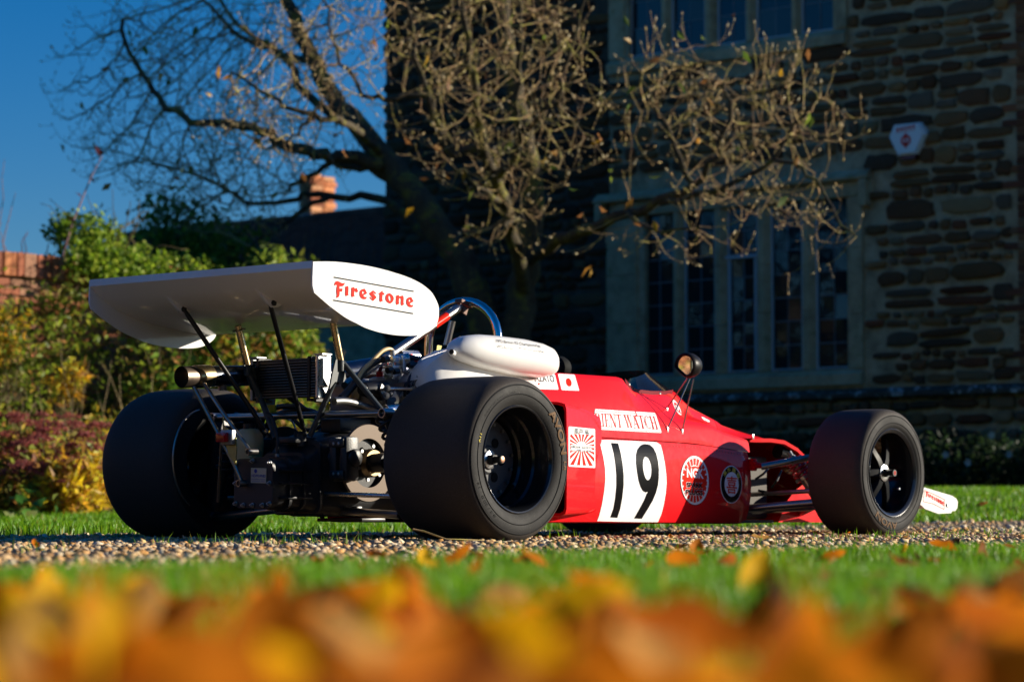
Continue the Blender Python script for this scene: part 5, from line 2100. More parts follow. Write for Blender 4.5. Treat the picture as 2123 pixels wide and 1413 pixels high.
RADC = mat('radiator_core', (.02, .02, .022), .5, .4)
v = coords(RADC, (1, 1, 160))
bump(RADC, noise(RADC, 1.0, 0, .5, v), .8, .004)
for s in (-1, 1):
    pod = part('side_pod')
    mb = MB()
    mb.loft([pod_sec(X, s) for X in PODX], closed=False)
    a, b = pod_sec(.675, s), pod_sec(.675, s, .009)
    mb.loft([[(q[0], q[1], q[2]) for q in b], a], closed=False)
    mb.build('pod_shell', RED, pod, angle=45, clean=True)
    mb = MB()
    mb.loft([pod_sec(X, s, .009) for X in PODX[:4]], closed=False)
    mb.build('duct_lining', BLACKP, pod)
    mb = MB()
    mb.box((.80, s * .385, .29), (.03, .18, .36))
    mb.build('radiator', RADC, pod, smooth=False)


# decals on the body ----------------------------------------------------------------
def body_decal(name, vs, fs, m, parent, off, du=0, dv=9, stack=False):
    """vs in photo pixels."""
    V, F = densify(np.array(vs, float), fs, du, dv) if (du or dv) else (np.array(vs), fs)
    pts = []
    for a, b in V:
        q = on_body(a, b)
        pts.append((q[0], q[1] - off, q[2]))
    return sheet_obj(name, pts, F, m, parent, stack)


def rrect(tl, tr, br, bl, r, n=4):
    """Rounded quad in pixels: list of points."""
    c = [np.array(q, float) for q in (tl, tr, br, bl)]
    out = []
    for i in range(4):
        p, a, b = c[i], c[i - 1], c[(i + 1) % 4]
        ua, ub = (a - p) / np.linalg.norm(a - p), (b - p) / np.linalg.norm(b - p)
        for k in range(n + 1):
            t = k / n
            out.append(tuple((1 - t) ** 2 * (p + ua * r) + 2 * t * (1 - t) * p + t * t * (p + ub * r)))
    return out


def C4(x, y): return (1130 + x / 3.532, 720 + y / 3.532)


def CB(x, y): return (1060 + x * .16957, 740 + y * .16957)


decals = part('race_number')
pan = [C4(x, y) for x, y in ((405, 676), (470, 676), (640, 683), (760, 689), (815, 693), (845, 712), (858, 760), (876, 850), (886, 930), (889, 990), (882, 1070), (868, 1150), (850, 1220), (825, 1277), (700, 1277), (540, 1274), (380, 1270), (395, 1230), (415, 1150), (432, 1050), (440, 960), (437, 880), (425, 800), (408, 730), (398, 690))]
vs, fs = fill(pan)
body_decal('number_panel', vs, fs, DECALW, decals, .0012, 12, 9)
one = [C4(x, y) for x, y in ((481, 698), (532, 701), (550, 770), (564, 850), (572, 930), (572, 1010), (562, 1100), (547, 1180), (526, 1245), (476, 1242), (498, 1180), (512, 1100), (520, 1010), (520, 930), (513, 850), (500, 770))]
vs, fs = fill(one)
body_decal('digit', vs, fs, DECALK, decals, .0026, 0, 6)
nine_o = [C4(x, y) for x, y in ((735, 706), (765, 712), (790, 735), (810, 775), (824, 830), (830, 890), (830, 950), (824, 1005), (810, 1060), (785, 1120), (750, 1180), (705, 1252), (650, 1250), (690, 1180), (722, 1120), (742, 1070), (752, 1054), (735, 1060), (715, 1050), (697, 1020), (682, 970), (671, 905), (664, 840), (664, 785), (674, 745), (694, 718), (715, 707))]
nine_h = [C4(x, y) for x, y in ((735, 798), (752, 806), (766, 830), (775, 862), (778, 895), (776, 930), (769, 955), (757, 969), (744, 970), (732, 955), (722, 925), (715, 890), (713, 855), (716, 822), (724, 803))]
vs, fs = fill(nine_o, [nine_h])
body_decal('digit', vs, fs, DECALK, decals, .0026, 0, 6)

stk = part('side_sticker')
vs, fs = fill(rrect(CB(1020, 632), CB(1757, 680), CB(1838, 926), CB(1000, 880), 3))
body_decal('sticker_base', vs, fs, DECALW, stk, .0012, 16, 10)
vs, fs = serif('ORIENT WATCH')
px4 = [CB(*q) for q in ((935, 678), (1750, 722), (1798, 882), (942, 840))]
vv = quad(vs, *px4)
body_decal('lettering', vv, fs, DECALR, stk, .0024, 0, 0, True)
mb = MB()
for a, b in (((1010, 650), (1762, 697)), ((1010, 862), (1828, 912))):
    vs, fs = fill([CB(*a), CB(*b), CB(b[0], b[1] + 4), CB(a[0], a[1] + 4)])
    body_decal('border_line', vs, fs, DECALR, stk, .0024, 12, 0)

nm = part('name_sticker')
vs, fs = fill(rrect(CB(70, 215), CB(530, 205), CB(577, 398), CB(120, 385), 2.5))
body_decal('sticker_base', vs, fs, DECALW, nm, .0012, 14, 9)
vs, fs = font_polys('HIROSHI  KAZATO')
body_decal('lettering', quad(vs, CB(-70, 195), CB(510, 222), CB(526, 305), CB(-50, 282)), fs, DECALK, nm, .0024, 0, 0)
vs, fs = fill([(CB(333, 326)[0] + 1.6 * math.cos(a), CB(333, 326)[1] + 2.2 * math.sin(a)) for a in np.linspace(0, 2 * math.pi, 14)[:-1]])
body_decal('red_dot', vs, fs, DECALR, nm, .0024, 0, 0)
fl_ = part('flag_sticker')
vs, fs = fill(rrect(CB(566, 202), CB(772, 213), CB(830, 411), CB(612, 402), 2.5))
body_decal('flag_base', vs, fs, DECALW, fl_, .0012, 14, 9)
vs, fs = fill([(CB(698, 307)[0] + (5.6 * math.cos(a) + 1.5 * math.sin(a)), CB(698, 307)[1] + 8.6 * math.sin(a)) for a in np.linspace(0, 2 * math.pi, 29)[:-1]])
body_decal('red_disc', vs, fs, DECALR, fl_, .0024, 0, 5)


def C6(x, y): return (1380 + x * .08491, 940 + y * .08491)


def ell(cx_, cy_, rx, ry, tilt=0.0, n=48): return [C6(cx_ + rx * math.cos(a) + tilt * ry * math.sin(a), cy_ + ry * math.sin(a)) for a in np.linspace(0, 2 * math.pi, n + 1)[:-1]]


ngk = part('sponsor_roundel')
vs, fs = fill(ell(703, 648, 352, 610, .02))
body_decal('roundel_base', vs, fs, DECALW, ngk, .0012, 0, 7)
vs, fs = fill(ell(703, 648, 352, 610, .02), [ell(703, 648, 343, 598, .02)])
body_decal('roundel_edge', vs, fs, DECALK, ngk, .0020, 0, 0)
# red rays in bands above and below, red field behind the words
va, fa = [], []
for k in range(22):
    a0 = 2 * math.pi * (k + .14) / 22
    a1 = 2 * math.pi * (k + .86) / 22
    for i in range(2):
        pass
    ri = .62 if (abs(math.sin((a0 + a1) / 2)) > .55) else .74
    o_ = len(va)
    for a, r in ((a0, ri), (a1, ri), (a1, .90), (a0, .90)):
        va.append(C6(700 + 340 * r * math.cos(a), 648 + 600 * r * math.sin(a)))
    fa.append((o_, o_ + 1, o_ + 2, o_ + 3))
body_decal('red_rays', va, fa, DECALR, ngk, .0022, 0, 0)
fld = [(430, 640), (470, 420), (560, 330), (700, 300), (840, 330), (930, 420), (985, 640), (960, 860), (900, 930), (700, 960), (520, 940), (440, 860)]
vs, fs = fill([C6(*q) for q in fld])
body_decal('red_field', vs, fs, DECALR, ngk, .0026, 0, 8)
vs, fs = font_polys('NGK', .035)
body_decal('lettering', quad(vs, C6(500, 345), C6(905, 365), C6(915, 612), C6(505, 578)), fs, DECALW, ngk, .0036, 0, 0)
for off, m, bold in ((.0034, DECALW, .045), (.0042, DECALK, .03)):
    for word, qd in (('SPARK', ((492, 695), (893, 715), (890, 845), (492, 815))), ('PLUGS', ((478, 868), (890, 890), (880, 1018), (478, 990)))):
        vs, fs = font_polys(word, bold)
        g = 8 if m is DECALW else 0
        q_ = [C6(qd[0][0] - g, qd[0][1] - g), C6(qd[1][0] + g, qd[1][1] - g), C6(qd[2][0] + g, qd[2][1] + g), C6(qd[3][0] - g, qd[3][1] + g)]
        body_decal('lettering', quad(vs, *q_), fs, m, ngk, off, 0, 0)

jp = part('sponsor_roundel')
vs, fs = fill(ell(1595, 750, 266, 462, .01))
body_decal('roundel_base', vs, fs, DECALW, jp, .0012, 0, 7)
vs, fs = fill(ell(1595, 750, 250, 440, .01))
body_decal('black_ring', vs, fs, DECALK, jp, .0022, 0, 7)
vs, fs = fill(ell(1597, 745, 172, 300, .01))
body_decal('white_centre', vs, fs, DECALW, jp, .0030, 0, 7)
vs, fs = font_polys('喜', .008)
body_decal('lettering', quad(vs, C6(1460, 545), C6(1735, 555), C6(1715, 985), C6(1470, 965)), fs, DECALR, jp, .0040, 0, 0)
for ch, cx_, cy_, an in (('清', 1432, 480, -.85), ('水', 1530, 385, -.3), ('建', 1655, 400, .3), ('設', 1762, 535, .85)):
    vs, fs = font_polys(ch, .02)
    c_, s_ = math.cos(an), math.sin(an)
    pts = []
    for a, b in vs:
        u_, w_ = (a - .5) * 92, -(b - .5) * 130
        pts.append(C6(cx_ + u_ * c_ - w_ * s_ * .6, cy_ + u_ * s_ * 1.5 + w_ * c_))
    body_decal('lettering', pts, fs, DECALY, jp, .0030, 0, 0)

# small oval on the scuttle and the white flash on the nose top
sm = part('scuttle_roundel')


def CM(x, y): return (1290 + x * .14151, 710 + y * .14151)


ov = [CM(800 + 42 * math.cos(a) + 50 * math.sin(a), 948 + 112 * math.sin(a) + 12 * math.cos(a)) for a in np.linspace(0, 2 * math.pi, 33)[:-1]]
vs, fs = fill(ov)
body_decal('roundel_base', vs, fs, DECALW, sm, .0014, 0, 4)
ov1 = [CM(800 + 28 * math.cos(a) + 33 * math.sin(a), 948 + 75 * math.sin(a) + 8 * math.cos(a)) for a in np.linspace(.3, 2 * math.pi - .6, 25)]
ov2 = [CM(800 + 20 * math.cos(a) + 24 * math.sin(a), 948 + 54 * math.sin(a) + 6 * math.cos(a)) for a in np.linspace(.3, 2 * math.pi - .6, 25)]
vs, fs = fill(ov1 + ov2[::-1])
body_decal('red_ring', vs, fs, DECALR, sm, .0026, 0, 0)
vs, fs = fill([CM(*q) for q in ((1150, 1085), (1180, 1090), (1272, 1140), (1272, 1165), (1240, 1155), (1180, 1125))])
body_decal('white_flash', vs, fs, DECALW, sm, .003, 0, 0)

# sun-ray sticker on the pod
st = part('pod_sticker')


def on_pod(px_, py_, off):
    # plane through the pod flank
    n = Vector((pod_y(.675) - pod_y(1.062), -(1.062 - .675), 0)).normalized()
    p0 = Vector((.675, -pod_y(.675), .3))
    d = Vector(P(px_, py_, X=2.0)) - Vector(CAM)
    t = (p0 - Vector(CAM)).dot(n) / d.dot(n)
    return Vector(CAM) + d * t + n * (off + .002)


def pod_decal(name, vs, fs, m, off): return sheet_obj(name, [on_pod(a, b, off) for a, b in vs], fs, m, st)


vs, fs = fill(rrect(CB(690, 845), CB(1015, 877), (1232.5, 969.5), (1177, 966.5), 2.5))
pod_decal('sticker_base', vs, fs, DECALW, .0012)
ctr = (1203.5, 925)
RECT = (1180, 899.5, 1230, 964)


def ray_end(a):
    c_, s_ = math.cos(a), math.sin(a)
    t = 1e9
    if c_: t = min(t, ((RECT[2] if c_ > 0 else RECT[0]) - ctr[0]) / c_)
    if s_: t = min(t, ((RECT[3] if s_ > 0 else RECT[1]) - ctr[1]) / s_)
    return t


va, fa = [], []
for k in range(20):
    a0, a1 = 2 * math.pi * (k + .25) / 20, 2 * math.pi * (k + .75) / 20
    t0, t1 = ray_end(a0), ray_end(a1)
    o_ = len(va)
    s0 = 10.5
    sl = .04
    for a, t in ((a0, s0), (a1, s0), (a1, max(s0, t1)), (a0, max(s0, t0))):
        x, y = ctr[0] + t * math.cos(a), ctr[1] + t * math.sin(a)
        va.append((x, y + (x - ctr[0]) * sl))
    fa.append((o_, o_ + 1, o_ + 2, o_ + 3))
pod_decal('red_rays', va, fa, DECALR, .0022)
vs, fs = fill([(1181, 921.5), (1224, 923), (1224, 935.5), (1181, 934)])
pod_decal('name_strip', vs, fs, DECALW, .0028)
for word, qd in (('風戸 裕', ((1188, 887), (1219, 890), (1219, 902), (1188, 898))), ('HIROSHI  KAZATO', ((1181.5, 923), (1223.5, 925.5), (1223, 930.5), (1181.5, 928))), ('13.3.1949  2.6.1974', ((1182, 930), (1222, 932.5), (1222, 937), (1182, 934.5)))):
    vs, fs = font_polys(word, 0)
    pod_decal('lettering', quad(vs, *qd), fs, DECALK, .0038)

# windscreen -----------------------------------------------------------------------
mb = MB()
base_l = [(1.36, -.282, .608), (1.40, -.272, .588), (1.47, -.252, .571), (1.60, -.226, .569), (1.74, -.188, .574), (1.85, -.142, .584), (1.94, -.08, .592), (1.965, 0, .594)]
top_l = [(1.37, -.280, .609), (1.41, -.262, .615), (1.46, -.237, .622), (1.54, -.207, .632), (1.63, -.168, .646), (1.71, -.122, .660), (1.765, -.065, .670), (1.785, 0, .673)]
bl = base_l + [(x, -y, z) for x, y, z in reversed(base_l[:-1])]
tl = top_l + [(x, -y, z) for x, y, z in reversed(top_l[:-1])]
secs = []
for k in range(6):
    t = k / 5
    secs.append([tuple(np.array(a) * (1 - t) + np.array(b) * t + np.array([.012, -.010 * np.sign(a[1]), 0]) * math.sin(math.pi * t)) for a, b in zip(bl, tl)])
mb.loft(secs, closed=False)
mb.build('windscreen', SCREEN, car, angle=80)
mb = MB()
strip = []
for (x, y, z) in bl:
    strip.append([(x + .002, y * 1.02, z - .012), (x, y * 1.012, z + .008)])
mb.loft(strip, closed=False)
mb.build('screen_strip', mat('dark_red_strip', (.16, .004, .008), .5, spec=.08), car)
mb = MB()
for px_ in ((95, 608), (157, 672), (545, 743)):
    q = on_body(*CM(*px_))
    mb.lathe([(0, .006), (.004, .0055), (.005, 0)], (q[0], q[1] - .001, q[2]), (0, -1, .3), 10)
mb.build('screen_screw', BLACKP, car)

# mirrors ---------------------------------------------------------------------------
for s in (-1, 1):
    mr = part('mirror')
    sy = lambda q: Vector((q[0], q[1] * (1 if s < 0 else -1), q[2]))
    c = Vector(P(1422, 757, Y=-.385))
    ax = Vector((-.99, -.02, -.01)).normalized()
    gn = Vector((0, 0, 0))
    n = 40
    u = Vector((0, 1, 0))
    u = (u - ax * u.dot(ax)).normalized()
    w2 = ax.cross(u)

    def ring(r, sft, cut):
        out = []
        for k in range(n):
            a = 2 * math.pi * k / n
            x, y = r * math.cos(a), r * math.sin(a)
            # flat chord towards the cockpit's lower side
            nx_, ny_ = .62, (-.78 if w2.z > 0 else .78)
            dd = x * nx_ + y * ny_
            if dd > r * cut:
                x -= nx_ * (dd - r * cut); y -= ny_ * (dd - r * cut)
            out.append(sy(c + u * x + w2 * y + ax * sft))
        return out
    mb = MB()
    mb.loft([ring(.036, .000, .74), ring(.040, .010, .74), ring(.044, .014, .74), ring(.048, .011, .74), ring(.0505, -.002, .76), ring(.049, -.03, .8), ring(.040, -.055, .85), ring(.024, -.072, 1), ring(.004, -.078, 1)])
    mb.build('housing', mat('mirror_black', (.010, .009, .009), .4, spec=.15) if 'mirror_black' not in bpy.data.materials else bpy.data.materials['mirror_black'], mr, angle=60)
    mb = MB()
    mb.add([c_ + sy(gn) * 0 for c_ in ring(.0375, .002, .74)], [tuple(range(n))])
    mb.build('glass', GLASSM, mr, smooth=False)
    feet = [on_body(*CM(*q)) for q in ((650, 970), (660, 1265), (873, 1290))]
    tops = [Vector(P(*CM(*q), Y=-.38)) for q in ((955, 520), (990, 525), (1045, 530))]
    for f_, t_ in zip(feet, tops):
        mb = MB()
        mb.tube([sy(Vector(f_) + Vector((0, -.004, .006))), sy(t_)], .0028, 8)
        mb.box(tuple(sy(Vector(f_) + Vector((0, -.003, -.002)))), (.010, .004, .024), bev=.0015, mi=1)
        mb.build('stay', [STEEL, BRIGHT], mr)

# white tank on the cockpit flank ----------------------------------------------------
for s in (-1,):
    tk = part('tank_pod')
    sy = lambda q: (q[0], q[1] * (1 if s < 0 else -1), q[2])
    sts = [(932.6, 721.5, 730, .012), (938, 713, 734.5, .028), (945.8, 705, 739, .040), (956, 699, 745.5, .052), (967.7, 695.2, 751, .060), (989.6, 693, 759.5, .068), (1024.7, 695.2, 767.5, .073), (1060, 699, 775, .074), (1090, 702.7, 779, .074), (1125.5, 710.6, 783, .073), (1143, 718, 781, .068), (1151, 726, 778, .058), (1157, 737, 773, .040), (1160, 750, 762, .015)]
    sts = [(932.6 + (x - 932.6) * .925, yt, yb, hw) for x, yt, yb, hw in sts]
    mb = MB()
    secs = []
    for (x, yt, yb, hw) in sts:
        a, b = P(x, yt, Y=-.335), P(x, yb, Y=-.335)
        c = (a + b) / 2
        hz = (a[2] - b[2]) / 2
        secs.append([sy((c[0], c[1] + hw * math.copysign(abs(math.cos(t)) ** .8, math.cos(t)), c[2] + hz * math.copysign(abs(math.sin(t)) ** .8, math.sin(t)))) for t in np.linspace(0, 2 * math.pi, 33)[:-1]])
    mb.loft(secs, caps=True)
    tank_o = mb.build('tank_shell', WHITE, tk, angle=60)
    A = [P(945, 718, Y=-.29), P(918, 733, Y=-.285), P(893, 752, Y=-.27), P(877, 770, Y=-.25), P(866, 786, Y=-.23)]
    A = [P(1110, 770, Y=-.33), P(1060, 764, Y=-.33), P(1000, 752, Y=-.33), P(960, 736, Y=-.32)] + A
    B = [P(1115, 785, Y=-.33), P(1075, 800, Y=-.37), P(1030, 815, Y=-.39), P(990, 825, Y=-.39), P(960, 830, Y=-.39), P(935, 830, Y=-.38), P(910, 828, Y=-.36), P(890, 822, Y=-.31), P(874, 810, Y=-.25)]
    secs = []
    for k in range(7):
        t = k / 6
        secs.append([sy(a * (1 - t) + b * t + np.array([0, .020 * math.sin(math.pi * t), 0])) for a, b in zip(A, B)])
    mb = MB()
    mb.loft(secs, closed=False)
    mb.loft([[sy(a) for a in A], [sy(a + np.array([.02, .12, -.01])) for a in A]], closed=False)
    mb.build('scoop_skirt', WHITE, tk, angle=80)
    if s < 0:
        mb = MB()
        q = P(936, 729, Y=-.36)
        mb.tube([q + np.array([.04, .02, -.004]), q], [.011, .0095], 14, caps=False)
        mb.build('vent_stub', WHITE, tk)
        mb = MB()
        mb.tube([q + np.array([.004, .002, 0]), q + np.array([.003, .0015, 0])], .009, 14)
        mb.build('vent_hole', BLACKP, tk)

        def CT(x, y): return (880 + x * .14151, 600 + y * .14151)

        from mathutils.bvhtree import BVHTree
        bvh = BVHTree.FromPolygons([tuple(q.co) for q in tank_o.data.vertices], [tuple(f.vertices) for f in tank_o.data.polygons])

        def on_tank(px_, py_):
            d = (Vector(P(px_, py_, Y=-.3)) - Vector(CAM)).normalized()
            h, n_, _, _ = bvh.ray_cast(Vector(CAM), d)
            if h is None: h = Vector(P(px_, py_, Y=-.40))
            return h + n_ * (.0026 if n_.dot(d) < 0 else -.0026)
        for txt, qd in (('1972 British F2 Championship.', ((1040, 735), (1700, 815), (1708, 862), (1050, 785))), ('1972 European F2 Championship.', ((1048, 812), (1760, 895), (1768, 945), (1056, 862)))):
            vs, fs = font_polys(txt)
            vs, fs = densify(vs, fs, .03, .5)
            vv = quad(vs, *[CT(*q) for q in qd])
            sheet_obj('lettering', [on_tank(a, b) for a, b in vv], fs, DECALK, tk)
# ------------------------------------------------------------------ roll hoop and brace
def C1(x, y): return (340 + x * .3681, 600 + y * .3681)


def CE(x, y): return (700 + x * .14154, 700 + y * .14154)


hoop = part('roll_hoop')
HXP = .735
pts = [(HXP, -.178, .45), (HXP, -.178, .60), (HXP, -.176, .74)]
pts += [(HXP, -.172 * math.cos(a), .752 + .140 * math.sin(a)) for a in np.linspace(.15, math.pi - .15, 15)]
pts += [(HXP, .176, .74), (HXP, .178, .60), (HXP, .178, .45)]
mb = MB()
mb.tube(pts, .0165, 16)
mb.build('hoop_tube', CHROME, hoop, angle=80)
mb = MB()
a, b = P(948, 640, Y=-.03), P(790, 748, Y=-.05)
mb.tube([a + (a - b) * .04, a, b, b + (b - a) * .45], [.012, .0165, .0165, .0165], 14)
mb.build('brace_tube', STEEL, hoop, angle=80)
mb = MB()
d = (b - a) / np.linalg.norm(b - a)
t0 = P(922, 656, Y=-.034) - a
L0 = np.linalg.norm(P(925, 654, Y=-.033) - a)
L1 = np.linalg.norm(P(899, 675, Y=-.036) - a)
mb.tube([a + d * L0, a + d * L1], .0171, 14, caps=False)
mb.build('red_band', DECALR, hoop, angle=80)
mb = MB()
c = P(962, 632, Y=-.02)
mb.box(tuple(c + np.array([0, 0, .006])), (.07, .035, .016), Matrix.Rotation(.25, 3, 'Y'), .004)
mb.box(tuple(P(960, 641, Y=-.035)), (.05, .006, .03), Matrix.Rotation(.4, 3, 'Y'), .003)
mb.lathe([(0, .009), (.008, .009), (.009, 0)], tuple(P(959, 641, Y=-.038)), (0, -1, 0), 6)
mb.build('hoop_bracket', mat('brown_bracket', (.12, .07, .055), .5, .3, spec=.2), hoop, smooth=False)
mb = MB()
mb.tube([P(926, 715, Y=.10), P(938, 665, Y=.08)], .0135, 12)
mb.build('rear_stay', STEEL, hoop)
mb = MB()
q = [P(x, y, Y=.155) for x, y in ((906, 716), (919, 718), (915, 735), (903, 734))]
mb.add([tuple(q[0] * .3 + v_ * .7 - np.array([.02, .02, 0])) for v_ in q], [(0, 1, 2, 3)])
mb.build('yellow_tag', DECALY, hoop, smooth=False)

# ------------------------------------------------------------------ rear wing
wing_r = part('rear_wing')
up = [(-.018, .770), (-.03, .785), (-.08, .797), (-.20, .806), (-.35, .826), (-.48, .858), (-.58, .893), (-.6255, .916)]
lo = [(-.6275, .892), (-.61, .880), (-.57, .850), (-.50, .814), (-.40, .785), (-.30, .769), (-.20, .757), (-.12, .749), (-.06, .748), (-.03, .754)]
prof = up + lo
mb = MB()
secs = []
for y in np.linspace(-.548, .548, 13):
    secs.append([(a, y, b) for a, b in prof])
mb.loft(secs)
mb.build('wing_plane', WHITE, wing_r, angle=35)
EPO = [(-.625, .913), (-.6275, .86), (-.627, .834), (-.619, .812), (-.55, .774), (-.475, .740), (-.42, .723), (-.375, .710), (-.308, .699), (-.222, .6935), (-.135, .697), (-.083, .707), (-.047, .724), (-.027, .740), (-.017, .762), (-.015, .785), (-.02, .810), (-.048, .845), (-.08, .864), (-.118, .879), (-.17, .892), (-.223, .901), (-.30, .911), (-.393, .918), (-.518, .920)]
EPO = [tuple(q) for q in smooth_line([np.array(q) for q in EPO[4:] + EPO[:1]], 3)] + EPO[1:4]
for s in (-1, 1):
    mb = MB()
    mb.prism(EPO, .547, .553, lambda a, b, h: (a, s * h, b))
    ep = mb.build('end_plate', WHITE, wing_r, smooth=False)
    if s < 0:
        sc_ = 770 / 2123

        def C2(x, y): return P(170 + x * sc_, 520 + y * sc_, Y=-.5545)
        vs, fs = word_polys()
        sheet_obj('lettering', [P(a, b, Y=-.5545) for a, b in vs], fs, DECALR, ep)
        for a, b in (((1440, 150), (1897, 231)), ((1436, 281), (1894, 358))):
            mb = MB()
            q0, q1 = C2(*a), C2(*b)
            w_ = np.array([0, 0, .0019])
            mb.add([tuple(q0 - w_), tuple(q1 - w_), tuple(q1 + w_), tuple(q0 + w_)], [(0, 1, 2, 3)])
            mb.build('border_line', DECALK, ep, smooth=False)
for s in (-1, 1):
    Y_ = s * .222
    mb = MB()
    fin = [(-.60, .876), (-.55, .836), (-.505, .800), (-.485, .788), (-.465, .790), (-.44, .805), (-.44, .812), (-.46, .815), (-.50, .84), (-.55, .868)]
    mb.prism(fin, Y_ - .007, Y_ + .007, lambda a, b, h: (a, h, b))
    mb.build('wing_bracket', WHITE, wing_r, smooth=False)
    mb = MB()
    mb.lathe([(-.013, 0), (-.013, .010), (.013, .010), (.013, 0)], (-.487, Y_, .803), (0, 1, 0), 14)
    mb.build('rod_end', BLACKP, wing_r)
    top = np.array([-.487, Y_ + .010 * (1 if s > 0 else -1) * -1, .802])
    bot = P(557, 902, X=-.20) if s > 0 else P(634, 905, X=-.155)
    mb = MB()
    d = bot - top
    mb.tube([top, top + d * .05, top + d * .93, top + d * .97, bot], [.006, .0085, .0085, .005, .004], 10)
    mb.tube([top + d * .955, top + d * .975], .0085, 8, mi=1)
    mb.build('wing_stay', [BLACKP, STEEL], wing_r)
    # gold post and the grey frame that carries it
    if s < 0:
        a, b = P(688, 655, Y=-.187), P(706, 748, Y=-.187)
    else:
        a, b = P(493, 675, Y=.187), P(513, 758, Y=.187)
    mb = MB()
    mb.tube([a, b], .0125, 14)
    mb.build('wing_post', NICKEL, wing_r)
    mb = MB()
    mb.lathe([(0, .024), (.002, .024), (.002, .012)], tuple(a + (b - a) * .10), tuple(b - a), 18)
    mb.build('post_collar', STEEL, wing_r)
    mb = MB()
    if s < 0:
        foot = P(643, 903, Y=-.06)
        fwd = P(801, 862, Y=-.31)
        mb.tube([b - (b - a) * .02, b + np.array([0, 0, -.035])], .0135, 12)
        mb.tube([b + np.array([0, 0, -.02]), foot], .0105, 10)
        mb.tube([b + np.array([.01, 0, -.005]), fwd], .0105, 10)
        g = [C1(*q) for q in ((965, 395), (1005, 400), (1022, 500), (1010, 520), (960, 520), (930, 560), (945, 480))]
        mb.prism([(P(x, y, Y=-.187)[0], P(x, y, Y=-.187)[2]) for x, y in g], -.19, -.182, lambda p_, q_, h: (p_, h, q_))
        mb.tube([fwd, fwd + np.array([.012, -.02, -.012])], .016, 12, mi=1)
    else:
        mb.tube([b - (b - a) * .02, b + np.array([0, 0, -.035])], .0135, 12)
        mb.tube([b + np.array([0, 0, -.02]), P(541, 825, Y=.17), P(572, 908, Y=.06)], .0115, 10)
        mb.tube([b + np.array([.01, 0, -.005]), np.array([.30, .31, .43])], .0105, 10)
        g = [C1(*q) for q in ((446, 425), (500, 425), (520, 505), (500, 520), (505, 570), (490, 560), (455, 470))]
        mb.prism([(P(x, y, Y=.187)[0], P(x, y, Y=.187)[2]) for x, y in g], .182, .19, lambda p_, q_, h: (p_, h, q_))
    mb.build('post_frame', [GREYP, BLACKP], wing_r)

# ------------------------------------------------------------------ oil cooler
cool = part('oil_cooler')
CX_, CY_, CZ_ = -.13, .045, .566
mb = MB()
mb.box((CX_ + .004, CY_, CZ_), (.045, .30, .128))
mb.build('core', RADC, cool, smooth=False)
for k in range(13):
    mb = MB()
    mb.box((CX_ - .002, CY_, CZ_ - .060 + k * .0100), (.056, .312, .0052), bev=.0018)
    mb.build('cooling_fin', metal_mat('cooler_fin', (.26, .25, .24), .4, .4) if 'cooler_fin' not in bpy.data.materials else bpy.data.materials['cooler_fin'], cool, smooth=False)
for yy, m_ in ((CY_ - .163, BRIGHT), (CY_ + .163, ALLOY)):
    mb = MB()
    mb.box((CX_ - .004, yy, CZ_ + .004), (.066, .014, .150), bev=.004)
    mb.box((CX_ - .004, yy + (-.012 if yy < CY_ else .012), CZ_ + .02), (.040, .012, .10), bev=.003)
    mb.box((CX_ - .005, yy, CZ_ + .083), (.05, .04, .006), bev=.002)
    mb.build('cooler_end', m_, cool, smooth=False)
mb = MB()
for yy in (CY_ - .120, CY_ + .135):
    mb.box((CX_ - .032, yy, CZ_), (.004, .012, .150))
    mb.box((CX_, yy, CZ_ + .074), (.062, .013, .008))
    mb.box((CX_, yy, CZ_ - .074), (.062, .022, .010))
mb.build('cooler_strap', BLACKP, cool, smooth=False)
mb = MB()
mb.box((CX_, CY_ + .01, CZ_ + .068), (.058, .30, .008), bev=.002)
mb.build('top_plate', GREYP, cool, smooth=False)
for (x, y, m_) in ((600, 640, BLUEAN), (605, 675, DECALY), (870, 615, BLUEAN), (905, 660, DECALY)):
    mb = MB()
    q = P(*C1(x, y), X=-.09)
    mb.tube([q + np.array([0, 0, .016]), q - np.array([0, 0, .012])], [.019, .016], 6)
    mb.build('hose_union', m_, cool, smooth=False)

# ------------------------------------------------------------------ exhaust on the far side
ex = part('exhaust')
e0, e1, e2, e3, e4 = P(376, 781, Y=.235), P(432, 780, Y=.235), P(520, 778, Y=.235), P(680, 776, Y=.225), P(760, 768, Y=.21)
mb = MB()
mb.tube([e0, e0 + (e1 - e0) * .55], .0375, 24, caps=False)
mb.tube([e0 + (e1 - e0) * .55, e0], .0345, 24, caps=False)
mb.build('tail_pipe', EXHAUST, ex)
mb = MB()
mb.tube([e0 + (e1 - e0) * .45, e0 + (e1 - e0) * .5, e1, e1 + (e1 - e0) * .05], [.0385, .0402, .0402, .0385], 24)
mb.build('pipe_clamp', NICKEL, ex)
mb = MB()
mb.tube([e1, e2, e3], [.0362, .0365, .0370], 24)
mb.tube([e3, e4, e4 + np.array([.16, -.01, .004]), e4 + np.array([.30, -.02, -.03]), e4 + np.array([.42, -.04, -.12])], [.0370, .046, .066, .058, .03], 24)
mb.build('megaphone', metal_mat('dark_exhaust', (.16, .17, .19), .22, .3), ex)
mb = MB()
q = P(*C1(330, 555), Y=.23)
mb.tube([q + np.array([0, 0, .02]), q - np.array([0, 0, .008])], [.014, .016], 12)
mb.build('exhaust_boss', EXHAUST, ex)
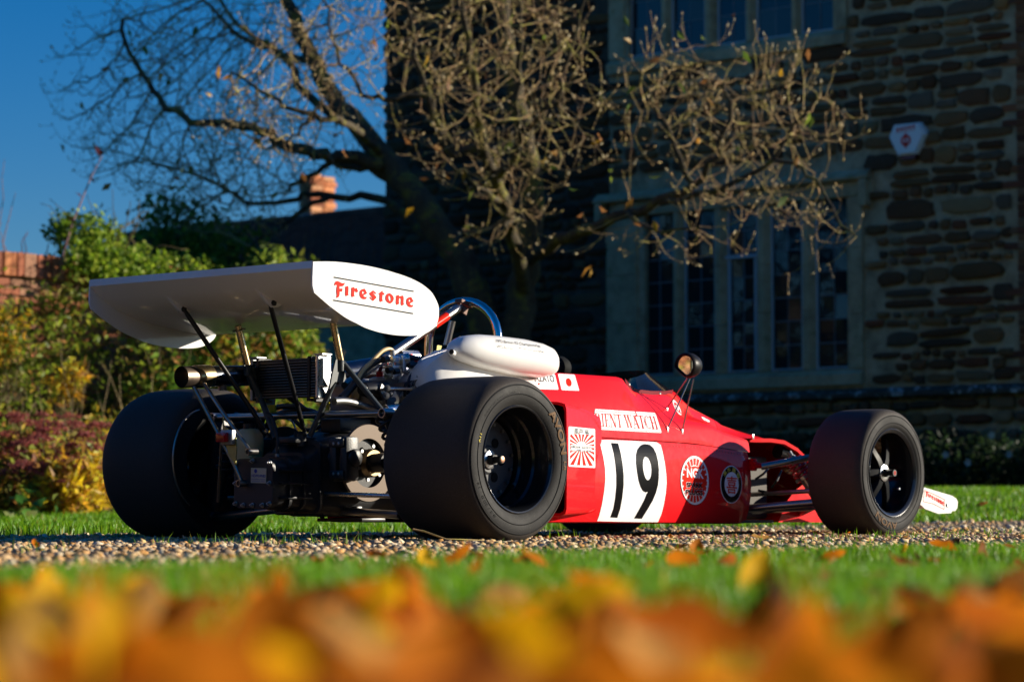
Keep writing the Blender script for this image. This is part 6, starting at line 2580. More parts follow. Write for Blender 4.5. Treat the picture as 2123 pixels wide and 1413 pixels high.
for k in range(4):
    x0 = .24 + k * .11
    mb = MB()
    mb.tube([(x0, .12, .47), (x0 + .005, .20, .50), (x0 - .03, .25, .55 + .012 * k), (x0 - .10, .235, .60), (.10 + .03 * k, .22, .60)], .020, 12)
    mb.build('header_pipe', metal_mat('header_steel', (.25, .22, .2), .3, .4) if 'header_steel' not in bpy.data.materials else bpy.data.materials['header_steel'], ex)

# tail light bracket
tb = part('light_bracket')
for pts in ([P(*C1(168, 548), Y=.215), P(*C1(318, 832), X=-.405), P(*C1(395, 985), X=-.395), P(*C1(438, 1090), X=-.37)], [P(*C1(214, 512), Y=.215), P(*C1(330, 690), X=-.415), P(*C1(488, 912), X=-.37)]):
    mb = MB()
    mb.tube(pts, .0075, 10)
    e_ = pts[-1]
    mb.tube([e_ + np.array([-.014, .003, 0]), e_ + np.array([.025, -.004, 0])], [.0125, .0125], 14, caps=False)
    mb.loft([[e_ + np.array([-.014, .003 + r_ * math.cos(a), r_ * math.sin(a)]) for a in np.linspace(0, 2 * math.pi, 17)[:-1]] for r_ in (.0095, .0125)])
    mb.lathe([(0, .0095), (0, 0)], tuple(e_ + np.array([-.011, .003, 0])), (-1, 0, 0), 16, 1)
    mb.build('bracket_tube', [STEEL, BLACKP], tb)
mb = MB()
pl = [P(*C1(*q), X=-.405) for q in ((330, 690), (334, 760), (405, 835), (408, 900), (402, 990), (322, 868), (330, 800))]
mb.add([tuple(q) for q in pl] + [tuple(q + np.array([.004, 0, 0])) for q in pl], [tuple(range(7)), tuple(range(13, 6, -1))] + [(i, (i + 1) % 7, 7 + (i + 1) % 7, 7 + i) for i in range(7)])
mb.build('bracket_plate', metal_mat('zinc_plate', (.42, .40, .16), .4, .4), tb, smooth=False)
q = P(*C1(352, 832), X=-.415)
mb = MB()
mb.box(tuple(q + np.array([.003, -.004, 0])), (.018, .058, .052), bev=.004)
mb.build('lamp_base', ALLOY, tb)
mb = MB()
mb.box(tuple(q + np.array([-.014, .006, 0])), (.024, .044, .034), bev=.005)
mb.build('lamp_lens', LIGHTR, tb)
mb = MB()
mb.tube([P(*C1(322, 870), X=-.36), P(*C1(304, 1195), X=-.30)], .005, 8)
mb.build('thin_rod', EXHAUST, tb)

# plastic catch bottle
mb = MB()
cb = P(*C1(480, 880), X=-.2)
secs = []
for zf, w_, dx in ((.062, .020, .0), (.058, .034, 0), (.035, .050, .0), (.0, .052, 0), (-.04, .050, 0), (-.075, .045, 0), (-.085, .034, 0)):
    secs.append([tuple(cb + np.array([(.7 * w_) * math.copysign(abs(math.cos(t)) ** .55, math.cos(t)), w_ * math.copysign(abs(math.sin(t)) ** .55, math.sin(t)), zf])) for t in np.linspace(0, 2 * math.pi, 25)[:-1]])
mb.loft(secs, caps=True)
bo = mb.build('catch_bottle', PLASTIC, car, angle=50)
mb = MB()
mb.tube([cb + np.array([0, 0, .060]), cb + np.array([0, 0, .078])], .022, 16)
mb.build('bottle_cap', BLACKP, bo)

# ------------------------------------------------------------------ gearbox
gb = part('gearbox')


def gsec(X, hy, z0, z1, r=.03, yo=0.0):
    pts = []
    for (cy, cz, a0) in ((hy - r, z1 - r, 0), (-(hy - r), z1 - r, 90), (-(hy - r), z0 + r, 180), (hy - r, z0 + r, 270)):
        for k in range(5):
            a = math.radians(a0 + 90 * k / 4)
            pts.append((X, yo + cy + r * math.cos(a), cz + r * math.sin(a)))
    return pts


mb = MB()
mb.loft([gsec(-.355, .095, .115, .285), gsec(-.325, .095, .115, .285)], caps=True)
mb.build('rear_cover', DARKMAG, gb, angle=30)
mb = MB()
mb.loft([gsec(-.324, .088, .122, .278), gsec(-.27, .088, .12, .28), gsec(-.20, .094, .115, .30), gsec(-.14, .115, .10, .345), gsec(-.06, .150, .085, .375, .05), gsec(.06, .155, .085, .385, .05), gsec(.16, .19, .09, .42, .05), gsec(.20, .22, .09, .45, .05)], caps=True)
mb.build('gear_case', DARKMAG, gb, angle=35)
mb = MB()
for (z, x0, x1) in ((.20, -.32, -.15), (.245, -.32, -.16), (.15, -.32, -.10)):
    mb.box(((x0 + x1) / 2, 0, z), (x1 - x0, .19 + .02, .008), bev=.002)
for X, hy, z0, z1 in ((-.268, .097, .11, .292), (-.205, .102, .108, .308), (-.145, .122, .095, .352), (.175, .205, .09, .435)):
    mb.loft([gsec(X - .006, hy, z0, z1), gsec(X + .006, hy, z0, z1)], caps=True)
mb.build('case_rib', DARKMAG, gb, angle=30)
for (y, z) in ((.083, .27), (.083, .20), (.083, .13), (0, .125), (-.083, .13), (-.083, .20), (-.083, .27), (-.05, .125), (.045, .125), (.0, .277)):
    mb = MB()
    mb.lathe([(0, .0085), (.004, .0085), (.0045, .006), (.011, .0058), (.011, .003), (.016, .003), (.0165, 0)], (-.3552, y, z), (-1, 0, 0), 12)
    mb.build('cover_nut', ALLOY, gb)
pt_ = [P(*C1(*q), X=-.3575) for q in ((490, 1003), (576, 1005), (574, 1090), (489, 1087))]
mb = MB()
mb.add([tuple(q) for q in pt_] + [tuple(q + np.array([.0018, 0, 0])) for q in pt_], [(0, 1, 2, 3), (7, 6, 5, 4), (0, 4, 5, 1), (1, 5, 6, 2), (2, 6, 7, 3), (3, 7, 4, 0)])
plq = mb.build('maker_plate', mat('cream_plate', (.55, .48, .34), .4, .2), gb, smooth=False)
off = np.array([-.0008, 0, 0])


def C1p(x, y): return P(*C1(x, y), X=-.3575) + off


for txt, qd in (('HEWLAND', ((494, 1038), (572, 1041), (572, 1057), (494, 1054))), ('ENGINEERING LIMITED', ((494, 1062), (571, 1065), (571, 1072), (494, 1069))), ('MAIDENHEAD  BERKS', ((494, 1074), (571, 1077), (571, 1083), (494, 1080)))):
    vs, fs = font_polys(txt, .02 if txt == 'HEWLAND' else 0)
    sheet_obj('lettering', quad(vs, *[C1p(*q) for q in qd]), fs, DECALB, plq)
mb = MB()
mb.add([tuple(C1p(517 + 8.5 * math.cos(a), 1021 + 12 * math.sin(a))) for a in np.linspace(0, 2 * math.pi, 21)[:-1]], [tuple(range(20))])
mb.build('emblem', DECALB, plq, smooth=False)
# lumps, plugs and hoses on top of the case
mb = MB()
mb.tube([(-.16, -.04, .33), (-.16, -.04, .372)], .018, 12)
mb.tube([(-.10, .03, .34), (-.10, .03, .385)], .022, 12)
mb.box((-.13, .0, .352), (.14, .10, .022), bev=.006)
mb.box((.02, -.08, .405), (.16, .10, .05), bev=.01)
mb.tube([(.0, -.02, .40), (.20, -.05, .43)], .02, 12)
mb.build('selector_housing', DARKMAG, gb, angle=35)
mb = MB()
mb.tube([P(*C1(*q), X=-.24) for q in ((580, 690), (610, 720), (630, 780), (640, 850), (638, 930))], .006, 10)
mb.build('breather_hose', HOSE, gb, angle=80)
mb = MB()
mb.tube([P(*C1(638, y), X=-.245) for y in (925, 950, 985)], [.008, .009, .006], 6)
mb.build('hose_end', ALLOY, gb)
for k, (pp, r_, m_) in enumerate((
        ([(540, 790), (570, 700), (640, 662), (740, 660), (830, 690), (890, 740)], .010, HOSE),
        ([(560, 830), (600, 740), (680, 690), (780, 680), (860, 700), (905, 760)], .012, HOSE),
        ([(590, 690), (640, 665), (700, 655), (760, 668)], .007, PLASTIC),
        ([(660, 720), (720, 740), (745, 800)], .004, STEEL),
        ([(700, 700), (760, 760), (800, 790), (860, 780), (930, 740)], .008, HOSE))):
    mb = MB()
    mb.tube([tuple(q) for q in smooth_line([P(*C1(*q), X=-.02 + .03 * k) for q in pp], 4)], r_, 10)
    mb.build('hose', m_, gb, angle=80)

# brake discs, calipers, drive shafts
for s in (-1, 1):
    br = part('rear_brake')
    O = (0.0, s * .205, .272)
    mb = MB()
    mb.lathe([(-.007, .086), (-.007, .134), (-.004, .136), (.004, .136), (.007, .134), (.007, .086), (-.007, .086)], O, (0, s, 0), 64)
    mb.build('brake_disc', mat('worn_disc', (.13, .10, .078), .5, .3, spec=.2) if 'worn_disc' not in bpy.data.materials else bpy.data.materials['worn_disc'], br, angle=40)
    mb = MB()
    mb.lathe([(.012, .050), (.022, .047), (.034, .045), (.034, .030), (.012, .028)], O, (0, s, 0), 40)
    mb.lathe([(-.012, .090), (-.012, .050), (.012, .047)], O, (0, s, 0), 40, 1)
    mb.build('disc_bell', [metal_mat('golden_hub', (.40, .30, .17), .35, .4) if 'golden_hub' not in bpy.data.materials else bpy.data.materials['golden_hub'], BLACKP], br)
    mb = MB()
    for k in range(6):
        a = math.pi / 3 * k + .3
        mb.lathe([(.010, .007), (.017, .007), (.017, 0)], (O[0] + .060 * math.cos(a), O[1], O[2] + .060 * math.sin(a)), (0, s, 0), 6)
    mb.build('disc_bolts', ALLOY, br)
    mb = MB()
    mb.tube([(0, s * .21, .272), (0, s * .235, .272), (0, s * .25, .272), (0, s * .60, .28)], [.030, .032, .020, .020], 18)
    mb.tube([(0, s * .24, .272), (0, s * .30, .273)], .034, 12)
    mb.build('drive_shaft', BLACKP, br)
    mb = MB()
    cx_, cz_ = -.118, .285
    for dy in (-.026, .026):
        mb.box((cx_, O[1] + dy, cz_), (.066, .036, .155), bev=.014)
        mb.lathe([(0, 0), (0, .030), (.012, .030), (.016, .024), (.016, 0)], (cx_ + .005, O[1] + dy + (.017 if dy * s > 0 else -.017) * s * (1 if dy * s > 0 else 1), cz_ + .004), (0, s if dy * s > 0 else -s, 0), 20)
    mb.box((cx_ - .030, O[1], cz_ + .055), (.022, .07, .03), bev=.006)
    mb.box((cx_ - .030, O[1], cz_ - .055), (.022, .07, .03), bev=.006)
    mb.build('brake_caliper', DARKMAG, br, angle=35)
    mb = MB()
    for zz in (.052, -.052):
        for dy in (-.012, .012):
            mb.lathe([(0, .006), (.006, .006), (.007, 0)], (cx_ - .036, O[1] + dy, cz_ + zz), (-1, 0, 0), 6)
    mb.build('caliper_bolts', ALLOY, br)

# rear suspension -----------------------------------------------------------------
mb = MB()
mb.tube([P(447, 865, Y=.45), P(800, 856, Y=-.40)], .0125, 14)
mb.build('top_link', STEEL, car)
for q in (P(447, 865, Y=.452), P(800, 856, Y=-.40)):
    mb = MB()
    mb.tube([q + np.array([-.022, 0, 0]), q + np.array([.03, 0, 0])], .017, 16, caps=False)
    mb.tube([q + np.array([-.022, 0, 0]), q + np.array([.03, 0, 0])], .0135, 16, caps=False)
    mb.loft([[q + np.array([-.022, r_ * math.cos(a), r_ * math.sin(a)]) for a in np.linspace(0, 2 * math.pi, 17)[:-1]] for r_ in (.0135, .017)])
    mb.lathe([(0, .0134), (0, 0)], tuple(q + np.array([-.012, 0, 0])), (-1, 0, 0), 16, 1)
    mb.build('link_bush', [STEEL, BLACKP], car)
mb = MB()
mb.tube([P(441, 1071, Y=.52), P(575, 1056, Y=.10)], .014, 14)
mb.build('lower_link', STEEL, car)
mb = MB()
mb.tube([P(681, 1057, Y=-.04), P(830, 1067, Y=-.48)], .014, 14)
mb.build('lower_link', STEEL, car)
mb = MB()
mb.tube([P(441, 1071, Y=.522) - np.array([.03, 0, 0]), P(441, 1071, Y=.522) + np.array([.03, 0, 0])], .020, 14)
mb.tube([P(575, 1057, Y=.10), P(681, 1058, Y=-.05)], .018, 10)
mb.box(tuple(P(628, 1056, Y=.02)), (.05, .24, .035), bev=.006)
mb.box(tuple(P(640, 1045, Y=.02) + np.array([.05, 0, 0])), (.12, .10, .05), bev=.01)
for (x, y) in ((612, 1066), (662, 1068), (668, 1073)):
    mb.tube([P(x, y - 8, Y=.0), P(x, y + 3, Y=.0)], .008, 8)
mb.build('link_mount', BLACKP, car)
mb = MB()
mb.tube([P(649, 1021, Y=-.06), P(672, 1023, Y=-.10)], .012, 6)
mb.tube([P(655, 1022, Y=-.07), P(830, 1028, Y=-.48)], .0085, 12)
mb.build('toe_link', BRIGHT, car)
mb = MB()
a = P(728, 1077, Y=-.10)
mb.box(tuple(a), (.12, .22, .012), bev=.003)
mb.box(tuple(P(760, 1062, Y=-.10) + np.array([.08, 0, 0])), (.25, .10, .03), bev=.006)
mb.box(tuple(P(735, 1055, Y=-.15)), (.03, .05, .02), bev=.004)
mb.tube([P(735, 1050, Y=-.15), P(735, 1062, Y=-.15)], .010, 8)
mb.build('undertray', BLACKP, car)
for s in (-1, 1):
    mb = MB()
    mb.box((0, s * .545, .27), (.09, .045, .36), bev=.015)
    mb.lathe([(0, .07), (.05, .06), (.05, 0)], (0, s * .54, ZR), (0, s, 0), 30)
    mb.lathe([(0, .055), (.03, .05), (.03, .026)], (0, s * .525, ZR), (0, -s, 0), 30)
    mb.build('rear_upright', DARKMAG, car, angle=35)
    for z0, z1 in ((.15, .14), (.36, .34)):
        mb = MB()
        mb.tube([(.02, s * .53, z0), (.95, s * .36, z1)], .011, 12)
        mb.build('radius_rod', STEEL, car)
    # coil and damper
    t_, b_ = Vector((-.085, s * .36, .455)), Vector((-.06, s * .50, .13))
    mb = MB()
    mb.tube([t_, b_], .014, 12)
    mb.tube([t_ + (b_ - t_) * .5, b_], .022, 12)
    mb.build('damper', BLACKP, car)
    hel = []
    dn = (b_ - t_).normalized()
    u = dn.cross(Vector((1, 0, 0))).normalized()
    v2 = dn.cross(u)
    for k in range(7 * 16 + 1):
        a = 2 * math.pi * k / 16
        hel.append(t_ + (b_ - t_) * (.06 + .60 * k / 112) + (u * math.cos(a) + v2 * math.sin(a)) * .036)
    mb = MB()
    mb.tube(hel, .006, 7)
    mb.build('coil_spring', BLACKP, car, angle=80)
mb = MB()
ring = P(430, 965, Y=.52)
mb.tube([ring + np.array([.0, 0, 0]) + np.array([-.02 + .165 * math.cos(a) * .9, .0, .02 + .185 * math.sin(a)]) for a in np.linspace(math.pi * .55, math.pi * 1.35, 24)], .0045, 8)
mb.build('brake_pipe', STEEL, car, angle=80)

# ------------------------------------------------------------------ engine
en = part('engine')
mb = MB()
mb.box((.44, 0, .27), (.46, .24, .30), bev=.012)
mb.box((.44, 0, .12), (.46, .26, .06), bev=.01)
mb.build('block', DARKMAG, en, angle=35)
mb = MB()
mb.box((.43, 0, .47), (.50, .25, .13), bev=.006)
mb.box((.17, 0, .505), (.03, .26, .11), bev=.004)
mb.build('cylinder_head', ALLOY, en, angle=30)
for yy in (-.075, .075):
    mb = MB()
    mb.box((.43, yy, .560), (.50, .085, .050), bev=.014)
    for k in range(6):
        mb.lathe([(0, .008), (.006, .008), (.007, 0)], (.22 + k * .085, yy - .034, .583), (0, 0, 1), 8)
    mb.build('cam_cover', ALLOY, en, angle=35)
mb = MB()
q = P(*CE(495, 760), Y=-.14)
mb.tube([q + np.array([.06, .0, 0]), q, q - np.array([.04, 0, 0])], [.038, .034, .024], 20)
mb.tube([q - np.array([.02, 0, 0]), q - np.array([.05, 0, .0])], .022, 16)
mb.build('water_outlet', BLACKP, en)
mb = MB()
q = P(*CE(225, 840), X=.15)
mb.lathe([(0, .036), (.006, .036), (.008, .03), (.008, 0)], tuple(q), (-1, 0, 0), 24)
mb.lathe([(.008, .012), (.014, .010), (.014, 0)], tuple(q), (-1, 0, 0), 12)
mb.build('blank_cover', metal_mat('yellow_alloy', (.50, .42, .26), .4, .2), en)
mb = MB()
for (x, y) in ((160, 690), (290, 690), (165, 900), (290, 900), (680, 690), (470, 690), (640, 690)):
    q = P(*CE(x, y), X=.15)
    mb.lathe([(0, .008), (.008, .008), (.009, 0)], tuple(q), (-1, 0, 0), 6)
mb.build('head_bolt', STEEL, en)
# fuel injection pump and fittings: bright
mb = MB()
q = P(*CE(810, 400), Y=-.13)
mb.box(tuple(q + np.array([0, 0, .02])), (.05, .05, .022), bev=.004)
mb.box(tuple(q - np.array([0, 0, .008])), (.055, .05, .012), bev=.003)
mb.box(tuple(q - np.array([0, 0, .036])), (.048, .045, .022), bev=.004)
for dx in (-.018, .018):
    for dy in (-.016, .016):
        mb.tube([q + np.array([dx, dy, -.05]), q + np.array([dx, dy, .038])], .005, 8)
mb.tube([q + np.array([-.002, 0, .03]), q + np.array([-.002, 0, .055])], .009, 10)
mb.build('fuel_pump', BRIGHT, en, angle=30)
mb = MB()
q2 = P(*CE(960, 370), Y=-.15)
mb.tube([q2 + np.array([-.02, .02, .01]), q2 + np.array([.02, -.01, .015])], .022, 14)
mb.box(tuple(P(*CE(970, 380), Y=-.16)), (.02, .01, .06), bev=.003)
mb.build('pump_drive', BRIGHT, en, angle=30)
mb = MB()
mb.tube([P(*CE(900, 270), Y=-.05), P(*CE(1150, 280), Y=-.05)], .024, 14)
mb.build('metering_unit', BRIGHT, en, angle=30)
hoses = [
    ('clear_hose', PLASTIC, .0075, -.12, [(820, 270), (820, 220), (780, 170), (720, 165), (650, 195), (560, 280), (500, 350), (420, 420), (350, 500), (300, 590)], 'CE'),
    ('water_hose', HOSE, .014, -.10, [(640, 310), (560, 345), (480, 390), (420, 440), (340, 530), (290, 610), (230, 690), (150, 790), (50, 890)], 'CE'),
    ('braided_hose', BRAID, .014, -.14, [(-50, 930), (60, 925), (180, 940), (300, 975), (430, 1020), (560, 1070)], 'CE'),
    ('fuel_hose', HOSE, .010, -.15, [(1050, 290), (1120, 290), (1190, 310), (1240, 350), (1230, 390), (1180, 400)], 'CE'),
    ('fuel_hose', HOSE, .008, -.17, [(1040, 400), (1100, 410), (1160, 385)], 'CE'),
    ('red_cable', REDPL, .010, -.10, [(1160, 370), (1250, 330), (1340, 270), (1430, 262), (1520, 300)], 'CE'),
    ('red_cable', REDPL, .006, -.16, [(1150, 350), (1260, 360), (1400, 330)], 'CE'),
    ('spark_lead', REDPL, .007, -.05, [(610, 560), (615, 490), (650, 420), (720, 370)], 'CE'),
    ('wiring', mat('navy_wire', (.015, .022, .05), .5), .006, -.18, [(1150, 420), (1110, 500), (1060, 580), (1035, 660), (1050, 740), (1020, 820)], 'CE'),
    ('wiring', HOSE, .006, -.18, [(1200, 430), (1140, 540), (1070, 620), (990, 700), (985, 860)], 'CE'),
    ('throttle_rod', BRIGHT, .006, -.19, [(700, 745), (900, 748), (1120, 750)], 'CE'),
    ('throttle_rod', STEEL, .008, -.16, [(960, 480), (1060, 530), (1180, 590)], 'CE'),
]
for nm_, m_, r_, Y_, pp, _ in hoses:
    mb = MB()
    mb.tube([tuple(q) for q in smooth_line([P(*CE(*q), Y=Y_) for q in pp], 4)], r_, 12)
    mb.build(nm_, m_, en, angle=80)
mb = MB()
for (x, y) in ((615, 545), (1050, 285), (1160, 350)):
    q = P(*CE(x, y), Y=-.12 if x > 700 else -.05)
    mb.tube([q - np.array([0, 0, .012]), q + np.array([0, 0, .012])], .013, 10)
mb.build('red_union', REDANO, en)
mb = MB()
for (x, y, r_) in ((1065, 390, .014), (1160, 400, .010), (1205, 405, .010), (1120, 470, .012), (700, 320, .012), (760, 480, .012), (860, 500, .010)):
    q = P(*CE(x, y), Y=-.16)
    mb.tube([q - np.array([.012, 0, 0]), q + np.array([.012, 0, .004])], r_, 8)
mb.build('hose_unions', BLACKP, en)
mb = MB()
pl = [P(*CE(*q), Y=-.20) for q in ((840, 770), (900, 880), (890, 960), (830, 960), (740, 940), (800, 850))]
mb.prism([(q[0], q[2]) for q in pl], -.20, -.196, lambda a, b, h: (a, h, b))
mb.build('linkage_plate', metal_mat('blue_sky_alloy', (.5, .52, .55), .3, .1), en, smooth=False)
mb = MB()
for (x, y, r_) in ((720, 740, .016), (700, 850, .018), (770, 830, .012), (760, 930, .018), (810, 910, .014), (790, 985, .014), (850, 1005, .010), (730, 1010, .016)):
    q = P(*CE(x, y), Y=-.205)
    r_ *= .72
    mb.lathe([(-.012, r_ * .8), (0, r_), (.010, r_), (.012, 0)], tuple(q), (-.6, -1, .1), 12)
mb.build('linkage_joint', mat('dull_joint', (.10, .10, .10), .5, .6), en)
mb = MB()
pl = [P(*CE(*q), Y=-.18) for q in ((650, 670), (690, 720), (740, 960), (700, 1050), (660, 1000), (690, 900), (620, 760))]
mb.prism([(q[0], q[2]) for q in pl], -.18, -.168, lambda a, b, h: (a, h, b))
mb.build('engine_bracket', ALLOY, en, smooth=False)
mb = MB()
mb.tube([P(*CE(690, 1060), Y=-.24), P(*CE(900, 1040), Y=-.24)], .018, 14)
mb.tube([P(*CE(690, 1060), Y=-.24), P(*CE(700, 1060), Y=-.24)], .020, 14)
mb.build('cross_tube', CHROME, en)
for k in range(4):
    mb = MB()
    x0 = .26 + k * .105
    mb.tube([(x0, -.12, .50), (x0, -.19, .535), (x0, -.23, .58)], [.022, .022, .026], 16)
    mb.build('inlet_trumpet', BRIGHT, en)
# ------------------------------------------------------------------ fallen leaves on the lawn and the drive
FL_MATS = {}
FL_COL = {'orange': (.66, .20, .010), 'golden': (.85, .45, .006), 'brown': (.30, .11, .025), 'tan': (.66, .36, .10), 'dark': (.08, .04, .02), 'rust': (.52, .13, .014)}
for k, c in FL_COL.items(): FL_MATS[k] = leaf_mat('fallen_leaf_' + k, c, .45, .6)
for m_ in FL_MATS.values(): m_.node_tree.nodes['Principled BSDF'].inputs['Specular IOR Level'].default_value = .06


def leaf_shape(seed):
    """A curled oval leaf 1 long on its midrib, with a short stalk."""
    r = random.Random(seed)
    curl, roll, twist = r.uniform(.2, 1.3), r.uniform(.2, 1.1), r.uniform(-.6, .6)
    nu, nv = 9, 6
    vs, fs = [], []
    for i in range(nu + 1):
        t = i / nu
        w = .30 * math.sin(math.pi * min(1, t * .97 + .02)) ** .75 * (1.0 - .15 * t) * r.uniform(.94, 1.06)
        for j in range(nv + 1):
            s = j / nv * 2 - 1
            x = t - .5
            y = s * w
            z = curl * (t - .5) ** 2 * .7 + roll * (s * w) ** 2 * 2.2 + .02 * math.sin(t * 14 + s * 2)
            a = twist * (t - .5)
            vs.append((x, y * math.cos(a) - z * math.sin(a), y * math.sin(a) + z * math.cos(a) + (-.012 if j == nv // 2 else 0)))
    for i in range(nu):
        for j in range(nv):
            a = i * (nv + 1) + j
            fs.append((a, a + nv + 1, a + nv + 2, a + 1))
    o = len(vs)
    vs += [(-.5, -.012, vs[nv // 2][2]), (-.5, .012, vs[nv // 2][2]), (-.66, .02, vs[nv // 2][2] - .02)]
    fs.append((o, o + 1, o + 2))
    return vs, fs


LEAF_ME = {}
for c in FL_COL:
    for k in range(5):
        vs, fs = leaf_shape(hash_seed := (list(FL_COL).index(c) * 10 + k))
        me = bpy.data.meshes.new('fallen_leaf')
        me.from_pydata(vs, [], fs)
        for p_ in me.polygons: p_.use_smooth = True
        me.materials.append(FL_MATS[c])
        LEAF_ME[(c, k)] = me

WORDS = {'orange': 'curled orange fallen leaf lying in the grass', 'golden': 'bright golden fallen leaf lying in the grass', 'brown': 'dry brown fallen leaf lying in the grass', 'tan': 'pale tan fallen leaf lying in the grass', 'dark': 'small blackened fallen leaf lying in the grass', 'rust': 'rust red fallen leaf lying in the grass'}


ADJ = {'orange': 'curled orange', 'golden': 'bright golden', 'brown': 'dry brown', 'tan': 'pale tan', 'dark': 'blackened', 'rust': 'rust red'}
COLS = [(120, 'at the left picture edge'), (330, 'below the far rear tyre'), (520, 'below the gearbox plate'), (700, 'below the oil cooler'), (880, 'below the brake disc'), (1060, 'below the near rear tyre'), (1240, 'below the sun-ray sticker'), (1400, 'below the number 19'), (1580, 'below the two round stickers'), (1760, 'below the front suspension'), (1930, 'below the front wheel'), (9999, 'at the right picture edge')]


def place_words(c, x, y, size, rot):
    p_ = to_px((x, y, 0.03))[0]
    d = p_[2]
    zone = 'at the lens' if d < 1.1 else 'in the drift' if d < 2.0 else 'in mid grass' if d < 3.6 else 'near the gravel'
    up = abs(math.cos(rot[0]) * math.cos(rot[1]))
    pose = 'lying flat' if up > .85 else 'tilted up' if up > .5 else 'standing on edge'
    return f"{'small' if size < .055 else 'middling' if size < .082 else 'large'} {ADJ[c]} fallen leaf {pose} {zone} {next(w for lim, w in COLS if p_[0] < lim)}"


def fallen(c, x, y, size, lift, rot, label=None, group=True):
    o = bpy.data.objects.new('fallen_leaf', LEAF_ME[(c, random.randrange(5))])
    COL.objects.link(o)
    o.location = (x, y, float(gz(x, y)) + lift)
    o.rotation_euler = rot
    o.scale = (size, size * random.uniform(.8, 1.15), size)
    tag(o, label or place_words(c, x, y, size, rot), 'leaf', 'fallen leaves on the front lawn' if group else 'fallen leaves singled out')
    return o


def ground_at(px_, d):
    """Ground point at distance d under photo column px_."""
    a = YAW - math.atan((px_ - W_PX / 2) / F_PX)
    return CAM[0] + d * math.cos(a), CAM[1] + d * math.sin(a)


def tilt(lo=.1, hi=1.0): return (random.gauss(0, .5), random.uniform(-hi, hi), random.uniform(0, 6.28))


# the ones that stand out
x, y = ground_at(1560, 2.9)
fallen('golden', x, y, .078, .034, (1.0, -.85, YAW - .6), 'large bright yellow leaf standing upright in the grass before the car door number', False)
for (px_, d, c, sz, lab) in ((1165, 2.6, 'orange', .05, 'upright orange leaf in the grass below the near rear tyre'), (1700, 3.1, 'brown', .06, 'brown leaf standing right of the big yellow leaf'), (1810, 3.3, 'tan', .055, 'tan curled leaf standing in the grass below the front wheel'), (2030, 5.6, 'brown', .075, 'brown leaf standing on end at the right edge of the gravel'), (1972, 6.6, 'dark', .06, 'dark shrivelled leaf standing at the gravel edge right of the front wheel'), (1440, 5.9, 'orange', .07, 'orange leaf lying on the gravel edge under the race number'), (2060, 2.4, 'brown', .09, 'broad brown leaf at the right picture edge'), (540, 2.3, 'orange', .08, 'orange leaf on the grass left of the near rear tyre'), (330, 2.1, 'rust', .07, 'rust red leaf at the left front of the lawn'), (860, 2.0, 'orange', .085, 'orange leaf low before the near rear tyre')):
    x, y = ground_at(px_, d)
    fallen(c, x, y, sz, sz * .30, (random.uniform(.7, 1.2), random.uniform(-.9, -.4), YAW + random.uniform(-1.2, .6)), lab, False)
x, y = ground_at(1580, 8.2)
fallen('tan', x, y, .12, .022, (.1, .0, .9), 'long tan leaf lying flat on the gravel beside the front wheel', False)
# scattered over the front lawn
pal = ['orange', 'golden', 'brown', 'tan', 'rust', 'dark']
n = 0
while n < 46:
    d = random.uniform(2.0, 7.0)
    px_ = random.uniform(-60, 2180)
    x, y = ground_at(px_, d)
    if y > DR0 - .05: continue
    c = random.choices(pal, [.30, .12, .22, .16, .10, .10])[0]
    fallen(c, x, y, random.uniform(.035, .085), random.uniform(.008, .03), (random.gauss(0, .5), random.gauss(-.2, .5), random.uniform(0, 6.28)))
    n += 1
# the drift right in front of the lens: a farther belt, then the nearest leaves
GAPS = ((430, 540), (700, 790), (1440, 1560), (2000, 2080))


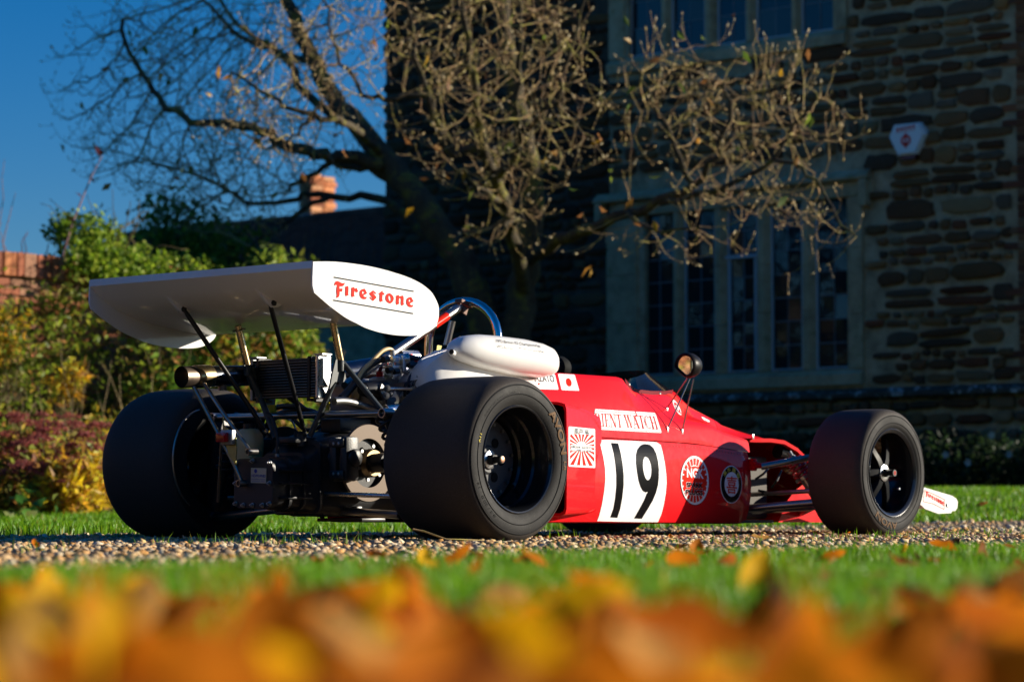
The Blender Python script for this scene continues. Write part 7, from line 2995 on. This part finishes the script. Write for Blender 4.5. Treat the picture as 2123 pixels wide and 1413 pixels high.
def drift(count, d0, d1, y0, y1, wts, s0, s1):
    n = 0
    while n < count:
        d = random.uniform(d0, d1)
        px_ = random.uniform(-50, 2170)
        if px_ > 1120 and random.random() < .55: continue
        if any(a < px_ < b for a, b in GAPS) and random.random() < .88: continue
        x, y = ground_at(px_, d)
        sz = random.uniform(s0, s1)
        top = CAM[2] - (random.uniform(y0, y1) - 1052) * d / F_PX - .42 * sz
        fallen(random.choices(pal, wts)[0], x, y, sz, max(.012, random.uniform(.45, 1.0) * top), (random.gauss(0, .75), random.gauss(-.2, .6), random.uniform(0, 6.28)))
        n += 1


drift(78, 1.5, 2.5, 1140, 1205, [.50, .20, .08, .06, .14, .02], .06, .11)
drift(72, .95, 1.5, 1172, 1245, [.52, .24, .05, .05, .13, .01], .08, .13)
drift(50, .42, .95, 1225, 1345, [.48, .32, .04, .03, .12, .01], .07, .12)
# a few small leaves on the gravel
for k in range(14):
    p_ = frustum_pts(1, 6.5, 16)[0]
    if DR0 < p_[1] < DR1:
        o = fallen(random.choice(['brown', 'orange', 'dark', 'tan']), p_[0], p_[1], random.uniform(.025, .045), .016, (random.gauss(0, .3), random.gauss(0, .3), random.uniform(0, 6)), 'small dry fallen leaf lying on the gravel drive')
        o['group'] = 'fallen leaves on the gravel'
# leaves on the far lawn
for k in range(22):
    p_ = frustum_pts(1, 12, 24)[0]
    if DR1 + .2 < p_[1] < 6 and p_[0] < 15:
        o = fallen(random.choice(['brown', 'orange', 'tan']), p_[0], p_[1], random.uniform(.05, .09), .03, (random.gauss(0, .5), random.gauss(0, .5), random.uniform(0, 6)), 'small fallen leaf on the lawn behind the car')
        o['group'] = 'fallen leaves on the far lawn'
# thin twig across the foot of the near rear tyre
mb = MB()
mb.tube([P(856, 1096, Y=-1.0), P(880, 1101, Y=-1.02), P(900, 1108, Y=-1.05), P(925, 1117, Y=-1.08), P(970, 1118, Y=-1.1), P(1020, 1120, Y=-1.1)], [.003, .003, .0028, .0025, .002, .0015], 6)
o = mb.build('fallen_twig', TWIG, None, angle=80)
tag(o, 'thin dry twig lying across the gravel at the foot of the rear tyre', 'twig')
